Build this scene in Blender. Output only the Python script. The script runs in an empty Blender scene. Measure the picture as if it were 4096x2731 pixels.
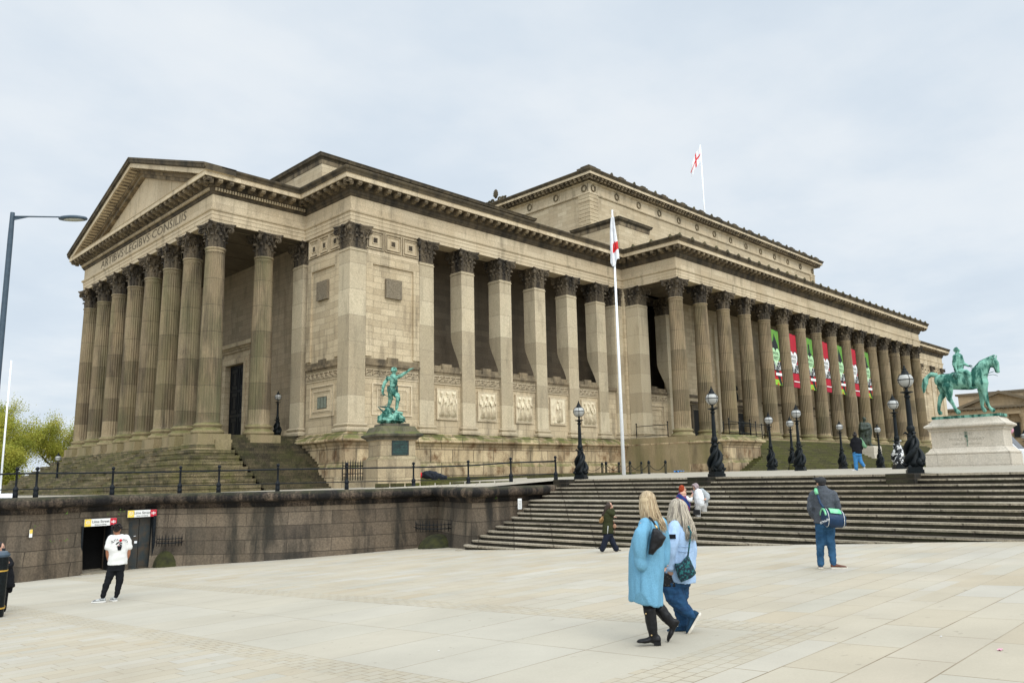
import bpy, math, random
from mathutils import Vector, Matrix, noise as mnoise
R = random.Random(7)
PI = math.pi
scene = bpy.context.scene
# ---------------------------------------------------------------- camera
cam_data = bpy.data.cameras.new("camera")
cam = bpy.data.objects.new("camera", cam_data)
scene.collection.objects.link(cam)
cam.location = (0, 0, 1.69)
cam.rotation_euler = (1.741184158, 0.021145999, -0.784465402)
cam_data.sensor_width = 36.0
cam_data.lens = 3150.294 / 4096 * 36.0
cam_data.clip_start = 0.1
cam_data.clip_end = 3000
scene.camera = cam
# ---------------------------------------------------------------- exposure, world, sun
scene.view_settings.view_transform = 'Standard'
scene.view_settings.look = 'None'
scene.view_settings.exposure = 0.0
scene.view_settings.gamma = 1
SUN_EL, SUN_AZ = math.radians(40), math.radians(-112)     # azimuth measured from +x towards +y
world = bpy.data.worlds.new("World"); scene.world = world; world.use_nodes = True
wn = world.node_tree; wn.nodes.clear()
def N(nt, t, **kw):
    n = nt.nodes.new(t)
    for k, v in kw.items():
        if k == 'ins':
            for i, x in v.items(): n.inputs[i].default_value = x
        else: setattr(n, k, v)
    return n
def ramp(nt, stops, interp='LINEAR'):
    r = nt.nodes.new('ShaderNodeValToRGB'); e = r.color_ramp.elements
    r.color_ramp.interpolation = interp
    while len(e) < len(stops): e.new(0.5)
    for i, (p, c) in enumerate(stops):
        e[i].position = p
        e[i].color = (c, c, c, 1) if isinstance(c, (int, float)) else (c[0], c[1], c[2], 1)
    return r
def build_world():
    L = wn.links.new
    sky = N(wn, 'ShaderNodeTexSky', sky_type='NISHITA', sun_disc=False, sun_elevation=SUN_EL,
            sun_rotation=math.radians(90) - SUN_AZ, air_density=1.0, dust_density=2.0, ozone_density=1.0)
    tc = N(wn, 'ShaderNodeTexCoord')
    sep = N(wn, 'ShaderNodeSeparateXYZ'); L(tc.outputs['Generated'], sep.inputs[0])
    # cloud deck: project the view direction on a plane overhead
    zc = N(wn, 'ShaderNodeMath', operation='MAXIMUM', ins={1: 0.0}); L(sep.outputs[2], zc.inputs[0])
    za = N(wn, 'ShaderNodeMath', operation='ADD', ins={1: 0.16}); L(zc.outputs[0], za.inputs[0])
    dx = N(wn, 'ShaderNodeMath', operation='DIVIDE'); L(sep.outputs[0], dx.inputs[0]); L(za.outputs[0], dx.inputs[1])
    dy = N(wn, 'ShaderNodeMath', operation='DIVIDE'); L(sep.outputs[1], dy.inputs[0]); L(za.outputs[0], dy.inputs[1])
    co = N(wn, 'ShaderNodeCombineXYZ'); L(dx.outputs[0], co.inputs[0]); L(dy.outputs[0], co.inputs[1])
    n1 = N(wn, 'ShaderNodeTexNoise', ins={'Scale': 0.75, 'Detail': 6.0, 'Roughness': 0.5, 'Distortion': 0.4}); L(co.outputs[0], n1.inputs['Vector'])
    n2 = N(wn, 'ShaderNodeTexNoise', ins={'Scale': 2.6, 'Detail': 5.0, 'Roughness': 0.55}); L(co.outputs[0], n2.inputs['Vector'])
    mx = N(wn, 'ShaderNodeMix', data_type='FLOAT', ins={0: 0.33}); L(n1.outputs[0], mx.inputs[2]); L(n2.outputs[0], mx.inputs[3])
    rp = ramp(wn, [(0.30, (0.64, 0.735, 0.84)), (0.44, (0.73, 0.815, 0.90)), (0.54, (0.83, 0.89, 0.945)), (0.66, (0.90, 0.94, 0.97))])
    L(mx.outputs[0], rp.inputs[0])
    # brighter overhead, as under any overcast
    up = N(wn, 'ShaderNodeMapRange', ins={1: 0.56, 2: 0.92, 3: 1.0, 4: 1.8}); L(sep.outputs[2], up.inputs[0])
    cl = N(wn, 'ShaderNodeVectorMath', operation='SCALE'); L(rp.outputs[0], cl.inputs[0]); L(up.outputs[0], cl.inputs['Scale'])
    # thin cloud glows round the hidden sun, behind the photographer
    sdir = N(wn, 'ShaderNodeVectorMath', operation='DOT_PRODUCT', ins={1: (math.cos(SUN_EL)*math.cos(SUN_AZ), math.cos(SUN_EL)*math.sin(SUN_AZ), math.sin(SUN_EL))}); L(tc.outputs['Generated'], sdir.inputs[0])
    gl = N(wn, 'ShaderNodeMapRange', ins={1: 0.25, 2: 1.0, 3: 1.0, 4: 2.7}); L(sdir.outputs['Value'], gl.inputs[0])
    cl2 = N(wn, 'ShaderNodeVectorMath', operation='SCALE'); L(cl.outputs[0], cl2.inputs[0]); L(gl.outputs[0], cl2.inputs['Scale']); cl = cl2
    sk = N(wn, 'ShaderNodeVectorMath', operation='SCALE', ins={'Scale': 0.12}); L(sky.outputs[0], sk.inputs[0])
    mix = N(wn, 'ShaderNodeMix', data_type='RGBA', ins={0: 0.93}); L(sk.outputs[0], mix.inputs[6]); L(cl.outputs[0], mix.inputs[7])
    bg = N(wn, 'ShaderNodeBackground', ins={'Strength': 1.0}); L(mix.outputs[2], bg.inputs[0])
    out = N(wn, 'ShaderNodeOutputWorld'); L(bg.outputs[0], out.inputs[0])
build_world()
sun_d = bpy.data.lights.new("sun", 'SUN'); sun_d.energy = 1.0; sun_d.angle = math.radians(16); sun_d.color = (1.0, 0.95, 0.86)
sun = bpy.data.objects.new("sun", sun_d); scene.collection.objects.link(sun)
sd = Vector((math.cos(SUN_EL) * math.cos(SUN_AZ), math.cos(SUN_EL) * math.sin(SUN_AZ), math.sin(SUN_EL)))
sun.rotation_euler = sd.to_track_quat('Z', 'Y').to_euler()
sun.location = (0, 0, 60)
# ---------------------------------------------------------------- mesh builder
class MB:
    def __init__(s): s.v = []; s.f = []; s.sm = []
    def add(s, vs, fs, smooth=False, M=None):
        o = len(s.v)
        if M is not None: vs = [tuple(M @ Vector(p)) for p in vs]
        s.v.extend(vs)
        for f in fs: s.f.append(tuple(i + o for i in f)); s.sm.append(smooth)
        return s
    def box(s, x0, x1, y0, y1, z0, z1, M=None):
        vs = [(x0,y0,z0),(x1,y0,z0),(x1,y1,z0),(x0,y1,z0),(x0,y0,z1),(x1,y0,z1),(x1,y1,z1),(x0,y1,z1)]
        return s.add(vs, [(0,3,2,1),(4,5,6,7),(0,1,5,4),(1,2,6,5),(2,3,7,6),(3,0,4,7)], False, M)
    def cbox(s, c, h, M=None, tp=1.0):
        x,y,z = c; a,b,d = h; t = tp
        vs = [(x-a,y-b,z-d),(x+a,y-b,z-d),(x+a,y+b,z-d),(x-a,y+b,z-d),(x-a*t,y-b*t,z+d),(x+a*t,y-b*t,z+d),(x+a*t,y+b*t,z+d),(x-a*t,y+b*t,z+d)]
        return s.add(vs, [(0,3,2,1),(4,5,6,7),(0,1,5,4),(1,2,6,5),(2,3,7,6),(3,0,4,7)], False, M)
    def lathe(s, prof, n=24, c=(0,0,0), M=None, smooth=True, caps=True, sq=None):
        # prof: [(r,z)]; sq: flute function angle->radius factor
        vs = []; fs = []
        for r, z in prof:
            for i in range(n):
                a = 2*PI*i/n; k = sq(i, z) if sq else 1.0
                vs.append((c[0]+r*k*math.cos(a), c[1]+r*k*math.sin(a), c[2]+z))
        m = len(prof)
        for j in range(m-1):
            for i in range(n):
                a = j*n+i; b = j*n+(i+1) % n
                fs.append((a, b, b+n, a+n))
        if caps:
            fs.append(tuple(range(n-1, -1, -1))); fs.append(tuple(range((m-1)*n, m*n)))
        return s.add(vs, fs, smooth, M)
    def sqlathe(s, prof, hx, hy, c=(0,0,0), M=None):
        # rectangular plan, prof: [(offset,z)]
        vs = []; fs = []
        for o, z in prof:
            a, b = hx+o, hy+o
            vs += [(c[0]-a,c[1]-b,c[2]+z),(c[0]+a,c[1]-b,c[2]+z),(c[0]+a,c[1]+b,c[2]+z),(c[0]-a,c[1]+b,c[2]+z)]
        m = len(prof)
        for j in range(m-1):
            for i in range(4):
                a = j*4+i; b = j*4+(i+1) % 4
                fs.append((a, b, b+4, a+4))
        fs.append((3,2,1,0)); fs.append(tuple(range((m-1)*4, m*4)))
        return s.add(vs, fs, False, M)
    def tube(s, pts, rad, n=8, M=None, smooth=True, flat=None):
        # rad: number or list; flat: (ax, scale) flattening along a world axis
        pts = [Vector(p) for p in pts]; m = len(pts)
        rad = [rad]*m if isinstance(rad, (int, float)) else rad
        vs = []; fs = []; up = None
        for j in range(m):
            t = (pts[min(j+1,m-1)]-pts[max(j-1,0)])
            t = t.normalized() if t.length > 1e-9 else Vector((0,0,1))
            if up is None:
                up = Vector((0,0,1)) if abs(t.z) < .9 else Vector((1,0,0))
            a = t.cross(up)
            if a.length < 1e-6: up = Vector((0,1,0)); a = t.cross(up)
            a.normalize(); b = a.cross(t).normalized(); up = b
            for i in range(n):
                w = 2*PI*i/n
                d = (a*math.cos(w)+b*math.sin(w))*rad[j]
                if flat: d[flat[0]] *= flat[1]
                vs.append(tuple(pts[j]+d))
        for j in range(m-1):
            for i in range(n):
                p = j*n+i; q = j*n+(i+1) % n
                fs.append((p, p+n, q+n, q))
        fs.append(tuple(range(n))); fs.append(tuple(range(m*n-1, (m-1)*n-1, -1)))
        return s.add(vs, fs, smooth, M)
    def ball(s, c, r, n=10, M=None, m=None):
        rx, ry, rz = (r, r, r) if isinstance(r, (int, float)) else r
        m = m or max(4, n//2+1); vs = []; fs = []
        for j in range(1, m):
            ph = PI*j/m
            for i in range(n):
                a = 2*PI*i/n
                vs.append((c[0]+rx*math.sin(ph)*math.cos(a), c[1]+ry*math.sin(ph)*math.sin(a), c[2]-rz*math.cos(ph)))
        for j in range(m-2):
            for i in range(n):
                p = j*n+i; q = j*n+(i+1) % n
                fs.append((p, q, q+n, p+n))
        o = len(vs); vs.append((c[0],c[1],c[2]-rz)); vs.append((c[0],c[1],c[2]+rz))
        for i in range(n):
            fs.append((o, (i+1) % n, i)); fs.append((o+1, (m-2)*n+i, (m-2)*n+(i+1) % n))
        return s.add(vs, fs, True, M)
    def prism(s, poly, ax, a0, a1, M=None):
        # poly in the plane normal to axis ax (0,1,2), extruded a0..a1
        def P(u, w, a): return (a,u,w) if ax == 0 else ((u,a,w) if ax == 1 else (u,w,a))
        n = len(poly); vs = [P(u,w,a0) for u,w in poly]+[P(u,w,a1) for u,w in poly]
        fs = [(i, (i+1) % n, n+(i+1) % n, n+i) for i in range(n)]
        fs.append(tuple(range(n-1,-1,-1))); fs.append(tuple(range(n,2*n)))
        return s.add(vs, fs, False, M)
    def sweep(s, path, prof, closed=False, smooth=False, M=None):
        # path: plan polyline [(x,y)], walked with the outside on its right; prof: closed polygon [(d_out, z)]
        n = len(path); m = len(prof); vs = []; fs = []
        for i in range(n):
            p = Vector(path[i])
            if closed: a = Vector(path[i-1]); b = Vector(path[(i+1) % n])
            else: a = Vector(path[max(i-1,0)]); b = Vector(path[min(i+1,n-1)])
            d1 = (p-a); d2 = (b-p)
            if d1.length < 1e-9: d1 = d2
            if d2.length < 1e-9: d2 = d1
            d1.normalize(); d2.normalize()
            n1 = Vector((d1.y,-d1.x)); n2 = Vector((d2.y,-d2.x))
            k = n1+n2; k = k/max(1e-6, k.length_squared)*2
            for d, z in prof: vs.append((p.x+k.x*d, p.y+k.y*d, z))
        for i in range(n if closed else n-1):
            for j in range(m):
                a = i*m+j; b = i*m+(j+1) % m; c = ((i+1) % n)*m+(j+1) % m; e = ((i+1) % n)*m+j
                fs.append((a, e, c, b))
        if not closed:
            fs.append(tuple(range(m))); fs.append(tuple(range(n*m-1, (n-1)*m-1, -1)))
        return s.add(vs, fs, smooth, M)
    def grid(s, fn, nu, nv, smooth=True, M=None):
        vs = [fn(i/nu, j/nv) for j in range(nv+1) for i in range(nu+1)]
        fs = [(j*(nu+1)+i, j*(nu+1)+i+1, (j+1)*(nu+1)+i+1, (j+1)*(nu+1)+i) for j in range(nv) for i in range(nu)]
        return s.add(vs, fs, smooth, M)
    def loft(s, rings, smooth=True, M=None, caps=True):
        n = len(rings[0]); vs = [tuple(p) for r in rings for p in r]; fs = []
        for j in range(len(rings)-1):
            for i in range(n):
                a = j*n+i; b = j*n+(i+1) % n
                fs.append((a, b, b+n, a+n))
        if caps:
            fs.append(tuple(range(n-1,-1,-1))); fs.append(tuple(range((len(rings)-1)*n, len(rings)*n)))
        return s.add(vs, fs, smooth, M)
    def mesh(s, name, m):
        me = bpy.data.meshes.new(name); me.from_pydata(s.v, [], s.f)
        me.polygons.foreach_set('use_smooth', s.sm)
        if m: me.materials.append(m)
        me.update(); return me
    def build(s, name, m, parent=None, shift=True):
        """link as one object; parts keep world coordinates by subtracting the root's place"""
        off = None
        if parent is not None and shift:
            off = Vector((0,0,0)); q = parent
            while q is not None: off += q.location; q = q.parent
            s.v = [(p[0]-off.x, p[1]-off.y, p[2]-off.z) for p in s.v]
        me = s.mesh(name, m)
        o = bpy.data.objects.new(name, me); scene.collection.objects.link(o)
        if parent is not None: o.parent = parent
        return o
def tag(o, label=None, cat=None, group=None, kind=None):
    if label: o['label'] = label
    if cat: o['category'] = cat
    if group: o['group'] = group
    if kind: o['kind'] = kind
    return o
def thing(name, loc, label, cat, group=None, rz=0.0):
    o = bpy.data.objects.new(name, None); scene.collection.objects.link(o)
    o.empty_display_size = 0.2; o.location = loc; o.rotation_euler = (0,0,rz)
    return tag(o, label, cat, group)
def link_copy(o, parent=None, loc=None):
    c = o.copy(); scene.collection.objects.link(c)
    if parent is not None: c.parent = parent
    if loc is not None: c.location = loc
    for ch in list(o.children): link_copy(ch, c)
    return c
def origin_to(o, p):
    """move a mesh object's own origin to p (world), keeping the shape where it is"""
    p = Vector(p); base = Vector((0,0,0)); q = o.parent
    while q is not None: base += q.location; q = q.parent
    d = p-base-o.location
    o.data.transform(Matrix.Translation(-d)); o.location += d
    return o
def fix_normals(o):
    import bmesh
    b = bmesh.new(); b.from_mesh(o.data); bmesh.ops.recalc_face_normals(b, faces=b.faces); b.to_mesh(o.data); b.free()
def text_mesh(body, size, mt, name, parent, M, depth=0.004, align='CENTER', sx=1.0):
    cu = bpy.data.curves.new(name, 'FONT'); cu.body = body; cu.size = size; cu.extrude = depth
    cu.align_x = align; cu.align_y = 'CENTER'; cu.resolution_u = 2
    t = bpy.data.objects.new(name+'_src', cu); scene.collection.objects.link(t)
    dg = bpy.context.evaluated_depsgraph_get(); me = bpy.data.meshes.new_from_object(t.evaluated_get(dg))
    bpy.data.objects.remove(t); bpy.data.curves.remove(cu)
    me.transform(Matrix.Diagonal((sx,1,1,1))); me.transform(M); me.materials.clear(); me.materials.append(mt); me.name = name
    o = bpy.data.objects.new(name, me); scene.collection.objects.link(o)
    if parent is not None: o.parent = parent
    return o
def join_text(name, items, mt, parent):
    """several lines of lettering as one object: items [(body,size,M)] in world space"""
    objs = [text_mesh(b, s_, mt, name, None, M) for b, s_, M in items]
    mb = MB()
    for o in objs:
        mb.add([tuple(v.co) for v in o.data.vertices], [tuple(p.vertices) for p in o.data.polygons])
        me = o.data; bpy.data.objects.remove(o); bpy.data.meshes.remove(me)
    return mb.build(name, mt, parent)
# ---------------------------------------------------------------- materials
def new_mat(name):
    m = bpy.data.materials.new(name); m.use_nodes = True; nt = m.node_tree
    b = nt.nodes['Principled BSDF']; b.inputs['Specular IOR Level'].default_value = 0.3
    return m, nt, b
def mixc(nt, fac, a, b, blend='MIX'):
    n = N(nt, 'ShaderNodeMix', data_type='RGBA', blend_type=blend)
    for i, x in ((0, fac), (6, a), (7, b)):
        if isinstance(x, (int, float)): n.inputs[i].default_value = x
        elif isinstance(x, tuple): n.inputs[i].default_value = (x[0], x[1], x[2], 1)
        else: nt.links.new(x, n.inputs[i])
    return n.outputs[2]
def noise(nt, vec, scale, detail=4, rough=0.55, dist=0.0):
    n = N(nt, 'ShaderNodeTexNoise', ins={'Scale': scale, 'Detail': detail, 'Roughness': rough, 'Distortion': dist})
    if vec is not None: nt.links.new(vec, n.inputs['Vector'])
    return n.outputs[0]
def mrange(nt, v, a, b, c=0.0, d=1.0):
    n = N(nt, 'ShaderNodeMapRange', ins={1: a, 2: b, 3: c, 4: d}); nt.links.new(v, n.inputs[0]); return n.outputs[0]
def mth(nt, op, a, b=None):
    n = N(nt, 'ShaderNodeMath', operation=op)
    for i, x in ((0, a), (1, b)):
        if x is None: continue
        if isinstance(x, (int, float)): n.inputs[i].default_value = x
        else: nt.links.new(x, n.inputs[i])
    return n.outputs[0]
def bump(nt, b, h, strength=0.4, dist=0.02):
    n = N(nt, 'ShaderNodeBump', ins={'Strength': strength, 'Distance': dist}); nt.links.new(h, n.inputs['Height']); nt.links.new(n.outputs[0], b.inputs['Normal'])
def scaled(nt, vec, s_):
    n = N(nt, 'ShaderNodeVectorMath', operation='MULTIPLY', ins={1: s_}); nt.links.new(vec, n.inputs[0]); return n.outputs[0]
K_STONE = 0.95
def stone(name, c1, c2, bw=1.2, rh=0.45, mortar=0.008, stain=(0.055,0.045,0.032), stain_amt=0.55, moss=0.0,
          moss_c=(0.085,0.10,0.02), rust=0.0, mort_d=0.45, grain=0.15, rough=0.85, drum=False, local=False, warm=0.5, moss_side=0.0, lo=0.52, hi=0.72):
    m, nt, b = new_mat(name); L = nt.links.new
    geo = N(nt, 'ShaderNodeNewGeometry'); pos = geo.outputs['Position']
    sp = N(nt, 'ShaderNodeSeparateXYZ'); L(pos, sp.inputs[0])
    u = mth(nt, 'SUBTRACT', sp.outputs[0], sp.outputs[1])
    cb = N(nt, 'ShaderNodeCombineXYZ')
    if drum:
        oi = N(nt, 'ShaderNodeObjectInfo')
        zz = mth(nt, 'ADD', sp.outputs[2], mth(nt, 'MULTIPLY', oi.outputs['Random'], 3.0))
        L(zz, cb.inputs[1]); L(mth(nt, 'MULTIPLY', oi.outputs['Random'], 100.0), cb.inputs[0])
    else:
        L(u, cb.inputs[0]); L(sp.outputs[2], cb.inputs[1])
    br = N(nt, 'ShaderNodeTexBrick', ins={'Color1': (0,0,0,1), 'Color2': (1,1,1,1), 'Mortar': (0.5,0.5,0.5,1), 'Scale': 1.0, 'Mortar Size': mortar,
           'Mortar Smooth': 0.3, 'Bias': 0.0, 'Brick Width': 1000.0 if drum else bw, 'Row Height': rh})
    L(cb.outputs[0], br.inputs['Vector'])
    col = mixc(nt, br.outputs['Color'], c1, c2)
    big = noise(nt, scaled(nt, pos, (0.35,0.35,0.30)), 1.0, 5, 0.6)
    col = mixc(nt, mrange(nt, big, 0.35, 0.65, 0.0, warm), col, tuple(x*y for x, y in zip(c1, (0.80,0.74,0.66))))
    if rust:
        rn = noise(nt, scaled(nt, pos, (1.1,1.1,0.9)), 1.0, 5, 0.6)
        col = mixc(nt, mrange(nt, rn, 0.5, 0.68, 0.0, rust), col, (0.13,0.062,0.022))
    # soot: streaks running down the face
    st = noise(nt, scaled(nt, pos, (1.3,1.3,0.22)), 1.0, 7, 0.62, 0.3)
    col = mixc(nt, mrange(nt, st, lo, hi, 0.0, stain_amt), col, stain)
    gr = noise(nt, pos, 14.0, 5, 0.65)
    col = mixc(nt, 1.0, col, ramp_of(nt, gr, 1-grain*2, 1+grain), 'MULTIPLY')
    if moss_side:
        g2 = noise(nt, scaled(nt, pos, (0.5,0.5,0.14)), 1.3, 4, 0.6)
        col = mixc(nt, mrange(nt, g2, 0.42, 0.66, 0.0, moss_side), col, moss_c)
    if moss:
        nz = N(nt, 'ShaderNodeSeparateXYZ'); L(geo.outputs['True Normal'], nz.inputs[0])
        mm = mrange(nt, nz.outputs[2], 0.15, 0.8, 0.0, 1.0)
        mn = mrange(nt, noise(nt, pos, 1.6, 6, 0.7), 0.36, 0.56, 0.0, moss)
        col = mixc(nt, mth(nt, 'MULTIPLY', mm, mn), col, moss_c)
    col = mixc(nt, mth(nt, 'MULTIPLY', br.outputs['Fac'], mort_d), col, (0.03,0.024,0.017))
    col = mixc(nt, 1.0, col, (K_STONE, K_STONE*.96, K_STONE*.915), 'MULTIPLY')
    L(col, b.inputs['Base Color']); b.inputs['Roughness'].default_value = rough
    h = mth(nt, 'SUBTRACT', mth(nt, 'MULTIPLY', gr, 0.5), br.outputs['Fac'])
    bump(nt, b, h, 0.5, 0.012)
    return m
def ramp_of(nt, v, a, b_):
    n = mrange(nt, v, 0.3, 0.7, a, b_)
    c = N(nt, 'ShaderNodeCombineXYZ')
    for i in range(3): nt.links.new(n, c.inputs[i])
    return c.outputs[0]
def plain(name, c, rough=0.6, metal=0.0, var=0.15, scale=8.0, bstr=0.15, c2=None, bd=0.005, spec=0.3, lo=0.4, hi=0.65, coord='pos', stretch=(1,1,1)):
    m, nt, b = new_mat(name); L = nt.links.new
    if coord == 'pos': v = N(nt, 'ShaderNodeNewGeometry').outputs['Position']
    else: v = N(nt, 'ShaderNodeTexCoord').outputs['Object']
    if stretch != (1,1,1): v = scaled(nt, v, stretch)
    n1 = noise(nt, v, scale, 5, 0.6)
    col = mixc(nt, mrange(nt, n1, lo, hi), c, c2 or tuple(x*(1-var*2) for x in c))
    L(col, b.inputs['Base Color']); b.inputs['Roughness'].default_value = rough; b.inputs['Metallic'].default_value = metal
    b.inputs['Specular IOR Level'].default_value = spec
    if bstr: bump(nt, b, noise(nt, v, scale*3, 4, 0.6), bstr, bd)
    return m
M = {}
M['ashlar'] = stone('ashlar', (0.60,0.515,0.36), (0.43,0.36,0.245), 1.3, 0.46, 0.018, stain_amt=0.62, mort_d=0.42, lo=0.52, hi=0.74, stain=(.06,.048,.032))
M['ashlar_clean'] = stone('ashlar_clean', (0.65,0.565,0.41), (0.50,0.425,0.30), 2.4, 3.0, 0.012, stain_amt=0.62, mort_d=0.3, lo=0.53, hi=0.75, stain=(.07,.055,.036))
M['ashlar_attic'] = stone('ashlar_attic', (0.60,0.52,0.37), (0.43,0.355,0.24), 1.35, 0.42, 0.016, stain_amt=0.3, mort_d=0.3, moss=0.6, lo=0.54, hi=0.78)
M['inner'] = stone('inner_wall', (0.15,0.125,0.09), (0.10,0.083,0.06), 1.4, 0.5, 0.012, stain_amt=0.5, mort_d=0.35)  # stone coloured darker to deepen the shade inside porticoes and gallery
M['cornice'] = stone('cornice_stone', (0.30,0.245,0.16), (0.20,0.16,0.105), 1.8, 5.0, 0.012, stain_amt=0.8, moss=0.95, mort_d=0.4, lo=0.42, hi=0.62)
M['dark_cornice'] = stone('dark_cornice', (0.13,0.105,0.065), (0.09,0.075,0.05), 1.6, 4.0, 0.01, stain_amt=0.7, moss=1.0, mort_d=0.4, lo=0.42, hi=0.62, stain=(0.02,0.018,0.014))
M['column'] = stone('column_stone', (0.36,0.295,0.19), (0.135,0.108,0.07), 1, 1.86, 0.02, stain_amt=0.75, drum=True, mort_d=0.6, moss_side=0.45, moss_c=(0.10,0.115,0.05), lo=0.46, hi=0.66)
M['column_far'] = stone('column_far_stone', (0.38,0.305,0.195), (0.16,0.13,0.085), 1, 1.86, 0.02, stain_amt=0.6, drum=True, mort_d=0.6, moss_side=0.2, lo=0.47, hi=0.67)
M['portico_wall'] = stone('portico_wall_stone', (0.34,0.285,0.20), (0.25,0.21,0.145), 1.3, 0.46, 0.014, stain_amt=0.5, mort_d=0.35)  # darker copy of the ashlar, portico shade put into its colour
M['base'] = stone('column_base_stone', (0.34,0.28,0.17), (0.27,0.22,0.13), 4, 4, 0.004, stain_amt=0.5, moss=1.0, moss_side=0.35)
M['pier'] = stone('pier_stone', (0.60,0.53,0.385), (0.37,0.315,0.22), 40.0, 1.86, 0.016, stain_amt=0.45, mort_d=0.4, warm=0.35, lo=0.52, hi=0.76, moss_side=.12, moss_c=(.2,.2,.12))
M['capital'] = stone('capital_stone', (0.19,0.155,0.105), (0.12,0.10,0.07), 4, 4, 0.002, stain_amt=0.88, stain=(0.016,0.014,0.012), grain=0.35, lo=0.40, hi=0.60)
M['plinth'] = stone('plinth_stone', (0.62,0.51,0.33), (0.27,0.205,0.13), 2.1, 0.95, 0.035, stain_amt=0.7, rust=0.9, moss=0.9, mort_d=0.7, lo=.48, hi=.68)
M['steps_green'] = stone('mossy_step_stone', (0.12,0.115,0.045), (0.055,0.055,0.02), 1.5, 0.172, 0.02, stain_amt=0.6, moss=0.95, moss_side=0.75, moss_c=(0.085,0.095,0.012), mort_d=0.7, grain=0.35, stain=(0.03,0.028,0.012))
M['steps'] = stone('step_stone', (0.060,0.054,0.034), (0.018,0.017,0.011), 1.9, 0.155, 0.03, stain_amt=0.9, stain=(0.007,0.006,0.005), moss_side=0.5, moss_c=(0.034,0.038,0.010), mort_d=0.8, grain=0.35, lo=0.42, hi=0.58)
M['retain'] = stone('retaining_stone', (0.19,0.155,0.115), (0.068,0.057,0.045), 2.3, 0.52, 0.018, stain_amt=0.9, stain=(0.010,0.0095,0.009), mort_d=0.75, moss_side=0.2, moss_c=(0.06,0.06,0.04), grain=0.2, lo=0.46, hi=0.66, warm=0.6)
M['coping'] = stone('coping_stone', (0.13,0.10,0.075), (0.055,0.045,0.035), 1.7, 6.0, 0.03, stain_amt=0.97, stain=(0.009,0.008,0.008), moss=0.5, moss_c=(0.05,0.055,0.02), mort_d=0.8, grain=0.5, lo=0.42, hi=0.54)
M['relief'] = plain('pale_relief_stone', (0.66,0.575,0.405), 0.8, var=0.2, scale=3, c2=(0.50,0.41,0.28))
M['ped_gran'] = stone('pale_granite', (0.60,0.57,0.50), (0.52,0.49,0.42), 3.2, 0.9, 0.012, stain_amt=0.35, mort_d=0.4, lo=0.52, hi=0.78, grain=0.12)
M['ped_sand'] = stone('pedestal_sandstone', (0.50,0.43,0.29), (0.34,0.28,0.19), 1.4, 0.6, 0.016, stain_amt=0.6, rust=0.3, moss=0.5, mort_d=0.5, lo=.48, hi=.7)
M['ped_dark'] = stone('pedestal_weathered_stone', (0.17,0.155,0.115), (0.11,0.10,0.075), 2.0, 9.0, 0.012, stain_amt=0.8, moss=0.8, mort_d=0.5, lo=.44, hi=.64, stain=(.03,.035,.028))
M['rough_block'] = stone('rough_grey_block', (0.27,0.235,0.17), (0.22,0.19,0.14), 9, 9, .002, stain_amt=.5, grain=.35)
M['shade_stone'] = stone('cornice_shade_stone', (0.13,0.105,0.07), (0.08,0.065,0.045), 1.5, 5.0, 0.01, stain_amt=0.8, stain=(0.02,0.018,0.014), lo=.42, hi=.62)  # near-black colour paints the shade under the cornices
M['black'] = plain('black_paint', (0.006,0.009,0.010), 0.42, var=0.3, scale=20, bstr=0.1, spec=0.16)
M['dark_iron'] = plain('dark_iron', (0.012,0.015,0.018), 0.55, var=0.3, scale=20, bstr=0.2, spec=.15)
M['dark'] = plain('dark_void', (0.004,0.004,0.004), 0.9, bstr=0)
M['door_dark'] = plain('dark_bronze_door', (0.012,0.012,0.011), 0.45, bstr=0.3)
M['verdigris'] = plain('verdigris', (0.19,0.39,0.305), 0.75, var=0.2, scale=3.0, bstr=0.9, c2=(0.018,0.085,0.065), bd=0.03, lo=0.43, hi=0.58, stretch=(1.2,1.2,.45), spec=.15)
M['verdigris_dark'] = plain('dark_verdigris', (0.035,0.12,0.095), 0.55, scale=4, bstr=0.4, c2=(0.008,0.02,0.018), bd=0.02)
M['bronze_dark'] = plain('dark_bronze', (0.045,0.06,0.042), 0.5, scale=6, bstr=0.4, c2=(0.014,0.018,0.014))
M['white_paint'] = plain('white_paint', (0.82,0.84,0.86), 0.4, var=0.04)
M['white_metal'] = M['white_paint']
M['cut_joint'] = plain('line_brown', (0.12,0.095,0.06), 0.9, bstr=0)  # brown of the printed lines on the notice plate
M['letters'] = plain('cut_letters', (0.13,0.105,0.07), 0.9, bstr=0)
M['letters_grey'] = plain('worn_letters', (0.40,0.36,0.29), 0.9, bstr=0)
def glass_globe():
    m, nt, b = new_mat('frosted_globe'); L = nt.links.new
    b.inputs['Base Color'].default_value = (0.45,0.45,0.42,1); b.inputs['Roughness'].default_value = 0.3
    b.inputs['Subsurface Weight'].default_value = 0.0; b.inputs['Transmission Weight'].default_value = 0.25
    b.inputs['Specular IOR Level'].default_value = 0.5
    return m
M['globe'] = glass_globe()
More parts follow.
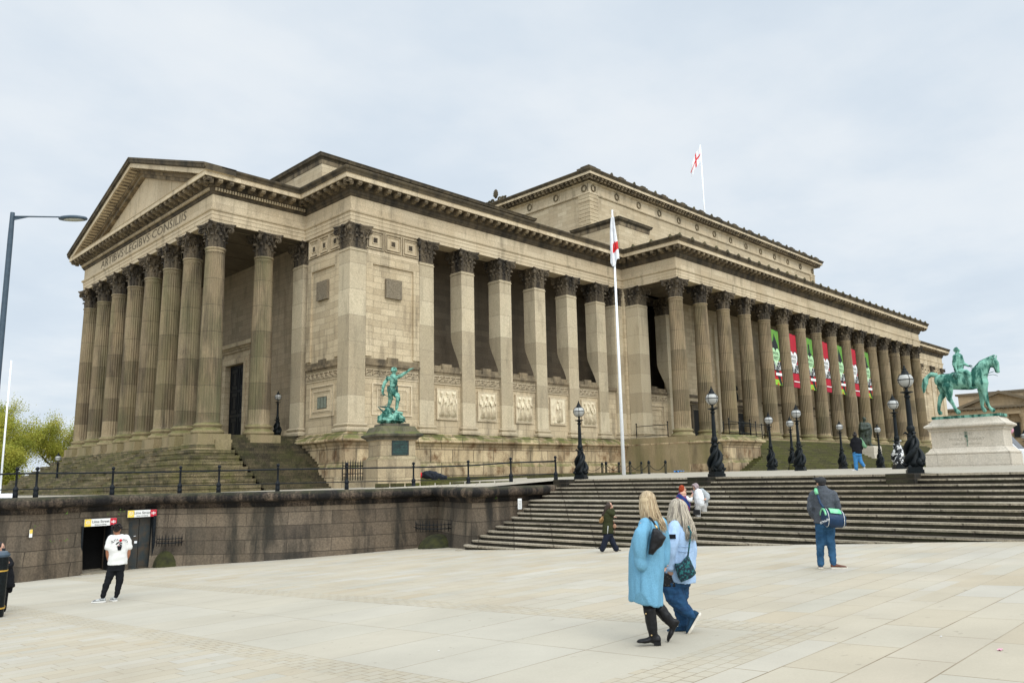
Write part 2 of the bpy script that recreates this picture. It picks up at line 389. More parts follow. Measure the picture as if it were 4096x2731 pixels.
# ================================================================ ground
def sstep(a, b, x):
    t = min(1.0, max(0.0, (x-a)/(b-a))); return t*t*(3-2*t)
def gz(x, y):
    """height of the plaza"""
    return 0.009*min(60, max(-40, x)) - 0.05*min(46, max(-14, y))
def tz(x, y):
    """height of the upper terrace"""
    if x < 35: r = 1.53+max(0, x-26)*0.0133
    elif x < 44: r = 1.65+(x-35)*0.011
    else: r = 1.75+min(60, x-44)*0.0017
    s = 0.7071*(x-y)
    l = 1.22-max(0.0, min(22.0, -12-s))*0.007
    return l+(r-l)*sstep(-13, 3.5, s)
def paving_mat():
    m, nt, b = new_mat('plaza_paving'); L = nt.links.new
    pos = N(nt, 'ShaderNodeNewGeometry').outputs['Position']
    sp = N(nt, 'ShaderNodeSeparateXYZ'); L(pos, sp.inputs[0]); X, Y = sp.outputs[0], sp.outputs[1]
    def brick(bw, rh, mortar, off=0.5, shift=(0,0,0), sq=1.0, sqf=2):
        t = N(nt, 'ShaderNodeTexBrick', offset=off, squash=sq, squash_frequency=sqf, ins={'Color1': (0,0,0,1), 'Color2': (1,1,1,1), 'Mortar': (0.5,0.5,0.5,1), 'Scale': 1.0,
              'Mortar Size': mortar, 'Mortar Smooth': 0.1, 'Brick Width': bw, 'Row Height': rh})
        v = N(nt, 'ShaderNodeVectorMath', operation='ADD', ins={1: shift}); L(pos, v.inputs[0]); L(v.outputs[0], t.inputs['Vector'])
        return t.outputs['Color'], t.outputs['Fac']
    small = brick(0.62, 0.29, 0.0045, 0.43, (0.1,0.05,0), 1.35, 3)
    mid = brick(0.95, 0.50, 0.006, 0.41, (0.2,0.1,0), 1.3, 2)
    large = brick(1.28, 0.64, 0.008, 0.37, (0.35,0.06,0), 1.25, 3)
    big = brick(1.78, 1.21, 0.008, 0.0, (-5.35+1.78*4,0.02,0))
    sett = brick(0.21, 0.16, 0.006, 0.5)
    def lt(v, a): return mth(nt, 'LESS_THAN', v, a)
    def gt(v, a): return mth(nt, 'GREATER_THAN', v, a)
    def AND(*a):
        r = a[0]
        for q in a[1:]: r = mth(nt, 'MULTIPLY', r, q)
        return r
    def sel(mask, a, c):
        o = N(nt, 'ShaderNodeMix', data_type='RGBA'); L(mask, o.inputs[0]); L(a[0], o.inputs[6]); L(c[0], o.inputs[7])
        f = N(nt, 'ShaderNodeMix', data_type='FLOAT'); L(mask, f.inputs[0]); L(a[1], f.inputs[2]); L(c[1], f.inputs[3])
        return o.outputs[2], f.outputs[0]
    cur = sel(gt(X, 4.9), small, mid)
    cur = sel(lt(Y, 4.15), cur, large)
    inb = AND(gt(X, 5.35), lt(X, 8.92), gt(Y, 4.9))
    cur = sel(inb, cur, big)
    st = mth(nt, 'MAXIMUM', AND(gt(X, 4.86), lt(X, 5.35), gt(Y, 4.15)), mth(nt, 'MAXIMUM', AND(gt(X, 8.92), lt(X, 9.5), gt(Y, 4.15)), AND(gt(X, 5.3), lt(X, 9.5), gt(Y, 4.15), lt(Y, 4.9))))
    cur = sel(st, cur, sett)
    rp = ramp(nt, [(0.0, (0.56,0.545,0.49)), (0.28, (0.60,0.56,0.475)), (0.5, (0.575,0.525,0.43)), (0.72, (0.61,0.595,0.55)), (1.0, (0.57,0.505,0.395))])
    L(cur[0], rp.inputs[0])
    col = mixc(nt, mth(nt, 'MULTIPLY', inb, 0.6), rp.outputs[0], (0.59,0.575,0.52))
    col = mixc(nt, mth(nt, 'MULTIPLY', st, 0.5), col, (0.565,0.525,0.435))
    n = noise(nt, pos, 0.5, 6, 0.6)
    col = mixc(nt, 1.0, col, ramp_of(nt, n, 0.88, 1.06), 'MULTIPLY')
    n2 = noise(nt, pos, 40, 4, 0.7)
    col = mixc(nt, 1.0, col, ramp_of(nt, n2, 0.95, 1.04), 'MULTIPLY')
    spots = mrange(nt, noise(nt, pos, 7, 3, 0.5), 0.70, 0.73)
    col = mixc(nt, mth(nt, 'MULTIPLY', spots, 0.35), col, (0.25,0.23,0.19))
    # joints have their own dirt, some rows more open than others
    jn = mrange(nt, noise(nt, pos, 0.7, 4, 0.6), 0.35, 0.65, 0.25, 0.95)
    col = mixc(nt, mth(nt, 'MULTIPLY', cur[1], jn), col, (0.25,0.20,0.135))
    col = mixc(nt, 1.0, col, (0.68,0.645,0.58), 'MULTIPLY')
    L(col, b.inputs['Base Color']); b.inputs['Roughness'].default_value = 0.75
    bump(nt, b, mth(nt, 'SUBTRACT', mth(nt, 'MULTIPLY', n2, 0.3), cur[1]), 0.35, 0.006)
    return m
M['paving'] = paving_mat()
def terrace_mat():
    m, nt, b = new_mat('terrace_paving'); L = nt.links.new
    pos = N(nt, 'ShaderNodeNewGeometry').outputs['Position']
    t = N(nt, 'ShaderNodeTexBrick', ins={'Color1': (0.56,0.52,0.44,1), 'Color2': (0.50,0.46,0.39,1), 'Mortar': (0.3,0.26,0.2,1), 'Scale': 1.0, 'Mortar Size': 0.01, 'Brick Width': 1.0, 'Row Height': 0.6})
    L(pos, t.inputs['Vector'])
    col = mixc(nt, mrange(nt, noise(nt, pos, 0.8, 6, 0.65), 0.5, 0.75, 0, 0.5), t.outputs['Color'], (0.30,0.28,0.17))
    col = mixc(nt, 1.0, col, (0.62,0.60,0.56), 'MULTIPLY')
    L(col, b.inputs['Base Color']); b.inputs['Roughness'].default_value = 0.85
    return m
M['terrace'] = terrace_mat()
def seg(a, b, n): return [a+(b-a)*i/n for i in range(n+1)]
def build_plaza():
    xs = [-900,-300,-100]+seg(-40, 60, 25)+[110,250,600,1500]; ys = [-900,-300,-100,-40]+seg(-14, 46, 20)+[80,150,400,1500]
    vs = [(x, y, gz(x, y)) for y in ys for x in xs]; n = len(xs)
    fs = [(j*n+i, j*n+i+1, (j+1)*n+i+1, (j+1)*n+i) for j in range(len(ys)-1) for i in range(n-1)]
    tag(MB().add(vs, fs, True).build('plaza', M['paving']), kind='structure')
build_plaza()
WALL = [(6.4,36.5),(7.25,33.4),(7.98,32.25),(9.95,32.9)]
GAP1 = [(9.95,32.9),(11.05,33.12)]; MIDW = [(11.05,33.12),(11.72,33.2)]; GAP2 = [(11.72,33.2),(12.62,33.1)]
WALL2 = [(12.62,33.1),(12.98,32.85),(13.35,32.1),(14.7,30.55),(15.9,29.15),(17.6,28.3),(19.46,27.55),(21.3,27.25),(22.35,26.95),(21.25,24.4),(20.9,23.15),(26.6,23.1)]
def smooth_path(p, k=2, keep=()):
    for _ in range(k):
        q = [p[0]]
        for i in range(1, len(p)-1):
            if p[i] in keep: q.append(p[i]); continue
            a, b, c = p[i-1], p[i], p[i+1]
            q.append((b[0]*.75+a[0]*.25, b[1]*.75+a[1]*.25)); q.append((b[0]*.75+c[0]*.25, b[1]*.75+c[1]*.25))
        q.append(p[-1]); p = q
    return p
KEEP = {(12.62,33.1),(12.98,32.85),(22.35,26.95),(20.9,23.15)}
W2 = smooth_path(WALL2, 2, KEEP)
def build_terrace():
    # rays fan from the retaining edge towards the hall
    bd = []
    for p in [(6.4,36.5),(7.25,33.4),(7.98,32.25),(9.95,32.9),(11.05,33.12),(11.72,33.2),(12.62,33.1)]+[q for q in W2[1:] if q[1] > 26.9]: bd.append((p, (0.62,0.785)))
    for a in (40, 28, 16, 6): bd.append(((26.02,23.1), (math.cos(math.radians(a)), math.sin(math.radians(a)))))
    bd = [((-30,120),(-0.3,0.95)), ((3.0,60.0),(0.2,0.98))]+bd
    bd = [t for t in bd if not (t[0][0] > 24 and t[0] != (26.02,23.1))]
    for y in seg(23.0, -10, 11)+[-30,-80]: bd.append(((26.02,y), (1.0,0.0)))
    dist = [0,0.12,0.6,1.6,3,5,8,12,18,26,40,60,100,220,700]
    vs = []; fs = []; m = len(dist)
    for p, d in bd:
        for t in dist:
            x, y = p[0]+d[0]*t, p[1]+d[1]*t
            z = tz(x, y)
            if t == 0 and y > 24: z = min(z, 1.30)
            vs.append((x, y, z))
    for i in range(len(bd)-1):
        for j in range(m-1):
            fs.append((i*m+j, (i+1)*m+j, (i+1)*m+j+1, i*m+j+1))
    o = len(vs); q = [(22.35,26.95,min(1.30,tz(22.35,26.95))),(21.25,24.4,1.3),(20.9,23.15,1.3),(26.02,23.1,tz(26.02,23.1))]
    vs += q; fs.append((o, o+1, o+2, o+3))
    tag(MB().add(vs, fs, True).build('terrace', M['terrace']), kind='structure')
build_terrace()
# ---------------------------------------------------------------- steps up to the terrace
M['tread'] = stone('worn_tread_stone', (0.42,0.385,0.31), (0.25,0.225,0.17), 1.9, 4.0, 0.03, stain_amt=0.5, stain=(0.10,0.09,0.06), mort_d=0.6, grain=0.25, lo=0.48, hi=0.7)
def step_x(k): return 21.9+0.35*(10-k)+(0.6 if k <= 4 else 0)
def rounded_plan(x0, x1, y0, y1, r):
    """rectangle whose corner at (x0, y1) is rounded"""
    pts = [(x1,y1),(x1,y0),(x0,y0)]
    if r <= 0.02: return [(x0,y0),(x1,y0),(x1,y1),(x0,y1)]
    c = (x0+r, y1-r)
    arc = [(c[0]+r*math.cos(a), c[1]+r*math.sin(a)) for a in [PI-(PI/2)*i/8 for i in range(9)]]
    return [(x0,y0),(x1,y0),(x1,y1)]+arc[::-1]
def build_steps():
    root = thing('steps', (22,10,0), None, None); root['kind'] = 'structure'
    risers = MB(); treads = MB()
    for k in range(1, 18):
        x0 = step_x(k); z = 1.53-0.155*k; xb = step_x(max(0, k-1)) if k > 1 else 26.0
        yend = 22.86 if k < 6 else 22.55+0.075*(k-5)
        r = 0.0 if k < 5 else min(0.75, 0.16*(k-4))
        if z < gz(x0, 23)-0.25: break
        risers.prism(rounded_plan(x0+0.03, xb+0.3, -40, yend-0.03, r), 2, -2.6, z-0.05)
        treads.prism(rounded_plan(x0, xb+0.32, -40, yend, r), 2, z-0.05, z)
    risers.box(step_x(0)+0.03, 26.4, -40, 23.0, 0, 1.47)
    treads.box(step_x(0), 26.06, -40, 23.0, 1.47, 1.534)
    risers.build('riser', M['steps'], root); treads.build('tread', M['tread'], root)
    pb = MB()
    for y, w in ((15.9, .42), (8.84, .42), (22.62, .36)):
        pb.box(25.42, 27.3, y-w, y+w, 1.05, 1.545)
    pb.build('lamp_block', M['steps'], root)
build_steps()
# ---------------------------------------------------------------- retaining wall
def build_retaining():
    root = thing('retaining_wall', (14.0,31.0,-1.45), 'dark stained sandstone retaining wall with a round coping, curving below the railing', 'wall')
    body = [(-0.5,-3.2),(0.24,-3.2),(0.24,-1.5),(0.0,0.74),(-0.5,0.74)]
    b = MB()
    b.sweep(WALL, body); b.sweep(MIDW, body); b.sweep(W2, body)
    head = [(-0.5,0.22),(0.03,0.22),(0.0,0.74),(-0.5,0.74)]
    b.sweep(GAP1, head); b.sweep(GAP2, [(-0.5,0.48),(0.02,0.48),(0.0,0.74),(-0.5,0.74)])
    b.build('wall_face', M['retain'], root)
    # rounded coping with a fillet and hollow under it
    prof = [(-0.5,0.74),(0.03,0.74),(0.05,0.86),(0.08,0.92),(0.22,0.95)]
    for i in range(9):
        a = -PI/2+PI*i/8*0.95
        prof.append((0.24+0.15*math.cos(a), 1.14+0.185*math.sin(a)))
    prof += [(0.1,1.335),(-0.5,1.335)]
    full = WALL+[(11.05,33.12),(11.72,33.2)]+W2
    dense = [full[0]]
    for a, c in zip(full, full[1:]):
        n = max(1, int(math.dist(a, c)/0.5))
        for i in range(1, n+1): dense.append((a[0]+(c[0]-a[0])*i/n, a[1]+(c[1]-a[1])*i/n))
    cp = MB().sweep(dense, prof, smooth=True).build('coping', M['coping'], root)
    # passage openings
    d = MB()
    d.box(9.7, 11.3, 34.2, 38.0, -2.4, 0.6)
    d.build('passage', M['dark'], root)  # solid black box stands in for the passage's unlit depth
    dr = MB()
    M2 = Matrix.Translation((11.72,33.30,-2.4)) @ Matrix.Rotation(math.atan2(-0.1,0.9), 4, 'Z')
    for i in range(2): dr.box(0.01+0.45*i, 0.44+0.45*i, 0.0, 0.06, 0, 2.9, M2)
    for i in range(2):
        for zz in (0.95, 1.75, 2.5): dr.box(0.05+0.45*i, 0.40+0.45*i, -0.015, 0.0, zz, zz+0.06, M2)
    M['gate'] = plain('weathered_gate_paint', (0.022,0.030,0.032), 0.45, scale=3, c2=(0.055,0.04,0.025), bstr=0.4)
    door = dr.build('passage_door', M['gate'], root); tag(door, label='weathered dark metal double door, shut, with paper stickers')
    st = MB(); st.box(0.30,0.40,-0.022,-0.017,1.83,1.92,M2); st.box(0.27,0.34,-0.022,-0.017,2.10,2.12,M2); st.build('sticker', M['white_paint'], door)
    jb = MB(); jb.box(11.0, 11.07, 32.88, 33.5, -2.2, 0.22); jb.box(9.93,9.99,32.75,33.3,-2.2,0.22); jb.box(12.58,12.68,32.88,33.4,-2.2,0.48)
    jb.build('door_jamb', M['dark_iron'], root)
    sl = MB(); sl.box(9.95, 11.1, 32.55, 34.3, -1.75, gz(10.5,33)+0.06); sl.build('door_sill', M['tread'], root)
    # rounded mossy corner stones at the foot and spiked guards over them
    M['mossy'] = plain('mossy_stone', (0.045,0.046,0.014), 0.95, scale=3, c2=(0.02,0.02,0.01), bstr=0.6, bd=0.03)
    for c, r, h, tz_ in (((13.22,32.62), 0.66, 0.82, -1.62), ((21.42,25.9), 0.85, 0.80, -1.35)):
        mb = MB(); mb.ball((c[0], c[1], tz_), (r, r, h), 20)
        g = mb.build('corner_stone', M['mossy'], root)
        sp = MB(); zt = tz_+1.05
        a0, a1 = (200, 320) if c[0] < 15 else (150, 280)
        pts = [(c[0]+(r+.05)*math.cos(math.radians(a)), c[1]+(r+.05)*math.sin(math.radians(a)), zt) for a in range(a0, a1+1, 10)]
        sp.tube(pts, 0.022, 6); sp.tube([(p[0],p[1],p[2]+.16) for p in pts], 0.016, 6)
        for p in pts:
            q = Vector((p[0]-c[0], p[1]-c[1], 0)).normalized()
            sp.tube([(p[0],p[1],zt-.12),(p[0],p[1],zt+.2),(p[0]+q.x*.02,p[1]+q.y*.02,zt+.34)], [0.014,0.014,0.003], 5)
            sp.tube([(p[0],p[1],zt+.02),(p[0]+q.x*.16,p[1]+q.y*.16,zt+.1)], [0.012,0.003], 4)
        sp.build('spiked_guard', M['dark_iron'], root)
    # plants in the joints
    M['weed'] = plain('weed_leaf', (0.09,0.16,0.02), 0.7, var=0.2)
    w = MB()
    for (x, y, z) in ((8.25,32.08,0.33),(8.8,32.25,-0.22),(9.3,32.45,-0.2),(9.2,32.4,0.75),(10.9,32.85,0.62),(11.3,32.9,0.6),(11.35,32.88,0.72),(22.0,23.0,.9),(24.8,22.9,.75)):
        for _ in range(5):
            a = R.random()*6.28; s_ = R.uniform(.012,.035); c = Vector((x+R.uniform(-.09,.09), y-0.02-R.random()*.05, z+R.uniform(-.05,.07)))
            u = Vector((math.cos(a), R.uniform(-.6,.2), math.sin(a)))*s_; v = Vector((-math.sin(a), -.3, math.cos(a)))*s_*.6
            w.add([tuple(c-u), tuple(c-v), tuple(c+u), tuple(c+v)], [(0,1,2,3)])
    w.build('weeds', M['weed'], root)
build_retaining()
# ---------------------------------------------------------------- station signs
M['sign_white'] = plain('sign_white', (0.78,0.78,0.75), 0.45, var=0.04)
M['sign_yellow'] = plain('sign_yellow', (0.80,0.58,0.10), 0.5, var=0.05)
M['sign_red'] = plain('sign_red', (0.55,0.02,0.04), 0.5, var=0.05)
M['sign_text'] = plain('sign_text', (0.10,0.10,0.10), 0.6, var=0.0)
def station_sign(x, y, z, w, ang, label):
    root = thing('station_sign', (x, y, z), label, 'sign')
    T = Matrix.Translation((x, y, z)) @ Matrix.Rotation(ang, 4, 'Z')
    h = 0.135
    MB().box(-w/2, w/2, 0, 0.03, -h, h, T).build('board', M['sign_white'], root)
    MB().box(-w/2+.002, -w/2+.24, -0.008, -0.001, -h+.002, h-.002, T).build('yellow_panel', M['sign_yellow'], root)
    MB().box(w/2-.24, w/2-.002, -0.008, -0.001, -h+.002, h-.002, T).build('red_panel', M['sign_red'], root)
    RX = Matrix.Rotation(PI/2, 4, 'X')
    def TM(dx, dz, dy=-0.012): return T @ Matrix.Translation((dx, dy, dz)) @ RX
    join_text('lettering', [('Lime Street', 0.135, TM(0, 0.03)), ('Station and Subway', 0.055, TM(0, -0.08))], M['sign_text'], root)
    ring = MB()
    c = (-w/2+.12, -0.012, 0.015)
    pts = [(c[0]+.062*math.cos(a), c[1], c[2]+.062*math.sin(a)) for a in [2*PI*i/20 for i in range(21)]]
    ring.tube(pts, 0.008, 6, M=T)
    ring.tube([(c[0]-.03,c[1],c[2]-.03),(c[0]-.03,c[1],c[2]+.02),(c[0],c[1],c[2]+.02),(c[0]+.03,c[1],c[2]+.02),(c[0]+.03,c[1],c[2]-.03)], 0.008, 6, M=T)
    ring.build('round_emblem', M['sign_white'], root)
    arr = MB(); q = w/2-.12
    for s_ in (1, -1):
        arr.box(q-.085, q+.085, -0.014, -0.008, s_*.02-.009, s_*.02+.009, T)
    arr.prism([(q-.03,.06),(q-.005,.06),(q+.05,.02),(q+.02,.02)], 1, -0.014, -0.008, T)
    arr.prism([(q-.05,-.018),(q-.02,-.018),(q+.03,-.06),(q+.002,-.06)], 1, -0.0135, -0.0085, T)
    arr.prism([(q-.05,.02),(q-.02,.02),(q+.035,-.018),(q+.005,-.018)], 1, -0.0145, -0.0085, T)
    arr.build('double_arrow_emblem', M['sign_white'], root)
station_sign(10.62, 32.90, 0.33, 1.18, math.atan2(.10,1.1), 'white Lime Street sign with yellow and red ends over the open dark passage')
station_sign(12.15, 32.93, 0.585, 1.08, math.atan2(-.06,.9), 'white Lime Street sign with yellow and red ends over the shut metal doors')
def notice(x, y, z, ang, w, h, label, yellow=True):
    T = Matrix.Translation((x, y, z)) @ Matrix.Rotation(ang, 4, 'Z')
    root = thing('notice_plate', (x, y, z), label, 'sign')
    MB().box(-w/2, w/2, -0.02, 0.0, -h/2, h/2, T).build('plate', M['sign_white'], root)
    if yellow: MB().box(-w/2+.002, w/2-.002, -0.026, -0.0205, 0.0, h/2-.002, T).build('yellow_panel', M['sign_yellow'], root)
    else:
        t = MB()
        for i in range(5): t.box(-w*.35, w*.3, -0.024, -0.0205, -h*.3+i*h*.13, -h*.3+i*h*.13+.012, T)
        t.build('printed_lines', M['cut_joint'], root)
notice(8.08, 32.10, 0.10, 0.3, 0.10, 0.27, 'small yellow and white plate fixed near the corner of the dark wall')
notice(23.2, 22.84, 0.62, 0, 0.22, 0.42, 'white notice on the pink stone wall beside the steps', False)
station_sign(5.6, 35.0, 0.02, 1.2, 1.1, 'station sign cut by the left edge, beyond the corner of the dark wall')
MB_dark = MB().box(3.0, 6.6, 35.6, 36.6, -2.2, 1.2)
tag(MB_dark.build('side_wall', M['retain']), 'short length of dark wall beyond the corner, cut by the left edge', 'wall')
# ---------------------------------------------------------------- railing
POSTS = [(5.9,37.0,1.30),(7.77,33.23,1.335),(8.31,32.78,1.33),(11.1,33.34,1.33),(13.46,32.64,1.335),(14.53,31.42,1.335),(16.14,29.58,1.335),(18.62,28.38,1.34),(21.55,27.66,1.335),(23.4,26.15,1.37),(24.85,24.96,1.46),(26.4,23.7,1.49)]
def build_railing():
    root = thing('railing', (16.14,29.58,1.33), 'black iron railing with ball topped posts along the retaining wall', 'railing')
    prof = [(.088,-.12),(.088,.17),(.075,.2),(.085,.24),(.10,.29),(.085,.34),(.05,.38),(.04,.42),(.036,.88),(.055,.9),(.055,.93),(.03,.95),(.045,.975)]
    for i in range(9):
        a = -PI/2+PI*(i+1)/9.5
        prof.append((max(.004,.068*math.cos(a)), 1.03+.068*math.sin(a)))
    me = None
    for x, y, z in POSTS:
        if me is None:
            o = MB().lathe(prof, 14).build('post', M['dark_iron'], root, shift=False); me = o
        else:
            o = me.copy(); scene.collection.objects.link(o); o.parent = root
        o.location = (x-16.14, y-29.58, z-1.33)
    for nm, h, r in (('top_rail', .86, .030), ('lower_rail', .30, .018)):
        MB().tube([(x, y, z+h) for x, y, z in POSTS], r, 8).build(nm, M['dark_iron'], root)
build_railing()
# ================================================================ the hall
Z0, ZN, ZA, ZAT, ZF, ZC, ZS = 4.954, 17.86, 19.59, 20.57, 21.70, 22.75, 23.18
hall = thing('classical_hall', (78.0, 65.0, 1.5), 'huge soot stained sandstone hall with Corinthian colonnades, a gabled portico and a raised attic', 'building')
def hb(mb, name, mat, lab=None):
    o = mb.build(name, M[mat], hall)
    if lab: o['label'] = lab
    return o
# ---- column pieces (local z = 0 at the foot of the base)
SH = ZN-Z0
def shaft_mesh():
    def r(z): 
        t = (z-0.72)/(SH-0.72); return 0.775-0.135*t**1.35
    zs = [0.72,0.74,0.80,0.95,1.2]+[1.2+(SH-1.75)*i/9 for i in range(1,10)]+[SH-0.42,SH-0.34]
    prof = [(r(z), z) for z in zs]
    def flute(i, z):
        if z < 0.9 or z > SH-0.40: return 1.0
        return (1.0, 0.90, 0.85, 0.90)[i % 4]
    mb = MB(); mb.lathe(prof, 96, sq=flute)
    mb.lathe([(.64,SH-.34),(.665,SH-.30),(.665,SH-.26),(.63,SH-.22),(.63,SH-.16),(.70,SH-.12),(.71,SH-.06),(.69,SH),(.60,SH)], 32)
    return mb
def base_mesh():
    p = [(1.0,0.0),(1.06,0.06),(1.08,0.15),(1.06,0.24),(1.0,0.30),(.94,.30),(.94,.33),(.90,.36),(.86,.42),(.87,.48),(.92,.50),(.92,.53),(.95,.56),(.955,.61),(.93,.66),(.86,.68),(.86,.70),(.80,.74)]
    return MB().lathe(p, 40)
def leaf(mb, T, w, h, curl, wig=0.0):
    """acanthus leaf: root at the origin, up z, outwards x"""
    nu, nv = 6, 8
    def fn(u, v):
        t = v; a = (u-.5)*2
        ww = w*(0.62+0.5*math.sin(PI*min(1, t*1.05)*0.9))*(1.0+0.16*math.sin(t*22)*abs(a))
        if t > .8: ww *= (1-(t-.8)*2.6)
        x = 0.03+0.05*t+(curl*((t-.55)/.45)**2 if t > .55 else 0)+0.05*(1-abs(a))*(1+.5*math.sin(u*19))
        z = h*t*1.08 if t < .86 else h*(.93-(t-.86)*1.5)
        x -= abs(a)**2*0.10*w/.25
        return (x, a*ww/2*1.25, z)
    mb.grid(fn, nu, nv, True, T)
    def fn2(u, v):
        p = fn(u, v); return (p[0]-0.035, p[1]*.96, p[2])
    mb.grid(fn2, nu, nv, True, T)
def spiral(mb, T, r0, turns, rad, cx, cz, sgn=1):
    pts = []; rr = []
    n = 18
    for i in range(n+1):
        t = i/n; a = PI*0.5-sgn*t*turns*2*PI; r = r0*(1-.78*t)
        pts.append((cx+r*math.cos(a), 0, cz+r*math.sin(a))); rr.append(rad*(1-.35*t))
    mb.tube(pts, rr, 6, T); mb.ball((cx, 0, cz), (r0*.35, rad*1.5, r0*.35), 8, T)
def abacus(mb, hw, z0, z1):
    pts = []
    c = hw
    for s in range(4):
        a = PI/2*s; ca, sa = math.cos(a), math.sin(a)
        for t in [-1+2*i/10 for i in range(11)]:
            x = c*0.97-(1-t*t)*0.24; y = t*c
            if abs(t) == 1: x = c*.97; y = t*(c-.09)
            pts.append((x*ca-y*sa, x*sa+y*ca))
    for (k, a, b) in ((0.90, z0, z0+(z1-z0)*.3), (0.95, z0+(z1-z0)*.3, z0+(z1-z0)*.6), (1.0, z0+(z1-z0)*.6, z1)):
        mb.prism([(x*k, y*k) for x, y in pts], 2, a, b)
def capital_mesh(square=False):
    mb = MB(); H_ = ZA-ZN
    if square:
        mb.sqlathe([(0,0),(0,1.05),(.04,1.3),(.12,1.5)], .635, .635)
        mb.sqlathe([(0,0),(.05,0.02),(.05,.08),(0,.1)], .64, .64)
    else:
        mb.lathe([(.585,0),(.585,.9),(.62,1.2),(.70,1.38),(.80,1.5)], 24)
    def place(px, py, ang, w, h, cu, z=0.0):
        T = Matrix.Translation((px, py, z)) @ Matrix.Rotation(ang, 4, 'Z'); leaf(mb, T, w, h, cu)
    if square:
        for s in range(4):
            a = PI/2*s
            for t in (-.34, 0.0, .34): 
                x, y = .60, t; place(x*math.cos(a)-y*math.sin(a), x*math.sin(a)+y*math.cos(a), a, .36, .62, .10)
            for t in (-.2, .2):
                x, y = .60, t; place(x*math.cos(a)-y*math.sin(a), x*math.sin(a)+y*math.cos(a), a, .38, 1.08, .19)
            b = a+PI/4; place(.80*math.cos(b), .80*math.sin(b), b, .36, .66, .10); place(.80*math.cos(b), .80*math.sin(b), b, .40, 1.12, .24)
    else:
        for i in range(8):
            a = PI/4*i+PI/8; place(.57*math.cos(a), .57*math.sin(a), a, .44, .64, .14)
        for i in range(8):
            a = PI/4*i; place(.57*math.cos(a), .57*math.sin(a), a, .46, 1.12, .23)
    for i in range(4):
        a = PI/4+PI/2*i; k = 1.0 if not square else 1.1
        T = Matrix.Rotation(a, 4, 'Z')
        mb.tube([(.66*k,0,.85),(.74*k,0,1.15),(.86*k,0,1.38),(.98*k,0,1.50)], [.05,.06,.07,.075], 6, T)
        spiral(mb, T, .20, 1.4, .075, 1.04*k, 1.29)
        for s in (-.10, .10):
            mb.tube([(.92*k,s,1.42),(1.04*k,s,1.49),(1.2*k,s,1.34),(1.16*k,s,1.16),(1.02*k,s,1.14)], .035, 5, T)
        b = PI/2*i; T = Matrix.Rotation(b, 4, 'Z')
        for s in (-1, 1):
            T2 = T @ Matrix.Translation((.70*k, s*.16, 0)) @ Matrix.Rotation(PI/2, 4, 'Z')
            spiral(mb, T2, .13, 1.2, .045, 0, 1.25, s)
            mb.tube([(.66*k, s*.35, .8),(.70*k, s*.33, 1.1),(.74*k, s*.2, 1.38)], .04, 5, T)
        mb.ball((.80*k, 0, 1.60), (.10,.15,.14), 8, T)
        mb.ball((.78*k, 0, 1.42), (.06,.08,.1), 6, T)
    abacus(mb, 1.04 if not square else 1.06, 1.49, H_-.002)
    return mb
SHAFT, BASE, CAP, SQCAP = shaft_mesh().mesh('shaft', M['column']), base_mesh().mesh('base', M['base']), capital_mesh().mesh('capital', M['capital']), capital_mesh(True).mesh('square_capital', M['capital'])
SHAFT_FAR = shaft_mesh().mesh('shaft_far', M['column_far'])
def col_obj(name, me, par, loc):
    o = bpy.data.objects.new(name, me); scene.collection.objects.link(o); o.parent = par; o.location = loc; return o
PED = MB().box(-1.13,1.13,-1.13,1.13,-.60,-.005).box(-1.22,1.22,-1.22,1.22,-1.3,-.602).mesh('pedestal', M['base'])
HL = Vector(hall.location)
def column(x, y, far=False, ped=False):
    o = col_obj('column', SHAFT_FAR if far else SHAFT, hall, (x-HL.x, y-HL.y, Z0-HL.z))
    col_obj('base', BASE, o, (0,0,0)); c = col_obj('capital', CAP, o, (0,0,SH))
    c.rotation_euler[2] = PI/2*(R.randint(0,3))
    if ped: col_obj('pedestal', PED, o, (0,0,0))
CX, CY, SP, SPE = 23.2, 52.2, 3.69, 4.267
for i in range(8): column(CX, CY+SP*i, ped=True)
column(26.87, CY, ped=True); column(26.87, CY+SP*7, ped=True)
XP, YP, XQ, YB, XB = 61.2, 39.2, 126.5, 45.46, 29.83
for i in range(16): column(XP+.65+SPE*i, YP+.65, far=True)
# ---- entablature round the whole plan (outside on the right of the path)
YW = 84.8
PLAN = [(XB,78.69),(22.55,78.69),(22.55,51.55),(XB,51.55),(XB,YB),(XP,YB),(XP,YP),(XQ,YP),(XQ,YB),(158.1,YB),(158.1,YW),(XB,YW)]
ent = [(-1.25,ZA),(0,ZA),(0,ZA+.26),(.03,ZA+.265),(.03,ZA+.55),(.06,ZA+.555),(.06,ZA+.80),(.14,ZA+.83),(.18,ZAT-.06),(.18,ZAT),(-.0,ZAT+.012),(0.0,ZF-.12),(-1.25,ZF-.12)]
hb(MB().sweep(PLAN, ent, True), 'entablature', 'ashlar_clean')
bed = [(-1.2,ZF-.13),(.05,ZF-.12),(.13,ZF-.02),(.14,ZF+.06),(.20,ZF+.07),(.20,ZF+.30),(.30,ZF+.34),(.38,ZF+.40),(-1.2,ZF+.40)]
modz = [(-1.2,ZF+.40),(.36,ZF+.402),(.36,ZF+.72),(-1.2,ZF+.72)]
cor = [(-2.2,ZF+.72),(1.05,ZF+.722),(1.07,ZF+.74),(1.07,ZC-.03),(1.12,ZC),(-2.2,ZC)]
sima = [(-2.2,ZC+.002),(1.10,ZC+.002),(1.12,ZC+.05),(1.16,ZC+.17),(1.25,ZC+.28),(1.28,ZC+.36),(1.28,ZS),(-.2,ZS+.06),(-2.2,ZS+.06)]
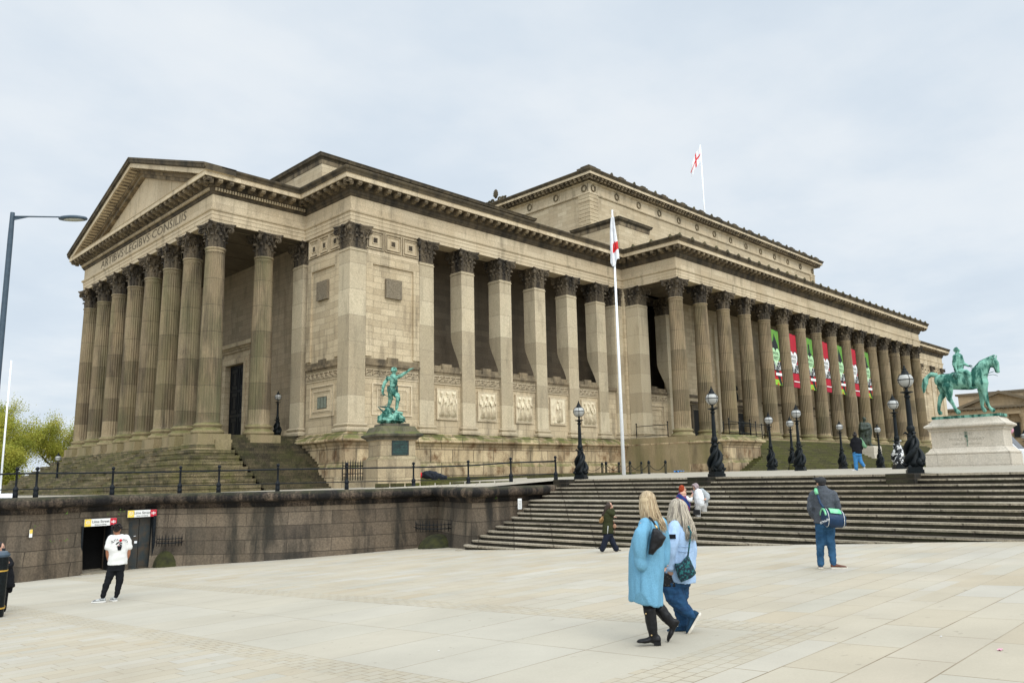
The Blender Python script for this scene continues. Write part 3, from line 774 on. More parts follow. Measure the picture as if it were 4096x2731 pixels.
c_ = hb(MB().sweep(PLAN, bed, True).sweep(PLAN, modz, True).sweep(PLAN, [(.3,ZF+.706),(1.0,ZF+.706),(1.0,ZF+.7205),(.3,ZF+.7205)], True), 'bed_moulding', 'shade_stone')  # bed and thin soffit slab coloured dark as painted cornice shade
hb(MB().sweep(PLAN, cor, True), 'corona', 'ashlar_clean')
# the sima is left off along the portico gable
SIM = [(22.55,51.55),(XB,51.55),(XB,YB),(XP,YB),(XP,YP),(XQ,YP),(XQ,YB),(158.1,YB),(158.1,YW),(XB,YW),(XB,78.69),(22.55,78.69)]
hb(MB().sweep(SIM, sima), 'gutter_moulding', 'dark_cornice')
def along(path, step, closed=True):
    """points and outward normals along a plan path"""
    n = len(path); out = []
    for i in range(n if closed else n-1):
        a = Vector(path[i]); b = Vector(path[(i+1) % n]); L_ = (b-a).length; d = (b-a)/L_
        k = max(1, round(L_/step))
        for j in range(k+1):
            out.append((a+d*(L_*j/k), d, j in (0, k)))
    return out
MODS = []
VIS = [(22.55,78.69),(22.55,51.55),(XB,51.55),(XB,YB),(XP,YB),(XP,YP),(XQ,YP),(XQ,YB),(158.1,YB),(158.1,60)]
for i in range(len(VIS)-1):
    a = Vector(VIS[i]); b = Vector(VIS[i+1]); L_ = (b-a).length; d = (b-a)/L_; nn = Vector((d.y,-d.x))
    a0 = -.62 if i in (0,1,3,5,7) else 1.05; k = round(L_/.84)
    conv_a = VIS[i] not in ((XB,51.55),(XP,YB),(XQ,YB)); conv_b = VIS[i+1] not in ((XB,51.55),(XP,YB),(XQ,YB))
    s0 = -.70 if conv_a else .75; s1 = L_+.70 if conv_b else L_-.75
    k = max(2, round((s1-s0)/.84))
    for j in range(k+1):
        p = a+d*(s0+(s1-s0)*j/k)
        T = Matrix.Translation((p.x, p.y, 0)) @ Matrix(((nn.x,d.x,0,0),(nn.y,d.y,0,0),(0,0,1,0),(0,0,0,1)))
        MODS.append((p.length, T))
        
MODS.sort(key=lambda t: t[0]); rest = MB()
for n_, (_, T) in enumerate(MODS):
    m_ = MB() if n_ < 100 else rest
    m_.box(.35,.92,-.15,.15,ZF+.46,ZF+.70,T); m_.box(.92,.99,-.15,.15,ZF+.54,ZF+.70,T); m_.box(.35,.62,-.12,.12,ZF+.38,ZF+.47,T)
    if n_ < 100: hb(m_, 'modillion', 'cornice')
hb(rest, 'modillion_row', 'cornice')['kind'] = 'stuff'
for i in (0,1):
    den = MB()
    a = Vector(VIS[i]); b = Vector(VIS[i+1]); L_ = (b-a).length; d = (b-a)/L_; nn = Vector((d.y,-d.x)); k = int(L_/.20)
    for j in range(k):
        p = a+d*(L_*j/k+.05); T = Matrix.Translation((p.x, p.y, 0)) @ Matrix(((nn.x,d.x,0,0),(nn.y,d.y,0,0),(0,0,1,0),(0,0,0,1)))
        den.box(.18,.33,0,.12,ZF+.09,ZF+.30,T)
    hb(den, 'dentil_row', 'ashlar')
# inscription
TS = Matrix(((0,0,-1,22.542),(-1,0,0,65.0),(0,1,0,21.11),(0,0,0,1)))
ins = join_text('inscription', [('ARTIBVS·LEGIBVS·CONSILIIS', 0.98, TS @ Matrix.Diagonal((1.16,1,1,1)))], M['letters'], hall)
xs = [v.co.y for v in ins.data.vertices]; wy = max(xs)-min(xs); cy = (max(xs)+min(xs))/2
for v in ins.data.vertices: v.co.y = (65.0-HL.y)+(v.co.y-cy)*18.3/wy
# ---- gable of the portico
SL = (27.73-22.75)/14.85; YA = 65.12
def gb(mb, h0, h1, x0, x1, clip=22.752):
    """band parallel to the rake between heights h0..h1 over the base line, cut off at the horizontal cornice"""
    def y_at(h): return 50.27+max(0.0, (clip-22.75-h)/SL)
    def zz(y, h): return 22.75+(y-50.27)*SL+h
    ya, yb = y_at(h0), y_at(h1)
    for s in (1, -1):
        f = (lambda y: y) if s == 1 else (lambda y: 2*YA-y)
        poly = [(ya, zz(ya,h0)),(YA, zz(YA,h0)),(YA, zz(YA,h1)),(yb, zz(yb,h1))]
        if yb < ya-1e-6 and zz(yb,h1) > clip+1e-6 or h0 >= 0: pass
        if h0 >= 0 and ya == yb: poly = [(ya, zz(ya,h0)),(YA, zz(YA,h0)),(YA, zz(YA,h1)),(yb, zz(yb,h1))]
        mb.prism([(f(y), z) for y, z in poly], 0, x0, x1)
sm_ = MB(); gb(sm_, .0, .18, 21.42, 23.6); gb(sm_, .18, .33, 21.32, 23.6); gb(sm_, .33, .47, 21.27, 23.6)
n_ = int(15.5/.24)
for s in (1,-1):
    for i in range(n_):
        y = 50.4+i*.231; z = 22.75+(y-50.27)*SL+.06; yy = y if s == 1 else 2*YA-y
        sm_.box(21.30, 21.42, yy-.06, yy+.06, z, z+.27)
hb(sm_, 'raking_gutter', 'dark_cornice')
g2 = MB(); gb(g2, -.36, 0.0, 21.48, 23.6); hb(g2, 'raking_corona', 'ashlar_clean')
g3 = MB(); gb(g3, -.66, -.36, 22.22, 23.6); gb(g3, -.95, -.66, 22.42, 23.6)
n_ = int(15/.42)
for s in (1,-1):
    for i in range(6, n_):
        y = 50.6+i*.42; z = 22.75+(y-50.27)*SL-.40; yy = y if s == 1 else 2*YA-y
        if z-.1 > 22.8: g3.box(21.6, 22.22, yy-.06, yy+.06, z-.02, z+.05)
hb(g3, 'raking_bed_moulding', 'cornice')
ty = MB()
def zr(y, h): return 22.75+(y-50.27)*SL+h
yc = 50.27+(22.752-22.75+.95)/SL
ty.prism([(yc,22.752),(2*YA-yc,22.752),(YA,zr(YA,-.95))], 0, 22.75, 23.5)
hb(ty, 'tympanum', 'ashlar_clean')
rf = MB(); rf.prism([(50.4,22.9),(2*YA-50.4,22.9),(YA,zr(YA,.30))], 0, 23.5, 34.5)
rf.box(30.6, 157.6, 46.2, 84.1, 23.0, 23.3); rf.box(62.0,125.6,40.0,46.3,23.0,23.29)
M['lead'] = plain('lead_roof', (0.16,0.16,0.15), 0.7)
hb(rf, 'roof', 'lead')
# ---- masses and walls
W = MB()
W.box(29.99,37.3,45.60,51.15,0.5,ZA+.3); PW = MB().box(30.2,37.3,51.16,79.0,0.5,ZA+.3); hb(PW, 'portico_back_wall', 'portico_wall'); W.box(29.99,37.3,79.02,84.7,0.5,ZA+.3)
W.box(37.31,60.9,45.72,48.6,.5,9.62)            # screen wall under the open bays
W.box(60.95,63.25,45.2,46.4,.5,ZA+.3); W.box(63.26,69.01,45.2,48.6,.5,9.62); W.box(69.02,126.4,45.2,46.4,.5,ZA+.3)   # back wall of the east portico
W.box(126.45,158.0,45.60,84.6,.5,ZA+.3); W.box(37.3,158,80,84.65,.5,ZA+.3)
hb(W, 'wall', 'ashlar')
I = MB()
I.box(37.31,76.0,50.2,51.0,9.0,ZA+.3); I.box(60.9,69.0,46.45,53.0,ZA-.2,ZA+.3); I.box(37.31,76.0,48.6,53.0,9.0,9.61); I.box(75.6,76.0,46.4,53.0,9.6,ZA+.3)
I.box(23.4,30.19,52.2,78.0,ZA+.02,ZA+.30); I.box(61.8,126.0,40.0,45.19,ZA+.02,ZA+.3); I.box(37.3,60.9,46.2,53.0,ZA+.02,ZA+.3)
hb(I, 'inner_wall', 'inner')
for i in range(8):
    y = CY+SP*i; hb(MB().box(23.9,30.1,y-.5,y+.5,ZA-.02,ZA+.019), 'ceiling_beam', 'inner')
for i in range(16):
    x = XP+.65+SPE*i; hb(MB().box(x-.5,x+.5,40.5,45.1,ZA-.02,ZA+.019), 'ceiling_beam', 'inner')
class Face:
    """local frame of a facade: u along, d outwards, z up"""
    def __init__(s, ax, pos): s.ax, s.pos = ax, pos
    def box(s, mb, u0, u1, d0, d1, z0, z1):
        if s.ax == 'E': mb.box(u0, u1, s.pos-d1, s.pos-d0, z0, z1)
        else: mb.box(s.pos-d1, s.pos-d0, u0, u1, z0, z1)
    def frame(s, mb, u0, u1, z0, z1, w, d0, d1):
        s.box(mb, u0, u1, d0, d1, z0, z0+w); s.box(mb, u0, u1, d0, d1, z1-w, z1)
        s.box(mb, u0, u0+w, d0, d1, z0+w, z1-w); s.box(mb, u1-w, u1, d0, d1, z0+w, z1-w)
def meander(face, mb, u0, u1, z0, z1, d0, d1, n, flip=False):
    h = z1-z0; t = h/11; cw = (u1-u0)/n
    face.box(mb, u0, u1, d0, d1, z0, z0+t*.8); face.box(mb, u0, u1, d0, d1, z1-t*.8, z1)
    for i in range(n):
        a = u0+cw*i+t*.6; b = a+cw-t*1.8; w = t*1.0
        g = lambda k: z0+h*k
        face.box(mb, a, b, d0, d1, g(.82), g(.82)+w*.9); face.box(mb, a, a+w, d0, d1, g(.15), g(.82))
        face.box(mb, a, b, d0, d1, g(.15), g(.15)+w*.9); face.box(mb, b-w, b, d0, d1, g(.15)+w, g(.66))
        m_ = (a+b)/2
        face.box(mb, a+w*2.2, b, d0, d1, g(.58), g(.58)+w*.9); face.box(mb, a+w*2.2, a+w*3.2, d0, d1, g(.36), g(.58)); face.box(mb, a+w*2.2, b-w*2, d0, d1, g(.33), g(.33)+w*.9)
basep = [(.0,0),(.14,.0),(.16,.06),(.16,.20),(.12,.26),(.07,.28),(.05,.36),(.09,.42),(.10,.50),(.07,.56),(.02,.60),(0,.62)]
def pier(x0, x1, y0, y1, name, cap=True, z0=Z0, free=False, labelless=True):
    """square pier or pilaster: shaft with a base, and its capital as a piece of its own"""
    cx, cy, hx, hy = (x0+x1)/2, (y0+y1)/2, (x1-x0)/2, (y1-y0)/2
    mb = MB()
    if not free: mb.box(x0, x1, y0, y1, z0, ZN)
    mb.sqlathe([(a*1.6, b) for a, b in basep], hx, hy, (cx, cy, z0))
    mb.sqlathe([(.0,-.22),(.045,-.20),(.045,-.14),(0,-.12)], hx, hy, (cx, cy, ZN))
    if free:
        # below 13 m the deep pier is cut back in a curve towards the screen wall
        poly = [(y0,9.5),(y0,13.0),(y1,13.0),(y1,12.7),(y1-.08,12.35),(y1-.24,11.95),(y1-.48,11.45),(y1-.74,10.9),(y1-.94,10.4),(y1-1.04,10.0),(y1-1.06,9.5)]
        mb.prism(poly, 0, x0, x1); mb.box(x0, x1, y0, y1, 13.001, ZN); mb.box(x0, x1, y0, y1, z0, 9.499)
    o = mb.build(name, M['pier'], hall)
    origin_to(o, (cx, cy, z0))
    if cap:
        c = col_obj('capital', SQCAP, o, (0, 0, ZN-z0)); c.scale = (hx/.665, hy/.665, 1)
    return o
pier(29.83,31.2,YB,46.83,'corner_pier')
pier(36.0,37.35,YB,46.8,'pilaster')
for x0 in (40.18,44.38,48.6,52.82,57.02): pier(x0, x0+1.33, YB, 46.8, 'pier', free=True)
pier(59.75,61.1,YB,46.8,'pilaster')
pier(29.83,31.2,51.75,53.2,'pilaster'); pier(29.83,31.2,77.1,78.5,'pilaster')
pier(61.22,62.75,43.72,45.15,'pilaster'); pier(67.6,69.0,44.85,46.2,'pilaster',free=True)
pier(124.9,126.4,43.72,45.15,'pilaster')
for x0 in (126.6,132.5,138.7,144.9,151.0,156.6): pier(x0,x0+1.4,YB,46.8,'pilaster')
for x0 in (77.2,85.7,94.2,102.7,111.2,119.7): pier(x0,x0+1.2,44.95,46.0,'pilaster',cap=False)
# ---- panelled bays
FE, FS = Face('E', YB+.14), Face('S', XB+.16)
def bay_top(face, a, b):
    mb = MB()
    face.box(mb, a, b, 0, .07, 17.66, 17.80); face.box(mb, a, b, 0, .035, 17.80, 19.58)
    n = 3; w = (b-a)/n; cj = MB(); lj = MB()
    for i in range(n):
        c0, c1 = a+w*i+.07, a+w*(i+1)-.07
        for k, (ins_, dd) in enumerate(((0,.13),(.17,.10))):
            face.frame(mb, c0+ins_, c1-ins_, 18.05+ins_, 19.42-ins_, .05, .03, dd)
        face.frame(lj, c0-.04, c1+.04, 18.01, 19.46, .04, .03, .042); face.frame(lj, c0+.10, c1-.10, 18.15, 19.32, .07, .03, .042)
        m_ = (c0+c1)/2
        face.frame(mb, m_-.25, m_+.25, 18.48, 18.98, .06, .03, .09)
        face.box(cj, m_-.19, m_+.19, .036, .045, 18.54, 18.92)
        for q in range(5):
            aa = q*1.256; u, z = m_+.10*math.cos(aa), 18.73+.10*math.sin(aa)
            P = (u, face.pos-.06, z) if face.ax == 'E' else (face.pos-.06, u, z)
            cj.ball(P, (.07,.05,.07) if face.ax == 'E' else (.05,.07,.07), 6)
    hb(lj, 'coffer_shade', 'cornice'); o = hb(mb, 'coffer_frieze', 'ashlar_clean'); cj.build('rosette', M['capital'], o)  # thin dark frames paint shadow grooves round the coffers
def blank_bay(face, a, b, window=False):
    bay_top(face, a, b)
    mb = MB(); lo = 10.25
    # projecting border leaves a sunk panel
    face.box(mb, a, a+.55, 0, .135, lo, 16.95); face.box(mb, b-.55, b, 0, .135, lo, 16.95); face.box(mb, a, b, 0, .135, 16.95, 17.62)
    m_ = (a+b)/2
    hb(mb, 'sunk_panel', 'ashlar'); mb = MB()
    face.box(mb, m_-.70, m_+.70, 0, .22, 14.62, 16.02)
    hb(mb, 'square_block', 'rough_block')
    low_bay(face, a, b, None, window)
def low_bay(face, a, b, relief=None, window=False, d=0.0):
    mb = MB(); m_ = (a+b)/2
    face.box(mb, a, b, 0, .22+d, 9.62, 9.80); face.box(mb, a, b, 0, .14+d, 9.50, 9.62)
    for k, (u0, u1, dd, zt) in enumerate(((a+.02, m_-.5, .02, 10.12), (m_-.48, m_+.48, .10, 10.28), (m_+.5, b-.02, .02, 10.12))):
        face.box(mb, u0, u1, dd-.3, dd, 9.80, zt)
    hb(mb, 'ledge', 'cornice')
    mk = MB(); face.box(mk, a, b, 0, .05+d, 8.72, 8.80); face.box(mk, a, b, 0, .05+d, 9.42, 9.50)
    nn = max(5, round((b-a-.1)/.56)); meander(face, mk, a+.06, b-.06, 8.86, 9.37, 0, .09+d, nn); bk = MB(); face.box(bk, a+.03, b-.03, -.02, .018, 8.84, 9.39); hb(bk, 'frieze_shade', 'cornice')  # dark backing paints the shadow lines between the keys
    hb(mk, 'key_pattern_frieze', 'ashlar_clean')
    fr = MB()
    if relief is None:
        face.frame(fr, m_-(b-a)*.37, m_+(b-a)*.37, 6.15, 8.42, .10, 0, .07); face.frame(fr, m_-(b-a)*.28, m_+(b-a)*.28, 6.55, 8.05, .07, 0, .05)
        hb(fr, 'panel_frame', 'ashlar_clean')
        if window:
            w = MB(); face.box(w, m_-.62, m_+.62, 0, .012, 6.75, 7.6)
            wo = w.build('window', M['dark'], hall); g = MB()
            for q in range(3): face.box(g, m_-.58+q*.41, m_-.24+q*.41, .012, .03, 6.79, 7.56)
            M['pane'] = plain('grey_glass', (0.20,0.22,0.17), 0.25); g.build('pane', M['pane'], wo)
    else:
        face.frame(fr, m_-1.03, m_+1.03, 6.05, 8.42, .12, 0, .10); hb(fr, 'panel_frame', 'ashlar_clean')
        relief_panel(m_, relief)
def relief_panel(cx, kind):
    y = YB+.14+.10
    mb = MB(); mb.box(cx-.9, cx+.9, y-.08, y, 6.19, 8.30)
    yy = y-.10
    rr = random.Random(int(cx*10))
    figs = {3: (-.58,0,.58), 1: (0.05,), 2: (-.4,.38)}[kind]
    for f in figs:
        x = cx+f; lean = rr.uniform(-.04,.04); arm = rr.choice((-1,1))
        mb.ball((x+lean, yy-.03, 8.02), (.105,.10,.13), 12); mb.ball((x+lean, yy+.0, 8.07), (.135,.08,.12), 12)
        mb.tube([(x+lean, yy, 7.9),(x, yy, 7.78)], [.06,.09], 8)
        rings = []
        for z, w_, dp in ((7.82,.10,.06),(7.75,.20,.09),(7.6,.22,.11),(7.35,.17,.11),(7.15,.17,.11),(6.95,.23,.12),(6.6,.24,.12),(6.28,.27,.12)):
            ring = []
            for i in range(20):
                a = 2*PI*i/20; fold = 1+.10*math.sin(a*7+z*2.0)*(1 if z < 7.3 else .3)
                ring.append((x+lean*(z-6.3)+w_*math.cos(a)*fold, yy+.045+dp*.65*math.sin(a)*fold, z))
            rings.append(ring)
        mb.loft(rings)
        mb.tube([(x-.2,yy-.04,7.68),(x-.27,yy-.05,7.35),(x-.05+.1*arm,yy-.12,7.25+.1*rr.random())], [.06,.055,.045], 8)
        mb.tube([(x+.2,yy-.04,7.68),(x+.27,yy-.05,7.38),(x+.12*arm+.1,yy-.10,7.55 if arm > 0 else 7.1)], [.06,.055,.045], 8)
        for k in range(3):
            s = rr.uniform(-.15,.1)
            mb.tube([(x-.18,yy-.08,7.6-k*.1),(x+s,yy-.13,7.0-k*.15),(x+.2,yy-.08,6.6-k*.12)], .018, 5)
        for k in range(4):
            mb.tube([(x-.16+k*.1,yy-.09,7.1),(x-.19+k*.12,yy-.12,6.7),(x-.2+k*.135,yy-.11,6.25)], .02, 5)
    if kind == 1:
        mb.tube([(cx+.5,yy-.03,8.1),(cx+.48,yy-.03,6.3)], .025, 6); mb.box(cx-.6,cx-.3,yy-.05,y,6.2,6.75); mb.ball((cx+.25,yy-.05,7.5),(.1,.06,.1),8)
    if kind == 3 and rr.random() > .4:
        mb.ball((cx+.22, yy-.06, 7.75), (.13,.06,.13), 10)
    hb(mb, 'relief_panel', 'relief', 'pale carved panel of '+('one robed figure' if kind == 1 else 'three robed figures' if kind == 3 else 'two robed figures'))
blank_bay(FE, 31.22, 35.98); blank_bay(FS, 46.85, 51.13, window=True)
FS2 = Face('S', XB+.16); blank_bay(FS2, 79.1, 83.4)
FR = Face('E', YB+.24)
for (a, b, k) in ((37.36,40.17,3),(41.52,44.37,3),(45.72,48.59,3),(49.94,52.81,1),(54.16,57.01,3),(58.36,59.74,None)):
    if k is None:
        o = MB(); FR.box(o, a, b, 0, .2, 9.5, 9.8); hb(o, 'ledge', 'cornice')
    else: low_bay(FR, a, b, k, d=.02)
# extra relief half seen behind the flagpole
FP = Face('E', 45.2)
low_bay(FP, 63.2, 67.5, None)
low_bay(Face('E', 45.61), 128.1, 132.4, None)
for (a, b) in ((128.1,132.4),(134.0,138.6),(140.2,144.8),(146.4,150.9),(152.5,156.5)):
    f = Face('E', 45.6); bay_top(f, a, b); mb = MB(); m_ = (a+b)/2
    f.box(mb, m_-.72, m_+.72, 0, .2, 14.6, 16.0); f.box(mb, a, b, 0, .2, 9.6, 9.8); hb(mb, 'sunk_panel', 'ashlar')
# upper doors and cornices inside the east portico
tr = MB()
for xc in (72.9, 82.0, 93.5, 105.0, 114.0):
    dm = MB(); FP.box(dm, xc-.75, xc+.75, 0, .02, Z0, 8.3); hb(dm, 'door', 'door_dark'); FP.frame(tr, xc-1.05, xc+1.05, Z0-.1, 8.7, .30, 0, .16)
    FP.box(tr, xc-1.25, xc+1.25, 0, .35, 8.95, 9.15)
FP.box(tr, 69.1, 124.8, 0, .16, 9.6, 9.85); FP.box(tr, 69.1, 124.8, 0, .12, 8.72, 8.8)
hb(tr, 'door_frame', 'inner')
for xc in (79.2, 88.0):   # wall lanterns on brackets
    lb = MB()
    lb.lathe([(.05,0),(.35,.1),(.5,.4),(.45,.9),(.3,1.3),(.5,1.4),(.42,1.8),(.1,2.0)], 12, (xc, 44.2, 9.3))
    lb.tube([(xc,44.2,9.5),(xc,44.6,9.1),(xc,45.2,9.0)], .08, 6)
    hb(lb, 'wall_lantern', 'black')
# south doorway
FD = Face('S', 30.2); dd = MB(); FD.box(dd, 60.65, 63.85, 0, .03, Z0, 11.42)
dr = dd.build('door', M['door_dark'], hall); dt = MB()
for s in (0, 1):
    u = 60.75+s*1.52
    for z in (5.2,7.3,9.3): FD.frame(dt, u+.1, u+1.38, z, z+1.9, .1, .03, .08); FD.frame(dt, u+.35, u+1.1, z+.4, z+1.5, .07, .03, .07)
dt.build('door_panel', M['dark_iron'], dr)
df = MB(); FD.frame(df, 60.2, 64.3, Z0-.4, 11.84, .42, .03, .50); FD.frame(df, 59.85, 64.67, Z0-.8, 12.1, .34, 0, .40)
FD.box(df, 59.6, 64.9, 0, .16, 12.11, 12.5); FD.box(df, 59.3, 65.2, 0, .45, 12.72, 12.85); FD.box(df, 59.1, 65.4, 0, .65, 12.85, 13.2)
for i in range(24): FD.box(df, 59.5+i*.235, 59.62+i*.235, .0, .34, 12.5, 12.72)
hb(df, 'door_frame', 'ashlar')
bm_ = MB(); bm_.box(29.95,30.2,53.25,77.0,Z0,5.5); hb(bm_, 'skirting', 'ashlar')
# ---- plinth
def swp(prof, path, name, mat): return hb(MB().sweep(path, prof), name, mat)
PL = [(29.62,52.6),(29.62,47.15),(29.36,47.15),(29.36,44.95),(31.6,44.95),(31.6,45.22),(60.7,45.22),(60.7,34.9),(66.3,34.9),(66.3,38.4)]
pp = [(-.6,.4),(.42,.4),(.42,2.50),(.30,2.62),(.22,2.74),(.12,2.95),(.12,3.98),(.16,4.0),(.22,4.08),(.24,4.20),(.50,4.30),(.52,4.36),(.50,4.44),(.30,4.62),(-.2,4.93),(-.6,4.93)]
swp(pp, PL, 'plinth', 'plinth')
swp(pp, [(126.9,34.9),(126.9,45.22),(158.6,45.22),(158.6,60)], 'plinth', 'plinth')
fl = MB(); fl.box(60.2,127.0,38.35,45.3,.4,Z0-.001); fl.box(60.3,66.5,35.2,38.36,.4,4.90); fl.box(24.35,30.3,52.3,78.0,.4,Z0-.001)
fl.box(23.2,24.36,50.9,79.4,.4,4.57)
hb(fl, 'portico_floor', 'base')
# ---- stairs
se = MB()
for k in range(19):
    z = Z0-.172*k-.001; y = 38.4-.37*k; xl = 66.4 if y > 34.9 else 66.4-(34.9-y)*2.9; xr = 121.2 if y > 34.9 else 121.2+(34.9-y)*2.0
    se.box(xl, xr, y-.37, y+.004*k+.3, .3, z-.172)
hb(se, 'east_stair', 'steps_green')
ss = MB()
for k in range(21):
    z = Z0-.19*(k+1); y = 51.75-.307*(k)
    if z > .8: ss.box(24.3, 29.7, y-.307, 52.3-.004*k, .2, z)
ss.box(24.3,29.7,51.75,52.32,.2,Z0-.002)
M['stair_dark'] = stone('dark_stair_stone', (0.115,0.095,0.055), (0.05,0.043,0.025), 1.7, 0.19, 0.008, stain_amt=0.75, stain=(0.022,0.02,0.012), moss=0.85, moss_side=0.4, moss_c=(0.07,0.08,0.018), mort_d=0.6, grain=0.35, lo=0.45, hi=0.62)
hb(ss, 'inset_stair', 'stair_dark')
M['tier'] = stone('podium_tier_stone', (0.29,0.24,0.145), (0.065,0.06,0.028), 1.25, 0.19, 0.016, stain_amt=0.85, stain=(0.045,0.04,0.025), moss=1.0, moss_side=0.5, moss_c=(0.13,0.135,0.025), mort_d=0.65, grain=0.35, lo=0.45, hi=0.66)
ti = MB()
for k in range(9):
    z = 4.24-.38*k; e = .62*k+.05*(k % 3)
    ti.box(22.0-e, 24.29, 51.0-e, 79.3+e, .1, z-.19); ti.box(21.96-e, 24.295, 50.96-e, 79.34+e, z-.19, z)
for k in range(9):                                # ragged intermediate blocks on the long face
    z = 4.05-.38*k; e = .62*k+.05*(k % 3)
    y = 53.5+k*.1
    while y < 78+e:
        w_ = R.uniform(.5,1.6)
        if R.random() < .78: ti.box(22.0-e-.34, 22.2-e, y, y+w_-.03, z-.4, z-.005)
        y += w_
hb(ti, 'stepped_podium', 'tier')
# ---- antefixes along the east portico gutter
def antefix(x, y, z, nx, ny):
    af = MB()
    T = Matrix.Translation((x, y, z)) @ Matrix(((nx,-ny,0,0),(ny,nx,0,0),(0,0,1,0),(0,0,0,1)))
    af.ball((.02,0,-.05), (.16,.20,.17), 8, T); af.ball((.0,0,.10), (.12,.13,.14), 8, T); af.box(-.5,.02,-.07,.07,-.02,.12,T); hb(af, 'antefix', 'dark_cornice')
for i in range(32): antefix(XP-1.0+i*2.125, YP-1.27, ZS, 0, -1)
for i in range(3): antefix(XP-1.27, YP-.4+i*2.1, ZS, -1, 0)
# ---- raised attics
def attic(x0, x1, y0, y1, z0, zt, over, name, mat='ashlar_attic', ch=.45):
    mb = MB(); mb.box(x0, x1, y0, y1, z0, zt-ch)
    hb(mb, name, mat)
    P_ = [(x0,y1),(x0,y0),(x1,y0),(x1,y1)]
    c = MB().sweep(P_, [(-.8,zt-ch),(.06,zt-ch),(.12,zt-ch*.72),(over*.8,zt-ch*.55),(over*.86,zt-ch*.25),(over,zt-ch*.1),(over,zt),(-.8,zt)], True)
    hb(c, name+'_cornice', 'dark_cornice')
    c = MB().sweep(P_, [(-.3,zt-ch-.34),(.05,zt-ch-.34),(.08,zt-ch-.12),(.08,zt-ch-.002),(-.3,zt-ch-.002)], True); hb(c, name+'_band', 'cornice')
attic(34.0, 60.0, 56.29, 74.0, 22.5, 29.32, .45, 'low_attic', ch=.5)
attic(62.2, 67.4, 46.25, 52.2, 22.9, 27.45, .35, 'corner_block')
GX0, GX1, GY0, GY1 = 64.8, 120.9, 52.0, 78.2
ga = MB(); ga.box(GX0, GX1, GY0, GY1, 22.5, 33.6)
for (x, y, sx, sy) in ((GX0,GY0,1,1),(GX1,GY0,-1,1),(GX0,GY1,1,-1)):
    for k in range(21):
        z = 23.2+.43*k
        a, b = sorted((x-.12*sx, x+1.4*sx)); c, d = sorted((y-.12*sy, y+1.5*sy)); ga.box(a, b, c, d, z, z+.37)
        a, b = sorted((x-.05*sx, x+1.38*sx)); c, d = sorted((y-.05*sy, y+1.48*sy)); ga.box(a, b, c, d, z+.37, z+.43)
hb(ga, 'great_attic', 'ashlar_attic')
GP = [(GX0,GY1),(GX0,GY0),(GX1,GY0),(GX1,GY1)]
hb(MB().sweep(GP, [(-.3,32.18),(.14,32.18),(.2,32.28),(.16,32.4),(.07,32.45),(.07,33.42),(.2,33.46),(.34,33.58),(-.3,33.58)], True), 'great_attic_frieze', 'ashlar_clean')
hb(MB().sweep(GP, [(-.8,33.98),(1.12,33.98),(1.12,34.24),(-.8,34.24)], True), 'great_attic_corona', 'ashlar_clean')
hb(MB().sweep(GP, [(-.8,34.242),(1.14,34.242),(1.22,34.4),(1.30,34.5),(1.30,34.62),(-.8,34.7)], True), 'great_attic_gutter', 'dark_cornice')
gm = MB()
for i, (a, b) in enumerate(((Vector((GX0,GY1)),Vector((GX0,GY0))),(Vector((GX0,GY0)),Vector((GX1,GY0))))):
    L_ = (b-a).length; d = (b-a)/L_; nn = Vector((d.y,-d.x)); k = round((L_+1.2)/.62)
    for j in range(k+1):
        p = a+d*(-.6*(i)+(L_+.6*(1 if True else 0)+.6*i)*j/k)
        T = Matrix.Translation((p.x,p.y,0)) @ Matrix(((nn.x,d.x,0,0),(nn.y,d.y,0,0),(0,0,1,0),(0,0,0,1)))
        gm.box(.06,.85,-.16,.16,33.60,33.80,T); gm.box(.06,1.0,-.16,.16,33.80,33.979,T)
    k = round((L_-1.2)/4.27)
    for j in range(k+1):
        p = a+d*(.62+(L_-1.24)*j/k)
        T = Matrix.Translation((p.x,p.y,32.93)) @ Matrix(((nn.x,d.x,0,0),(nn.y,d.y,0,0),(0,0,1,0),(0,0,0,1)))
        wr = MB(); pts = [(.10, .30*math.cos(t), .34*math.sin(t)) for t in [2*PI*q/16 for q in range(17)]]
        wr.tube(pts, .085, 6, T)
        for q in range(12): t = 2*PI*q/12; wr.ball((.15,.32*math.cos(t),.36*math.sin(t)), .075, 5, T)
        wr.box(.06,.09,.46,.50,-.42,.45,T); hb(wr, 'wreath', 'cornice')
        q_ = p+nn*.9
        T = Matrix.Translation((q_.x,q_.y,34.62)) @ Matrix(((nn.x,d.x,0,0),(nn.y,d.y,0,0),(0,0,1,0),(0,0,0,1)))
        if i == 1 and j: hb(MB().box(-.8,.25,-.55,.55,0,.22,T).box(-.7,.1,-.38,.38,.22,.42,T), 'parapet_block', 'dark_cornice')
        if i == 1 and j < k:
            q_ = p+d*2.1+nn*1.1; T = Matrix.Translation((q_.x,q_.y,34.66)) @ Matrix(((nn.x,d.x,0,0),(nn.y,d.y,0,0),(0,0,1,0),(0,0,0,1)))
            hb(MB().ball((0,0,.05),(.2,.25,.2),8,T).ball((0.05,0,.2),(.12,.14,.14),8,T), 'lion_head_spout', 'dark_cornice')
hb(gm, 'great_attic_bracket_row', 'cornice'); hb(MB().sweep(GP, [(-.3,33.585),(.05,33.585),(.05,33.976),(-.3,33.976)], True).sweep(GP, [(.1,33.972),(1.05,33.972),(1.05,33.979),(.1,33.979)], True), 'great_attic_soffit', 'shade_stone')  # dark band and thin slab paint the shade below the attic corona
ab = MB(); ab.box(64.0,66.0,51.2,53.0,34.6,35.05); ab.box(64.3,65.6,51.5,52.7,35.05,35.3)
hb(ab, 'corner_block_cap', 'dark_cornice')
pf = MB()
pf.prism([(64.1,34.6),(67.9,34.6),(67.4,34.9),(64.6,34.9)], 0, 63.9, 64.3)
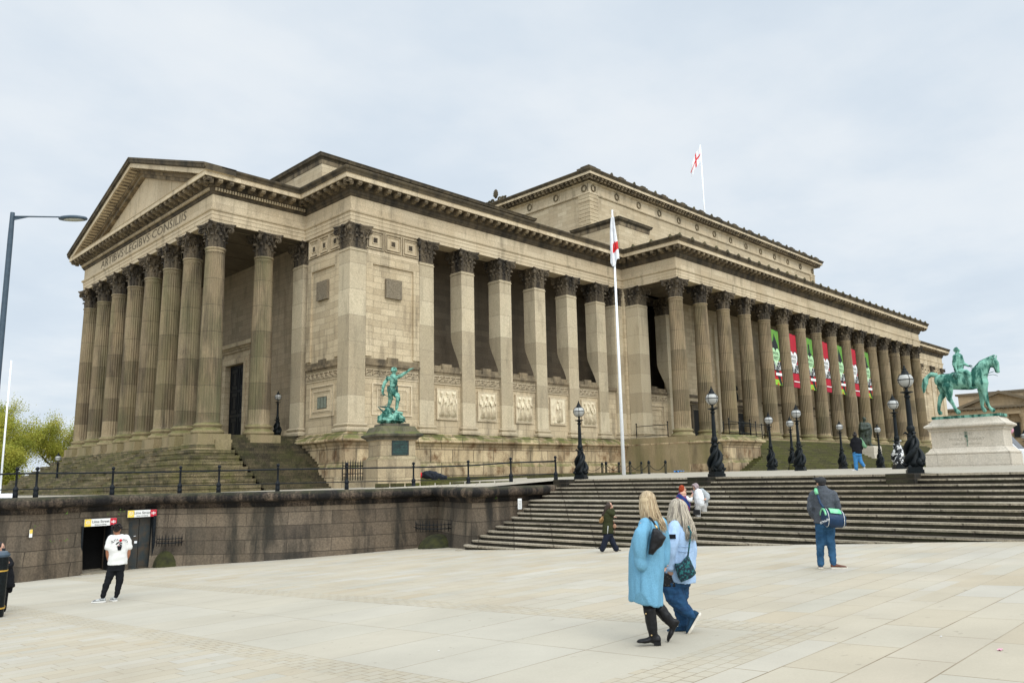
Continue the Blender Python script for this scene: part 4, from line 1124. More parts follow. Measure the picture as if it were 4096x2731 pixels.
for i in range(9):
    a = PI*(.08+.84*i/8); l_ = .95+.35*math.sin(a)
    c = (66.0+.42*l_*math.cos(a), 35.55+.75*l_*math.sin(a)*.9)
    pf.tube([(64.1,66.0+.1*math.cos(a),35.3),(64.1,(66+c[0])/2,(35.3+c[1])/2+.05),(64.05,c[0],c[1])], [.05,.09,.06], 6)
for s in (-1,1):
    for r0, cx_ in ((.34,.6),(.26,1.15),(.18,1.6)):
        pts = [(64.1,66+s*cx_+r0*(1-.8*q/14)*math.cos(q*.75)*s,35.05+r0*.9*(1-.8*q/14)*math.sin(q*.75)) for q in range(15)]
        pf.tube(pts, .07, 6)
hb(pf, 'palmette_crest', 'dark_cornice')
# ---------------------------------------------------------------- banners between the columns
def banner_mat(kind):
    m, nt, b = new_mat('banner_'+('red' if kind else 'green')); L = nt.links.new
    tc = N(nt, 'ShaderNodeTexCoord').outputs['Object']; sp = N(nt, 'ShaderNodeSeparateXYZ'); L(tc, sp.inputs[0])
    x, z = sp.outputs[0], sp.outputs[2]
    n = noise(nt, scaled(nt, tc, (1.0,1,.5)), 1.6, 5, .7)
    if kind:
        col = mixc(nt, mrange(nt, n, .4, .7), (0.42,0.012,0.028), (0.27,0.008,0.018))
        col = mixc(nt, mrange(nt, z, .55, .2), col, (0.34,0.01,0.03))
    else:
        col = mixc(nt, mrange(nt, noise(nt, scaled(nt, tc, (3,1,.6)), 2, 4, .6), .42, .6), (0.15,0.31,0.03), (0.045,0.19,0.05))
        low = mth(nt, 'LESS_THAN', mth(nt, 'ADD', z, mth(nt, 'MULTIPLY', n, 1.2)), 3.3)
        col = mixc(nt, low, col, (0.45,0.015,0.02))
        low2 = mth(nt, 'LESS_THAN', z, .62)
        col = mixc(nt, mth(nt, 'MULTIPLY', low2, mth(nt, 'GREATER_THAN', n, .47)), col, (0.25,0.5,0.04))
    L(col, b.inputs['Base Color']); b.inputs['Roughness'].default_value = .7
    return m
MBN = [banner_mat(0), banner_mat(1)]
M['banner_black'] = plain('banner_black', (0.012,0.014,0.016), .7, var=0)
M['banner_white'] = plain('banner_white', (0.75,0.75,0.72), .7, var=0.03)
M['banner_pale'] = plain('banner_pale_green', (0.42,0.66,0.36), .7, var=0.03)
def make_banner(i, kind):
    x0 = XP+.65+SPE*i+.68; w = 2.42; h = 6.1; z0 = 10.95
    lab = ['first','second','third','fourth','fifth','sixth','seventh'][i-4]+' hanging banner from the left, '+('plain red with white lettering' if kind else 'green and red with a black shape')
    root = thing('banner', (x0, YP+.62, z0), lab, 'banner', 'banners hanging between the columns of the east portico')
    MB().grid(lambda u, v: (u*w, .05*math.sin(u*5+v*3), v*h), 12, 16).build('cloth', MBN[kind], root, shift=False)
    MB().tube([(-.3,0,h),(w+.35,0,h)], .025, 6).build('batten', M['dark_iron'], root, shift=False); MB().tube([(-.1,0,0),(w+.3,0,0)], .022, 6).build('batten', M['dark_iron'], root, shift=False)
    bl = MB(); y = -.065; heart = []
    for q in range(28):
        t = 2*PI*q/28; heart.append((w*.52+.062*16*math.sin(t)**3*.95, h*.52+.075*(13*math.cos(t)-5*math.cos(2*t)-2*math.cos(3*t)-math.cos(4*t))))
    bl.prism([(w*.52+(a-w*.52)*1.13, h*.52+(b-h*.52)*1.12) for a, b in heart], 1, y, y+.01)
    bl.box(w*.30, w*.98, y, y+.01, 1.62, 2.62)
    if not kind:
        bl.prism([(w*.2,h*.62),(w*.86,h*.60),(w*.80,h*.72),(w*.62,h*.84),(w*.48,h*.93),(w*.40,h*.80),(w*.22,h*.76)] if i % 4 == 0 else [(w*.3,h*.62),(w*.9,h*.62),(w*.72,h*.70),(w*.60,h*.72),(w*.56,h*.88),(w*.42,h*.88),(w*.44,h*.72)], 1, y+.012, y+.02)
        bl.prism([(w*.45,1.7),(w*.75,1.7),(w*1.0,.05),(w*.82,.02)], 1, y+.012, y+.02)
    bl.build('black_artwork', M['banner_black'], root, shift=False)
    ht = MB().prism(heart, 1, y-.012, y-.003); ht.build('heart_patch', M['banner_white'] if kind else M['banner_pale'], root, shift=False)
    RX = Matrix.Rotation(PI/2, 4, 'X')
    def TM(a, b, dy=-.03): return Matrix.Translation((a, y+dy, b)) @ RX
    join_text('dark_lettering', [('POOL', .48, TM(w*.55, h*.565)), ('FEST', .55, TM(w*.54, h*.48))], M['banner_black'], root)
    lt = join_text('white_lettering', [('OCT.', .62, TM(w*.62, 2.34)), ('31 24', .62, TM(w*.62, 1.86))], M['banner_white'], root)
    MB().box(w*.42, w*.98, y-.02, y-.01, 1.05 if not kind else .62, 1.35 if not kind else .72).build('white_strip', M['banner_white'], root, shift=False)
    for o in (root.children):
        if o.name.startswith(('dark_letter','white_letter')):
            o.data.transform(Matrix.Translation(root.location)); o.location = (0,0,0)
for i in range(4, 11): make_banner(i, (i-4) % 2)
# ================================================================ lamps
def lamp_parts():
    """ornate globe lamp, 3.4 m tall, foot at the origin"""
    P = {}
    b = MB(); b.sqlathe([(0,0),(0,.10),(-.03,.12),(-.03,.20),(-.07,.26)], .24, .24)
    P['foot'] = b
    d = MB()
    for k in range(3):
        a0 = 2*PI*k/3+.3; pts = []; rr = []
        for i in range(15):
            t = i/14; a = a0+t*3.6; r = .19*(1-t)**.8+.07; z = .34+.86*t
            if t < .12: r = .20+.04*math.sin(t*20)
            pts.append((r*math.cos(a), r*math.sin(a), z+(.05*math.sin(t*3)))); rr.append(.092*(1-t)**.6+.022)
        d.tube(pts, rr, 8)
        h = Vector((math.cos(a0), math.sin(a0), 0)); c = h*.19+Vector((0,0,.34))
        d.ball(tuple(c), (.13,.13,.14), 10); d.ball(tuple(c+h*.08+Vector((0,0,-.07))), .085, 8)
        d.tube([tuple(c+h*.04), tuple(c+h*.17+Vector((0,0,-.07))), tuple(c+h*.19+Vector((0,0,-.01)))], [.06,.045,.015], 6)
        f = Vector((-h.y, h.x, 0)); q = Vector(pts[6])
        d.tube([tuple(q), tuple(q*1.0+Vector((q.x,q.y,0)).normalized()*.12+Vector((0,0,.04)))], [.05,.008], 5)
        q = Vector(pts[-1]); o_ = Vector((q.x,q.y,0)).normalized()
        d.tube([tuple(q), tuple(q+o_*.10+Vector((0,0,.07))), tuple(q+o_*.17+Vector((0,0,.03)))], [.03,.04,.006], 6)
    d.lathe([(.24,.2),(.21,.35),(.17,.55),(.13,.8),(.10,1.15)], 10)
    P['dolphins'] = d
    c = MB()
    c.lathe([(.08,1.10),(.13,1.14),(.14,1.19),(.09,1.22),(.085,1.27),(.115,1.32),(.125,1.40),(.11,1.46),(.082,1.50),(.09,1.53),(.083,1.56),(.078,1.8),(.066,2.30),(.06,2.36),(.09,2.40),(.10,2.43),(.06,2.46),(.055,2.50),(.16,2.545),(.19,2.55),(.19,2.575),(.05,2.59),(.04,2.68),(.06,2.71),(.045,2.74)], 16)
    P['column'] = c
    g = MB(); n = 12
    g.lathe([(max(.01,.235*math.sin(PI*(i+.6)/(n+.6))), 2.945-.235*math.cos(PI*(i+.6)/(n+.6))) for i in range(0, 10)], 20)
    P['globe'] = g
    f = MB()
    f.tube([(.243*math.cos(t), .243*math.sin(t), 2.955) for t in [2*PI*i/20 for i in range(21)]], .013, 5)
    for k in range(4):
        a = PI/2*k+.4
        f.tube([(.245*math.sin(p)*math.cos(a), .245*math.sin(p)*math.sin(a), 2.945-.245*math.cos(p)) for p in [PI*i/10 for i in range(1, 9)]], .009, 5)
    f.lathe([(.055,2.70),(.07,2.73),(.05,2.75)], 10)
    P['globe_frame'] = f
    h = MB(); h.lathe([(.165,3.10),(.17,3.13),(.12,3.16),(.10,3.20),(.105,3.22),(.07,3.25),(.055,3.30),(.065,3.315),(.03,3.335),(.022,3.37),(.03,3.39),(.012,3.42),(.004,3.45)], 14)
    P['cap'] = h
    return P
LP = lamp_parts()
LM = {'foot':'black','dolphins':'black','column':'black','globe':'globe','globe_frame':'black','cap':'black'}
LMESH = {k: v.mesh(k, M[LM[k]]) for k, v in LP.items()}
M['splashed'] = plain('paint_splashed_black', (0.012,0.015,0.017), 0.4, scale=5, c2=(0.6,0.6,0.58), lo=.52, hi=.56, coord='obj')
DOLPH2 = lamp_parts()['dolphins'].mesh('dolphins_splashed', M['splashed'])
def lamp(x, y, z, label, s=1.0, splash=False, rz=0.0):
    r = thing('street_lamp', (x, y, z), label, 'lamp', 'black globe lamps with dolphin bases', rz); r.scale = (s, s, s)
    for k, me in LMESH.items():
        o = bpy.data.objects.new(k, DOLPH2 if (splash and k == 'dolphins') else me); scene.collection.objects.link(o); o.parent = r
    return r
lamp(26.9,22.66,1.545,'black dolphin lamp at the left end of the steps, next to the railing end post',rz=.3)
lamp(26.8,15.9,1.545,'black dolphin lamp on the stair block behind the two women in headscarves',rz=1.1)
lamp(26.8,8.84,1.545,'largest and nearest black dolphin lamp, left of the horse statue pedestal',rz=2.0)
lamp(38.2,13.25,tz(38,13),'black dolphin lamp with white splashed base, just left of the nearest lamp',splash=True,rz=.7)
lamp(39.6,18.6,tz(39,18),'taller black dolphin lamp above the cap of the man with the sports bag',rz=1.7)
lamp(44.0,22.4,tz(44,22),'black dolphin lamp at the left foot of the mossy stair, leftmost of the far lamps',rz=.2)
lamp(48.6,23.3,tz(48,23),'small black dolphin lamp just left of the taller lamp above the man in a cap',rz=2.6)
lamp(56.5,23.4,tz(56,23),'small black dolphin lamp left of the woman in the black coat',rz=.9)
lamp(64.1,23.6,tz(64,23),'smallest black dolphin lamp, just right of the standing robed statue',rz=1.4)
lamp(29.0,53.45,Z0,'black lamp on the portico floor beside the right hand pilaster wall',rz=.5)
lamp(19.0,69.5,0.95,'lamp head showing above the stepped podium in front of the trees')
lamp(70.3,15.1,1.0,'lamp cut by the right edge beside the white van',rz=.5)
# ================================================================ modern street light
def modern():
    r = thing('street_light', (4.66,22.42,-1.1), 'tall dark grey modern street light at the left edge with a curved flat head', 'street light')
    M['grey_pole'] = plain('slate_paint', (0.045,0.07,0.095), .4, var=.1)
    MB().lathe([(.11,-.3),(.11,1.6),(.075,1.75),(.062,9.0),(.052,9.66),(.05,9.67)], 16).build('pole', M['grey_pole'], r, shift=False)
    ex = Vector((6.02-4.66, 21.14-22.42, 0)); d = ex.normalized(); n = Vector((-d.y,d.x,0))
    MB().tube([(0,0,9.56),tuple(d*.45+Vector((0,0,9.56))),tuple(d*1.2+Vector((0,0,9.54)))], [.028,.02,.018], 8).prism([(.05,9.57),(.05,9.47),(.42,9.55)], 1, -.01, .01, Matrix(((d.x,n.x,0,0),(d.y,n.y,0,0),(0,0,1,0),(0,0,0,1)))).build('arm', M['grey_pole'], r, shift=False)
    T = Matrix(((d.x,n.x,0,0),(d.y,n.y,0,0),(0,0,1,0),(0,0,0,1))) @ Matrix.Translation((1.52,0,9.50))
    hd = MB(); rings = []
    for z, k in ((-.035,.90),(-.03,.97),(0,1.0),(.03,.93),(.055,.6),(.06,.1)):
        rings.append([(.36*k*math.cos(t), .17*k*math.sin(t), z) for t in [2*PI*i/24 for i in range(24)]])
    hd.loft(rings, M=T); o = hd.build('lamp_head', M['grey_pole'], r, shift=False)
    M['lens'] = plain('lamp_lens', (0.42,0.43,0.38), .3, var=.1)
    ln = MB().loft([[(.25*math.cos(t)+.02, .125*math.sin(t), z) for t in [2*PI*i/20 for i in range(20)]] for z in (-.045,-.036)], M=T).build('lens', M['lens'], o, shift=False)
modern()
# ================================================================ flagpoles
def pole(mb, x, y, z0, z1, r0, r1): mb.tube([(x,y,z0),(x,y,(z0+z1)/2),(x,y,z1)], [r0,(r0+r1)/2,r1], 12)
M['flag_white'] = plain('flag_white', (0.74,0.75,0.77), .7, var=.06, scale=3)
M['flag_red'] = plain('flag_red', (0.60,0.02,0.025), .7, var=.1)
def flagpole_roof():
    x, y = 102.5, 60.0
    r = thing('roof_flagpole', (x,y,34.6), 'thin flagpole on the roof flying a drooping white flag with a red cross', 'flagpole')
    m = MB(); pole(m, x, y, 34.0, 51.6, .14, .09); m.build('pole', M['white_paint'], r)
    cloth = MB(); cross = MB(); nu, nv = 24, 14
    def fn(u, v):
        s_ = -(1.7*u); dx, dy = .7071, -.7071
        wv = .16*math.sin(u*9+v*2)*u+.08*math.sin(u*17)
        return (x+dx*s_-.7071*wv, y+dy*s_-.7071*wv, 51.5-2.4*(1-v)*(1-.25*u)-3.3*u**1.15-.12*math.sin(u*8+v))
    for j in range(nv):
        for i in range(nu):
            u, v = (i+.5)/nu, (j+.5)/nv; t = cross if (abs(u-.47) < .07 or abs(v-.5) < .10) else cloth
            q = [fn(i/nu,j/nv),fn((i+1)/nu,j/nv),fn((i+1)/nu,(j+1)/nv),fn(i/nu,(j+1)/nv)]; t.add(q, [(0,1,2,3)], True)
    f = cloth.build('flag', M['flag_white'], r); cross.build('red_cross', M['flag_red'], f)
flagpole_roof()
def flagpole_front():
    x, y = 37.55, 28.37
    r = thing('flagpole', (x,y,1.7), 'tall white flagpole on the terrace with a limp white and red flag', 'flagpole')
    m = MB(); pole(m, x, y, 1.5, 17.7, .115, .045); m.ball((x,y,17.75),.07,8); m.build('pole', M['white_paint'], r)
    cloth = MB(); red = MB(); nu, nv = 16, 26
    def fn(u, v):
        a = u*7.0; w = .48*(.30+.65*math.sin(min(1, (1-v)*1.25)*PI*.55))
        s_ = (-.5+u)*w*1.15+.03*math.sin(a*2+v*5)
        dp = .10*math.sin(a*1.8+v*3)-.14
        return (x+.70*s_+.72*dp, y-.72*s_+.70*dp, 17.3-(1-v)*2.9-(.25*math.sin(u*5)*(1-v)))
    for j in range(nv):
        for i in range(nu):
            u, v = (i+.5)/nu, (j+.5)/nv; t = red if (.26 < v+.10*(u-.5) < .46 and u > .30) else cloth
            t.add([fn(i/nu,j/nv),fn((i+1)/nu,j/nv),fn((i+1)/nu,(j+1)/nv),fn(i/nu,(j+1)/nv)], [(0,1,2,3)], True)
    f = cloth.build('flag', M['flag_white'], r); red.build('red_cross', M['flag_red'], f)
flagpole_front()
def flagpole_left():
    x, y = 8.55, 39.0
    r = thing('bare_flagpole', (x,y,1.1), 'bare white pole on a white base block at the left edge', 'flagpole')
    m = MB(); pole(m, x, y, 1.2, 7.1, .042, .032); m.build('pole', M['white_paint'], r)
    MB().box(x-.5,x+.5,y-.5,y+.5,.9,1.38).box(x-.42,x+.42,y-.42,y+.42,1.38,1.46).build('base_block', M['white_paint'], r)
flagpole_left()
# ================================================================ bollards with chains
def bollards():
    pts = [(38.47,30.39),(39.51,29.36),(40.32,28.55),(41.03,27.82),(45.44,36.27),(46.31,35.39),(47.45,34.25),(44.47,37.24)]
    pr_ = [(.10,0),(.10,.05),(.075,.08),(.062,.12),(.062,.70),(.078,.73),(.078,.78),(.04,.86),(.004,.89)]
    pr_ = [(a*1.15,b) for a,b in pr_]
    labs = ['short black bollard, leftmost of the front row by the white flagpole','short black bollard directly right of the white flagpole foot','short black bollard, third in the front row right of the flagpole','short black bollard, rightmost of the front row on open paving',
            'short black bollard in the back row, left of the white flagpole','short black bollard in the back row just left of the flagpole','short black bollard, rightmost of the back row near the hall plinth','short black bollard beside the dolphin lamp, leftmost of the back row']
    me = None
    for (x, y), lab in zip(pts, labs):
        z = min(1.66, tz(x, y)) if x < 42 else tz(x,y)
        r = thing('bollard', (x,y,z-.02), lab, 'bollard', 'black bollards around the flagpole')
        if me is None:
            me = (MB().lathe(pr_, 8, smooth=False).mesh('post', M['black']), MB().box(-.008,.008,-.075,-.071,.15,.66).box(-.03,-.018,-.075,-.071,.15,.66).box(.018,.03,-.075,-.071,.15,.66).mesh('gilt_line', M['joint_gilt']))
        for nm, m_ in zip(('post','gilt_line'), me):
            o = bpy.data.objects.new(nm, m_); scene.collection.objects.link(o); o.parent = r; o.rotation_euler[2] = -.78
    k = 0
    for a, b in ((0,1),(1,2),(2,3),(4,5),(5,6),(7,4)):
        (x0,y0),(x1,y1) = pts[a], pts[b]; z0 = (min(1.66,tz(x0,y0)) if x0 < 42 else tz(x0,y0))+.68
        p = [(x0+(x1-x0)*t, y0+(y1-y0)*t, z0-.42*math.sin(PI*t)**.8) for t in [i/14 for i in range(15)]]
        o = MB().tube(p, .018, 5).build('chain', M['black']); origin_to(o, p[0]); k += 1
        tag(o, ['sagging chain from the leftmost front bollard to the flagpole','sagging chain between the middle two front bollards','sagging chain to the rightmost front bollard','sagging chain in the back row left of the flagpole','sagging chain in the back row right of the flagpole','sagging chain from the dolphin lamp side bollard'][k-1], 'chain', 'chains between the bollards')
M['joint_gilt'] = plain('dull_gilt', (0.12,0.10,0.05), .6, bstr=0)
bollards()
def low_things():
    o = MB().box(34.2,41.2,30.2,33.0,1.2,1.82).box(35.4,41.0,29.6,30.21,1.2,1.74).build('mossy_kerb_block', M['steps_green']); origin_to(o,(38,31.5,1.6)); tag(o,'low mossy stone block behind the front bollards at the flagpole foot','kerb')
    k = MB().box(30.9,52.0,42.4,45.0,.8,1.80).build('mossy_kerb', M['steps_green']); origin_to(k,(41,43.5,1.3)); tag(k,'long low mossy stone kerb along the foot of the hall plinth','kerb')
    k = MB()
    for i in range(9): k.box(20.8+i*.52,21.28+i*.52,29.05-i*.42,29.45-i*.42,1.2,1.53)
    k = k.build('low_kerb', M['steps_green']); origin_to(k,(23,27.5,1.4)); tag(k,'short row of mossy kerb stones behind the railing at its right end','kerb')
    sp = MB(); x, y = 27.4, 41.2
    for i in range(13):
        t = i/12; p = (27.0+1.5*t, 41.6-1.0*t)
        sp.tube([(p[0],p[1],1.7),(p[0],p[1],2.75),(p[0],p[1],2.95)], [.028,.028,.004], 5); sp.tube([(p[0],p[1]-.09,2.62),(p[0],p[1]+.09,2.62)], .02, 4)
    sp.tube([(27.0,41.6,2.1),(28.5,40.6,2.1)], .03, 5); sp.tube([(27.0,41.6,2.55),(28.5,40.6,2.55)], .03, 5)
    s_ = sp.build('spiked_fence', M['dark_iron']); origin_to(s_,(27.7,41.1,1.7)); tag(s_,'short spiked iron fence between the dark stairs and the soldier pedestal','fence')
    w = MB().box(26.7,28.8,41.7,42.1,.8,1.95).build('low_wall', M['ped_sand']); origin_to(w,(27.7,41.9,1.2)); tag(w,'low stone wall under the spiked iron fence','wall')
    labs = ['squat stone stump at the foot of the tall lamp above the man in a cap','squat stone stump left of the woman in the black coat','squat stone stump beside the jeans of the woman in the black coat','squat stone stump right of the robed statue, next to the smallest lamp','squat stone stump, rightmost before the splashed lamp']
    for (x, y), lab in zip(((46.6,22.15),(60.9,25.0),(61.9,24.6),(69.3,25.1),(70.3,24.7)), labs):
        o = MB().lathe([(.40,-.1),(.42,.1),(.40,.34),(.30,.38)], 12, smooth=False).build('stone_stump', M['steps_green']); o.location = (x,y,tz(x,y)); tag(o, lab, 'stone stump', 'stone stumps by the mossy stair')
low_things()
def bars(name, segs, label, z):
    r = thing(name, (segs[0][0][0], segs[0][0][1], z), label, 'railing')
    for line in segs:
        n = max(1, round(math.dist(line[0], line[1])/2.4))
        for i in range(n+1):
            t = i/n; x, y = line[0][0]+(line[1][0]-line[0][0])*t, line[0][1]+(line[1][1]-line[0][1])*t
            p = MB().tube([(x,y,z),(x,y,z+1.35)], .045, 6).ball((x,y,z+1.42),.08,6); p.build('post', M['black'], r)
        for h in (.25, 1.18): MB().tube([(line[0][0],line[0][1],z+h),(line[1][0],line[1][1],z+h)], .035, 6).build('rail', M['black'], r)
bars('portico_railing', [((61.0,44.4),(61.0,40.9))], 'short black railing between the corner pilaster and the first east column', 4.93)
bars('stair_railing', [((62.6,35.6),(66.3,35.6)),((66.3,35.6),(66.3,38.3)),((69.0,38.2),(73.5,38.2)),((67.0,36.6),(71.5,36.6))], 'black railings on the plinth end at the top of the mossy stair', 4.93)
bars('ramp_railing', [((127.5,36.2),(131.5,36.2)),((131.5,36.2),(131.5,41.0))], 'black railing past the last column, left of the horse statue', 4.6)
# ================================================================ left litter bin
def litter_bin():
    r = thing('litter_bin', (4.25,19.80,-.95), 'tall black litter bin with gold bands, cut by the left edge', 'litter bin', rz=-.2)
    def rr(k, z): 
        o = []
        for i in range(24):
            t = 2*PI*i/24; c, s_ = math.cos(t), math.sin(t); q = .5
            o.append((.36*k*abs(c)**q*(1 if c >= 0 else -1), .30*k*abs(s_)**q*(1 if s_ >= 0 else -1), z))
        return o
    MB().loft([rr(.94,0),(rr(.96,.04)),rr(1.0,1.22)], smooth=False).build('body', M['black'], r, shift=False)
    MB().loft([rr(1.02,1.22),rr(1.05,1.24),rr(1.05,1.27),rr(.9,1.32)], smooth=False).build('lid', M['grey_pole'], r, shift=False)
    M['gold'] = plain('gold_band', (0.50,0.30,0.05), .4, var=.1)
    for z in (.18,.93): MB().loft([rr(1.0,z),rr(1.003,z+.028)], smooth=False).build('band', M['gold'], r, shift=False)
litter_bin()
# ================================================================ trees
def leafmat(name, a, b_, tr=.35):
    m, nt, b = new_mat(name); L = nt.links.new
    oi = N(nt, 'ShaderNodeNewGeometry'); v = oi.outputs['Position']
    col = mixc(nt, mrange(nt, noise(nt, v, .7, 4, .6), .35, .65), a, b_)
    col = mixc(nt, mrange(nt, noise(nt, v, 6.0, 2, .5), .4, .6, 0, .5), col, tuple(x*.55 for x in a))
    L(col, b.inputs['Base Color']); b.inputs['Roughness'].default_value = .7
    t = N(nt, 'ShaderNodeBsdfTranslucent'); L(col, t.inputs[0]); mx = N(nt, 'ShaderNodeMixShader', ins={0: tr})
    L(b.outputs[0], mx.inputs[1]); L(t.outputs[0], mx.inputs[2]); L(mx.outputs[0], nt.nodes['Material Output'].inputs[0]); return m
M['bark'] = plain('bark', (0.06,0.045,0.03), .9, scale=3)
M['spring'] = leafmat('spring_leaf', (0.50,0.46,0.07), (0.25,0.31,0.045))
def tree(x, y, z, h, w, label, seed, nleaf=9000):
    rn = random.Random(seed); r = thing('tree', (x,y,z), label, 'tree', 'spring trees left of the hall')
    wood = MB(); tips = []
    def grow(p, d, L_, rad, lvl):
        n = 4; pts = [tuple(p)]; rr = [rad]; q = Vector(p); dd = Vector(d)
        for i in range(n):
            dd = (dd+Vector((rn.uniform(-.2,.2),rn.uniform(-.2,.2),rn.uniform(-.02,.16)))).normalized(); q = q+dd*L_/n
            pts.append(tuple(q)); rr.append(rad*(1-.5*(i+1)/n))
            if lvl >= 2: tips.append((q.copy(), lvl))
        wood.tube(pts, rr, 6 if lvl < 2 else 4)
        if lvl >= 4: return
        for k in range(rn.choice((3,4)) if lvl else 6):
            a = rn.uniform(0, 2*PI); t_ = rn.uniform(.45,.95) if lvl else .75
            nd = (dd*rn.uniform(.7,1.1)+Vector((math.cos(a),math.sin(a),rn.uniform(-.1,.5)))*rn.uniform(.5,.9)).normalized()
            st = Vector(pts[min(n, 2+k % 3)])
            grow(st, nd, L_*rn.uniform(.55,.78), rr[-1]*.75, lvl+1)
    grow((0,0,-.5), (0,0,1), h*.36, .28, 0)
    # fit the crown
    mx = max(math.hypot(t[0].x,t[0].y) for t in tips); mz = max(t[0].z for t in tips)
    kx, kz = w/mx, h/mz
    wood.v = [(a*kx if c > h*.25 else a, b*kx if c > h*.25 else b, c*kz) for a, b, c in wood.v]
    wood.build('trunk', M['bark'], r, shift=False)
    lf = MB(); tp = [t for t in tips if t[0].z*kz > h*.22]
    per = max(1, nleaf//len(tp))
    for t, l in tp:
        c = Vector((t.x*kx, t.y*kx, t.z*kz))
        for _ in range(per):
            g = c+Vector((rn.gauss(0,.42),rn.gauss(0,.42),rn.gauss(0,.36))); s_ = rn.uniform(.045,.10)
            a = Vector((rn.uniform(-1,1),rn.uniform(-1,1),rn.uniform(-1,1))).normalized()*s_; b = a.cross(Vector((rn.uniform(-1,1),rn.uniform(-1,1),rn.uniform(-1,1)))).normalized()*s_*.7
            lf.add([tuple(g-a),tuple(g-b),tuple(g+a),tuple(g+b)], [(0,1,2,3)])
    lf.build('crown', M['spring'], r, shift=False)
tree(18.6,101.0,-.2,11.8,7.0,'broad yellow green spring tree cut by the left edge, left of the hall',11,44000)
tree(23.2,102.5,-.2,11.4,6.5,'tall yellow green spring tree behind the white pole, middle of the three',5,40000)
tree(29.5,106.5,-.2,9.8,5.6,'lower thin leaved spring tree nearest to the hall columns',23,28000)
tree(22.5,92.0,-.4,6.6,5.4,'low dense bush like tree filling the gap above the podium steps',31,20000)
# ================================================================ gallery building beyond the horse
def gallery():
    r = thing('pedimented_gallery', (212,42,1.5), 'pale sandstone gallery with a pediment and columns behind the horse statue', 'building')
    st, dk = M['far_stone'], M['far_dark']
    x = 206.0
    MB().box(x+1.5,x+28,22,62,-3,15.0).build('wall', st, r)
    e = MB(); e.box(x-.2,x+1.6,20,62,13.4,14.9); e.build('entablature', st, r)
    c = MB(); c.box(x-1.0,x+1.6,20,62.6,14.9,15.35)
    for i in range(50): c.box(x-.8,x-.1,20.4+i*.84,20.8+i*.84,14.6,14.9)
    c.build('cornice', dk, r)
    # pediment over the middle
    yc, hw = 48.0, 8.6
    p = MB(); p.prism([(yc-hw,15.35),(yc+hw,15.35),(yc,18.3)], 0, x+.3, x+1.5); p.build('tympanum', st, r)
    k = MB()
    for s in (1,-1): k.prism([(yc+s*(hw+1),15.36),(yc+s*(hw-.6),15.36),(yc,18.2),(yc,18.85)], 0, x-1.0, x+1.5)
    k.build('raking_cornice', dk, r)
    rf_ = MB()
    for s in (1,-1): rf_.prism([(yc+s*(hw+1),15.4),(yc,18.84),(yc,18.7),(yc+s*(hw+.4),15.4)], 0, x+1.51, x+20)
    M['slate'] = plain('pale_slate', (0.24,0.24,0.25), .6); rf_.build('roof', M['slate'], r)
    a = MB().box(x+12,x+26,30,60,15.35,19.2); a.build('attic', st, r); MB().box(x+11.5,x+26.5,29.5,60.5,19.2,19.7).build('attic_cornice', dk, r)
    cb = MB().lathe([(.75,0),(.75,.4),(.62,.6),(.60,5),(.52,12.2),(.60,12.3),(.85,13.3),(.9,13.39)], 16); cm = cb.mesh('column', st)
    for i in range(9):
        o = bpy.data.objects.new('column', cm); scene.collection.objects.link(o); o.parent = r; o.location = (x+.4-212, 26+i*3.6-42, -1.5)
    for i in range(8):
        y = 27.8+i*3.6
        for z0_, z1_ in ((2.5,6.2),(8.0,11.6)):
            f = MB().box(x+1.42,x+1.49,y-.8,y+.8,z0_,z1_).build('window', dk, r)
            MB().box(x+1.38,x+1.415,y-.62,y+.62,z0_+.2,z1_-.2).build('pane', M['dark_glass'], f)
M['far_stone'] = stone('gallery_stone', (0.50,0.40,0.26), (0.38,0.29,0.18), 1.6, .7, .03, stain_amt=.3, mort_d=.3)
M['far_dark'] = plain('gallery_dark_stone', (0.16,0.125,0.08), .9)
M['dark_glass'] = plain('dark_glass', (0.02,0.025,0.03), .15)
gallery()
# ================================================================ white van behind the pedestal
def van():
    P0 = (60.5,15.2,1.45)
    r = thing('van', P0, 'white van mostly hidden behind the right side of the horse statue pedestal', 'van', rz=-PI/2)
    M['van_white'] = plain('van_white', (0.78,0.79,0.80), .3, var=.03)
    prof = [(-2.6,.35),(-2.6,2.25),(-2.45,2.38),(1.0,2.38),(1.25,2.28),(1.95,1.35),(2.55,1.10),(2.66,.8),(2.66,.35)]
    MB().prism(prof, 1, -.95, .95).build('body', M['van_white'], r, shift=False)
    wd = MB().prism([(1.30,2.18),(1.92,1.36),(1.96,1.38),(1.34,2.22)], 1, -.8, .8); wd.build('windscreen', M['dark_glass'], r, shift=False)
    for s in (-1,1):
        MB().prism([(.3,2.1),(.3,1.4),(1.78,1.4),(1.25,2.1)], 1, .952*s-.006, .952*s+.006).build('side_window', M['dark_glass'], r, shift=False)
        for xx in (-1.7,1.75):
            w_ = MB().lathe([(.30,-.1),(.34,-.08),(.34,.08),(.30,.1)], 20, M=Matrix.Translation((xx,.86*s,.34)) @ Matrix.Rotation(PI/2,4,'X')).build('wheel', M['dark_iron'], r, shift=False)
    MB().box(2.66,2.70,-.9,.9,.35,.62).build('bumper', M['dark_iron'], r, shift=False)
van()
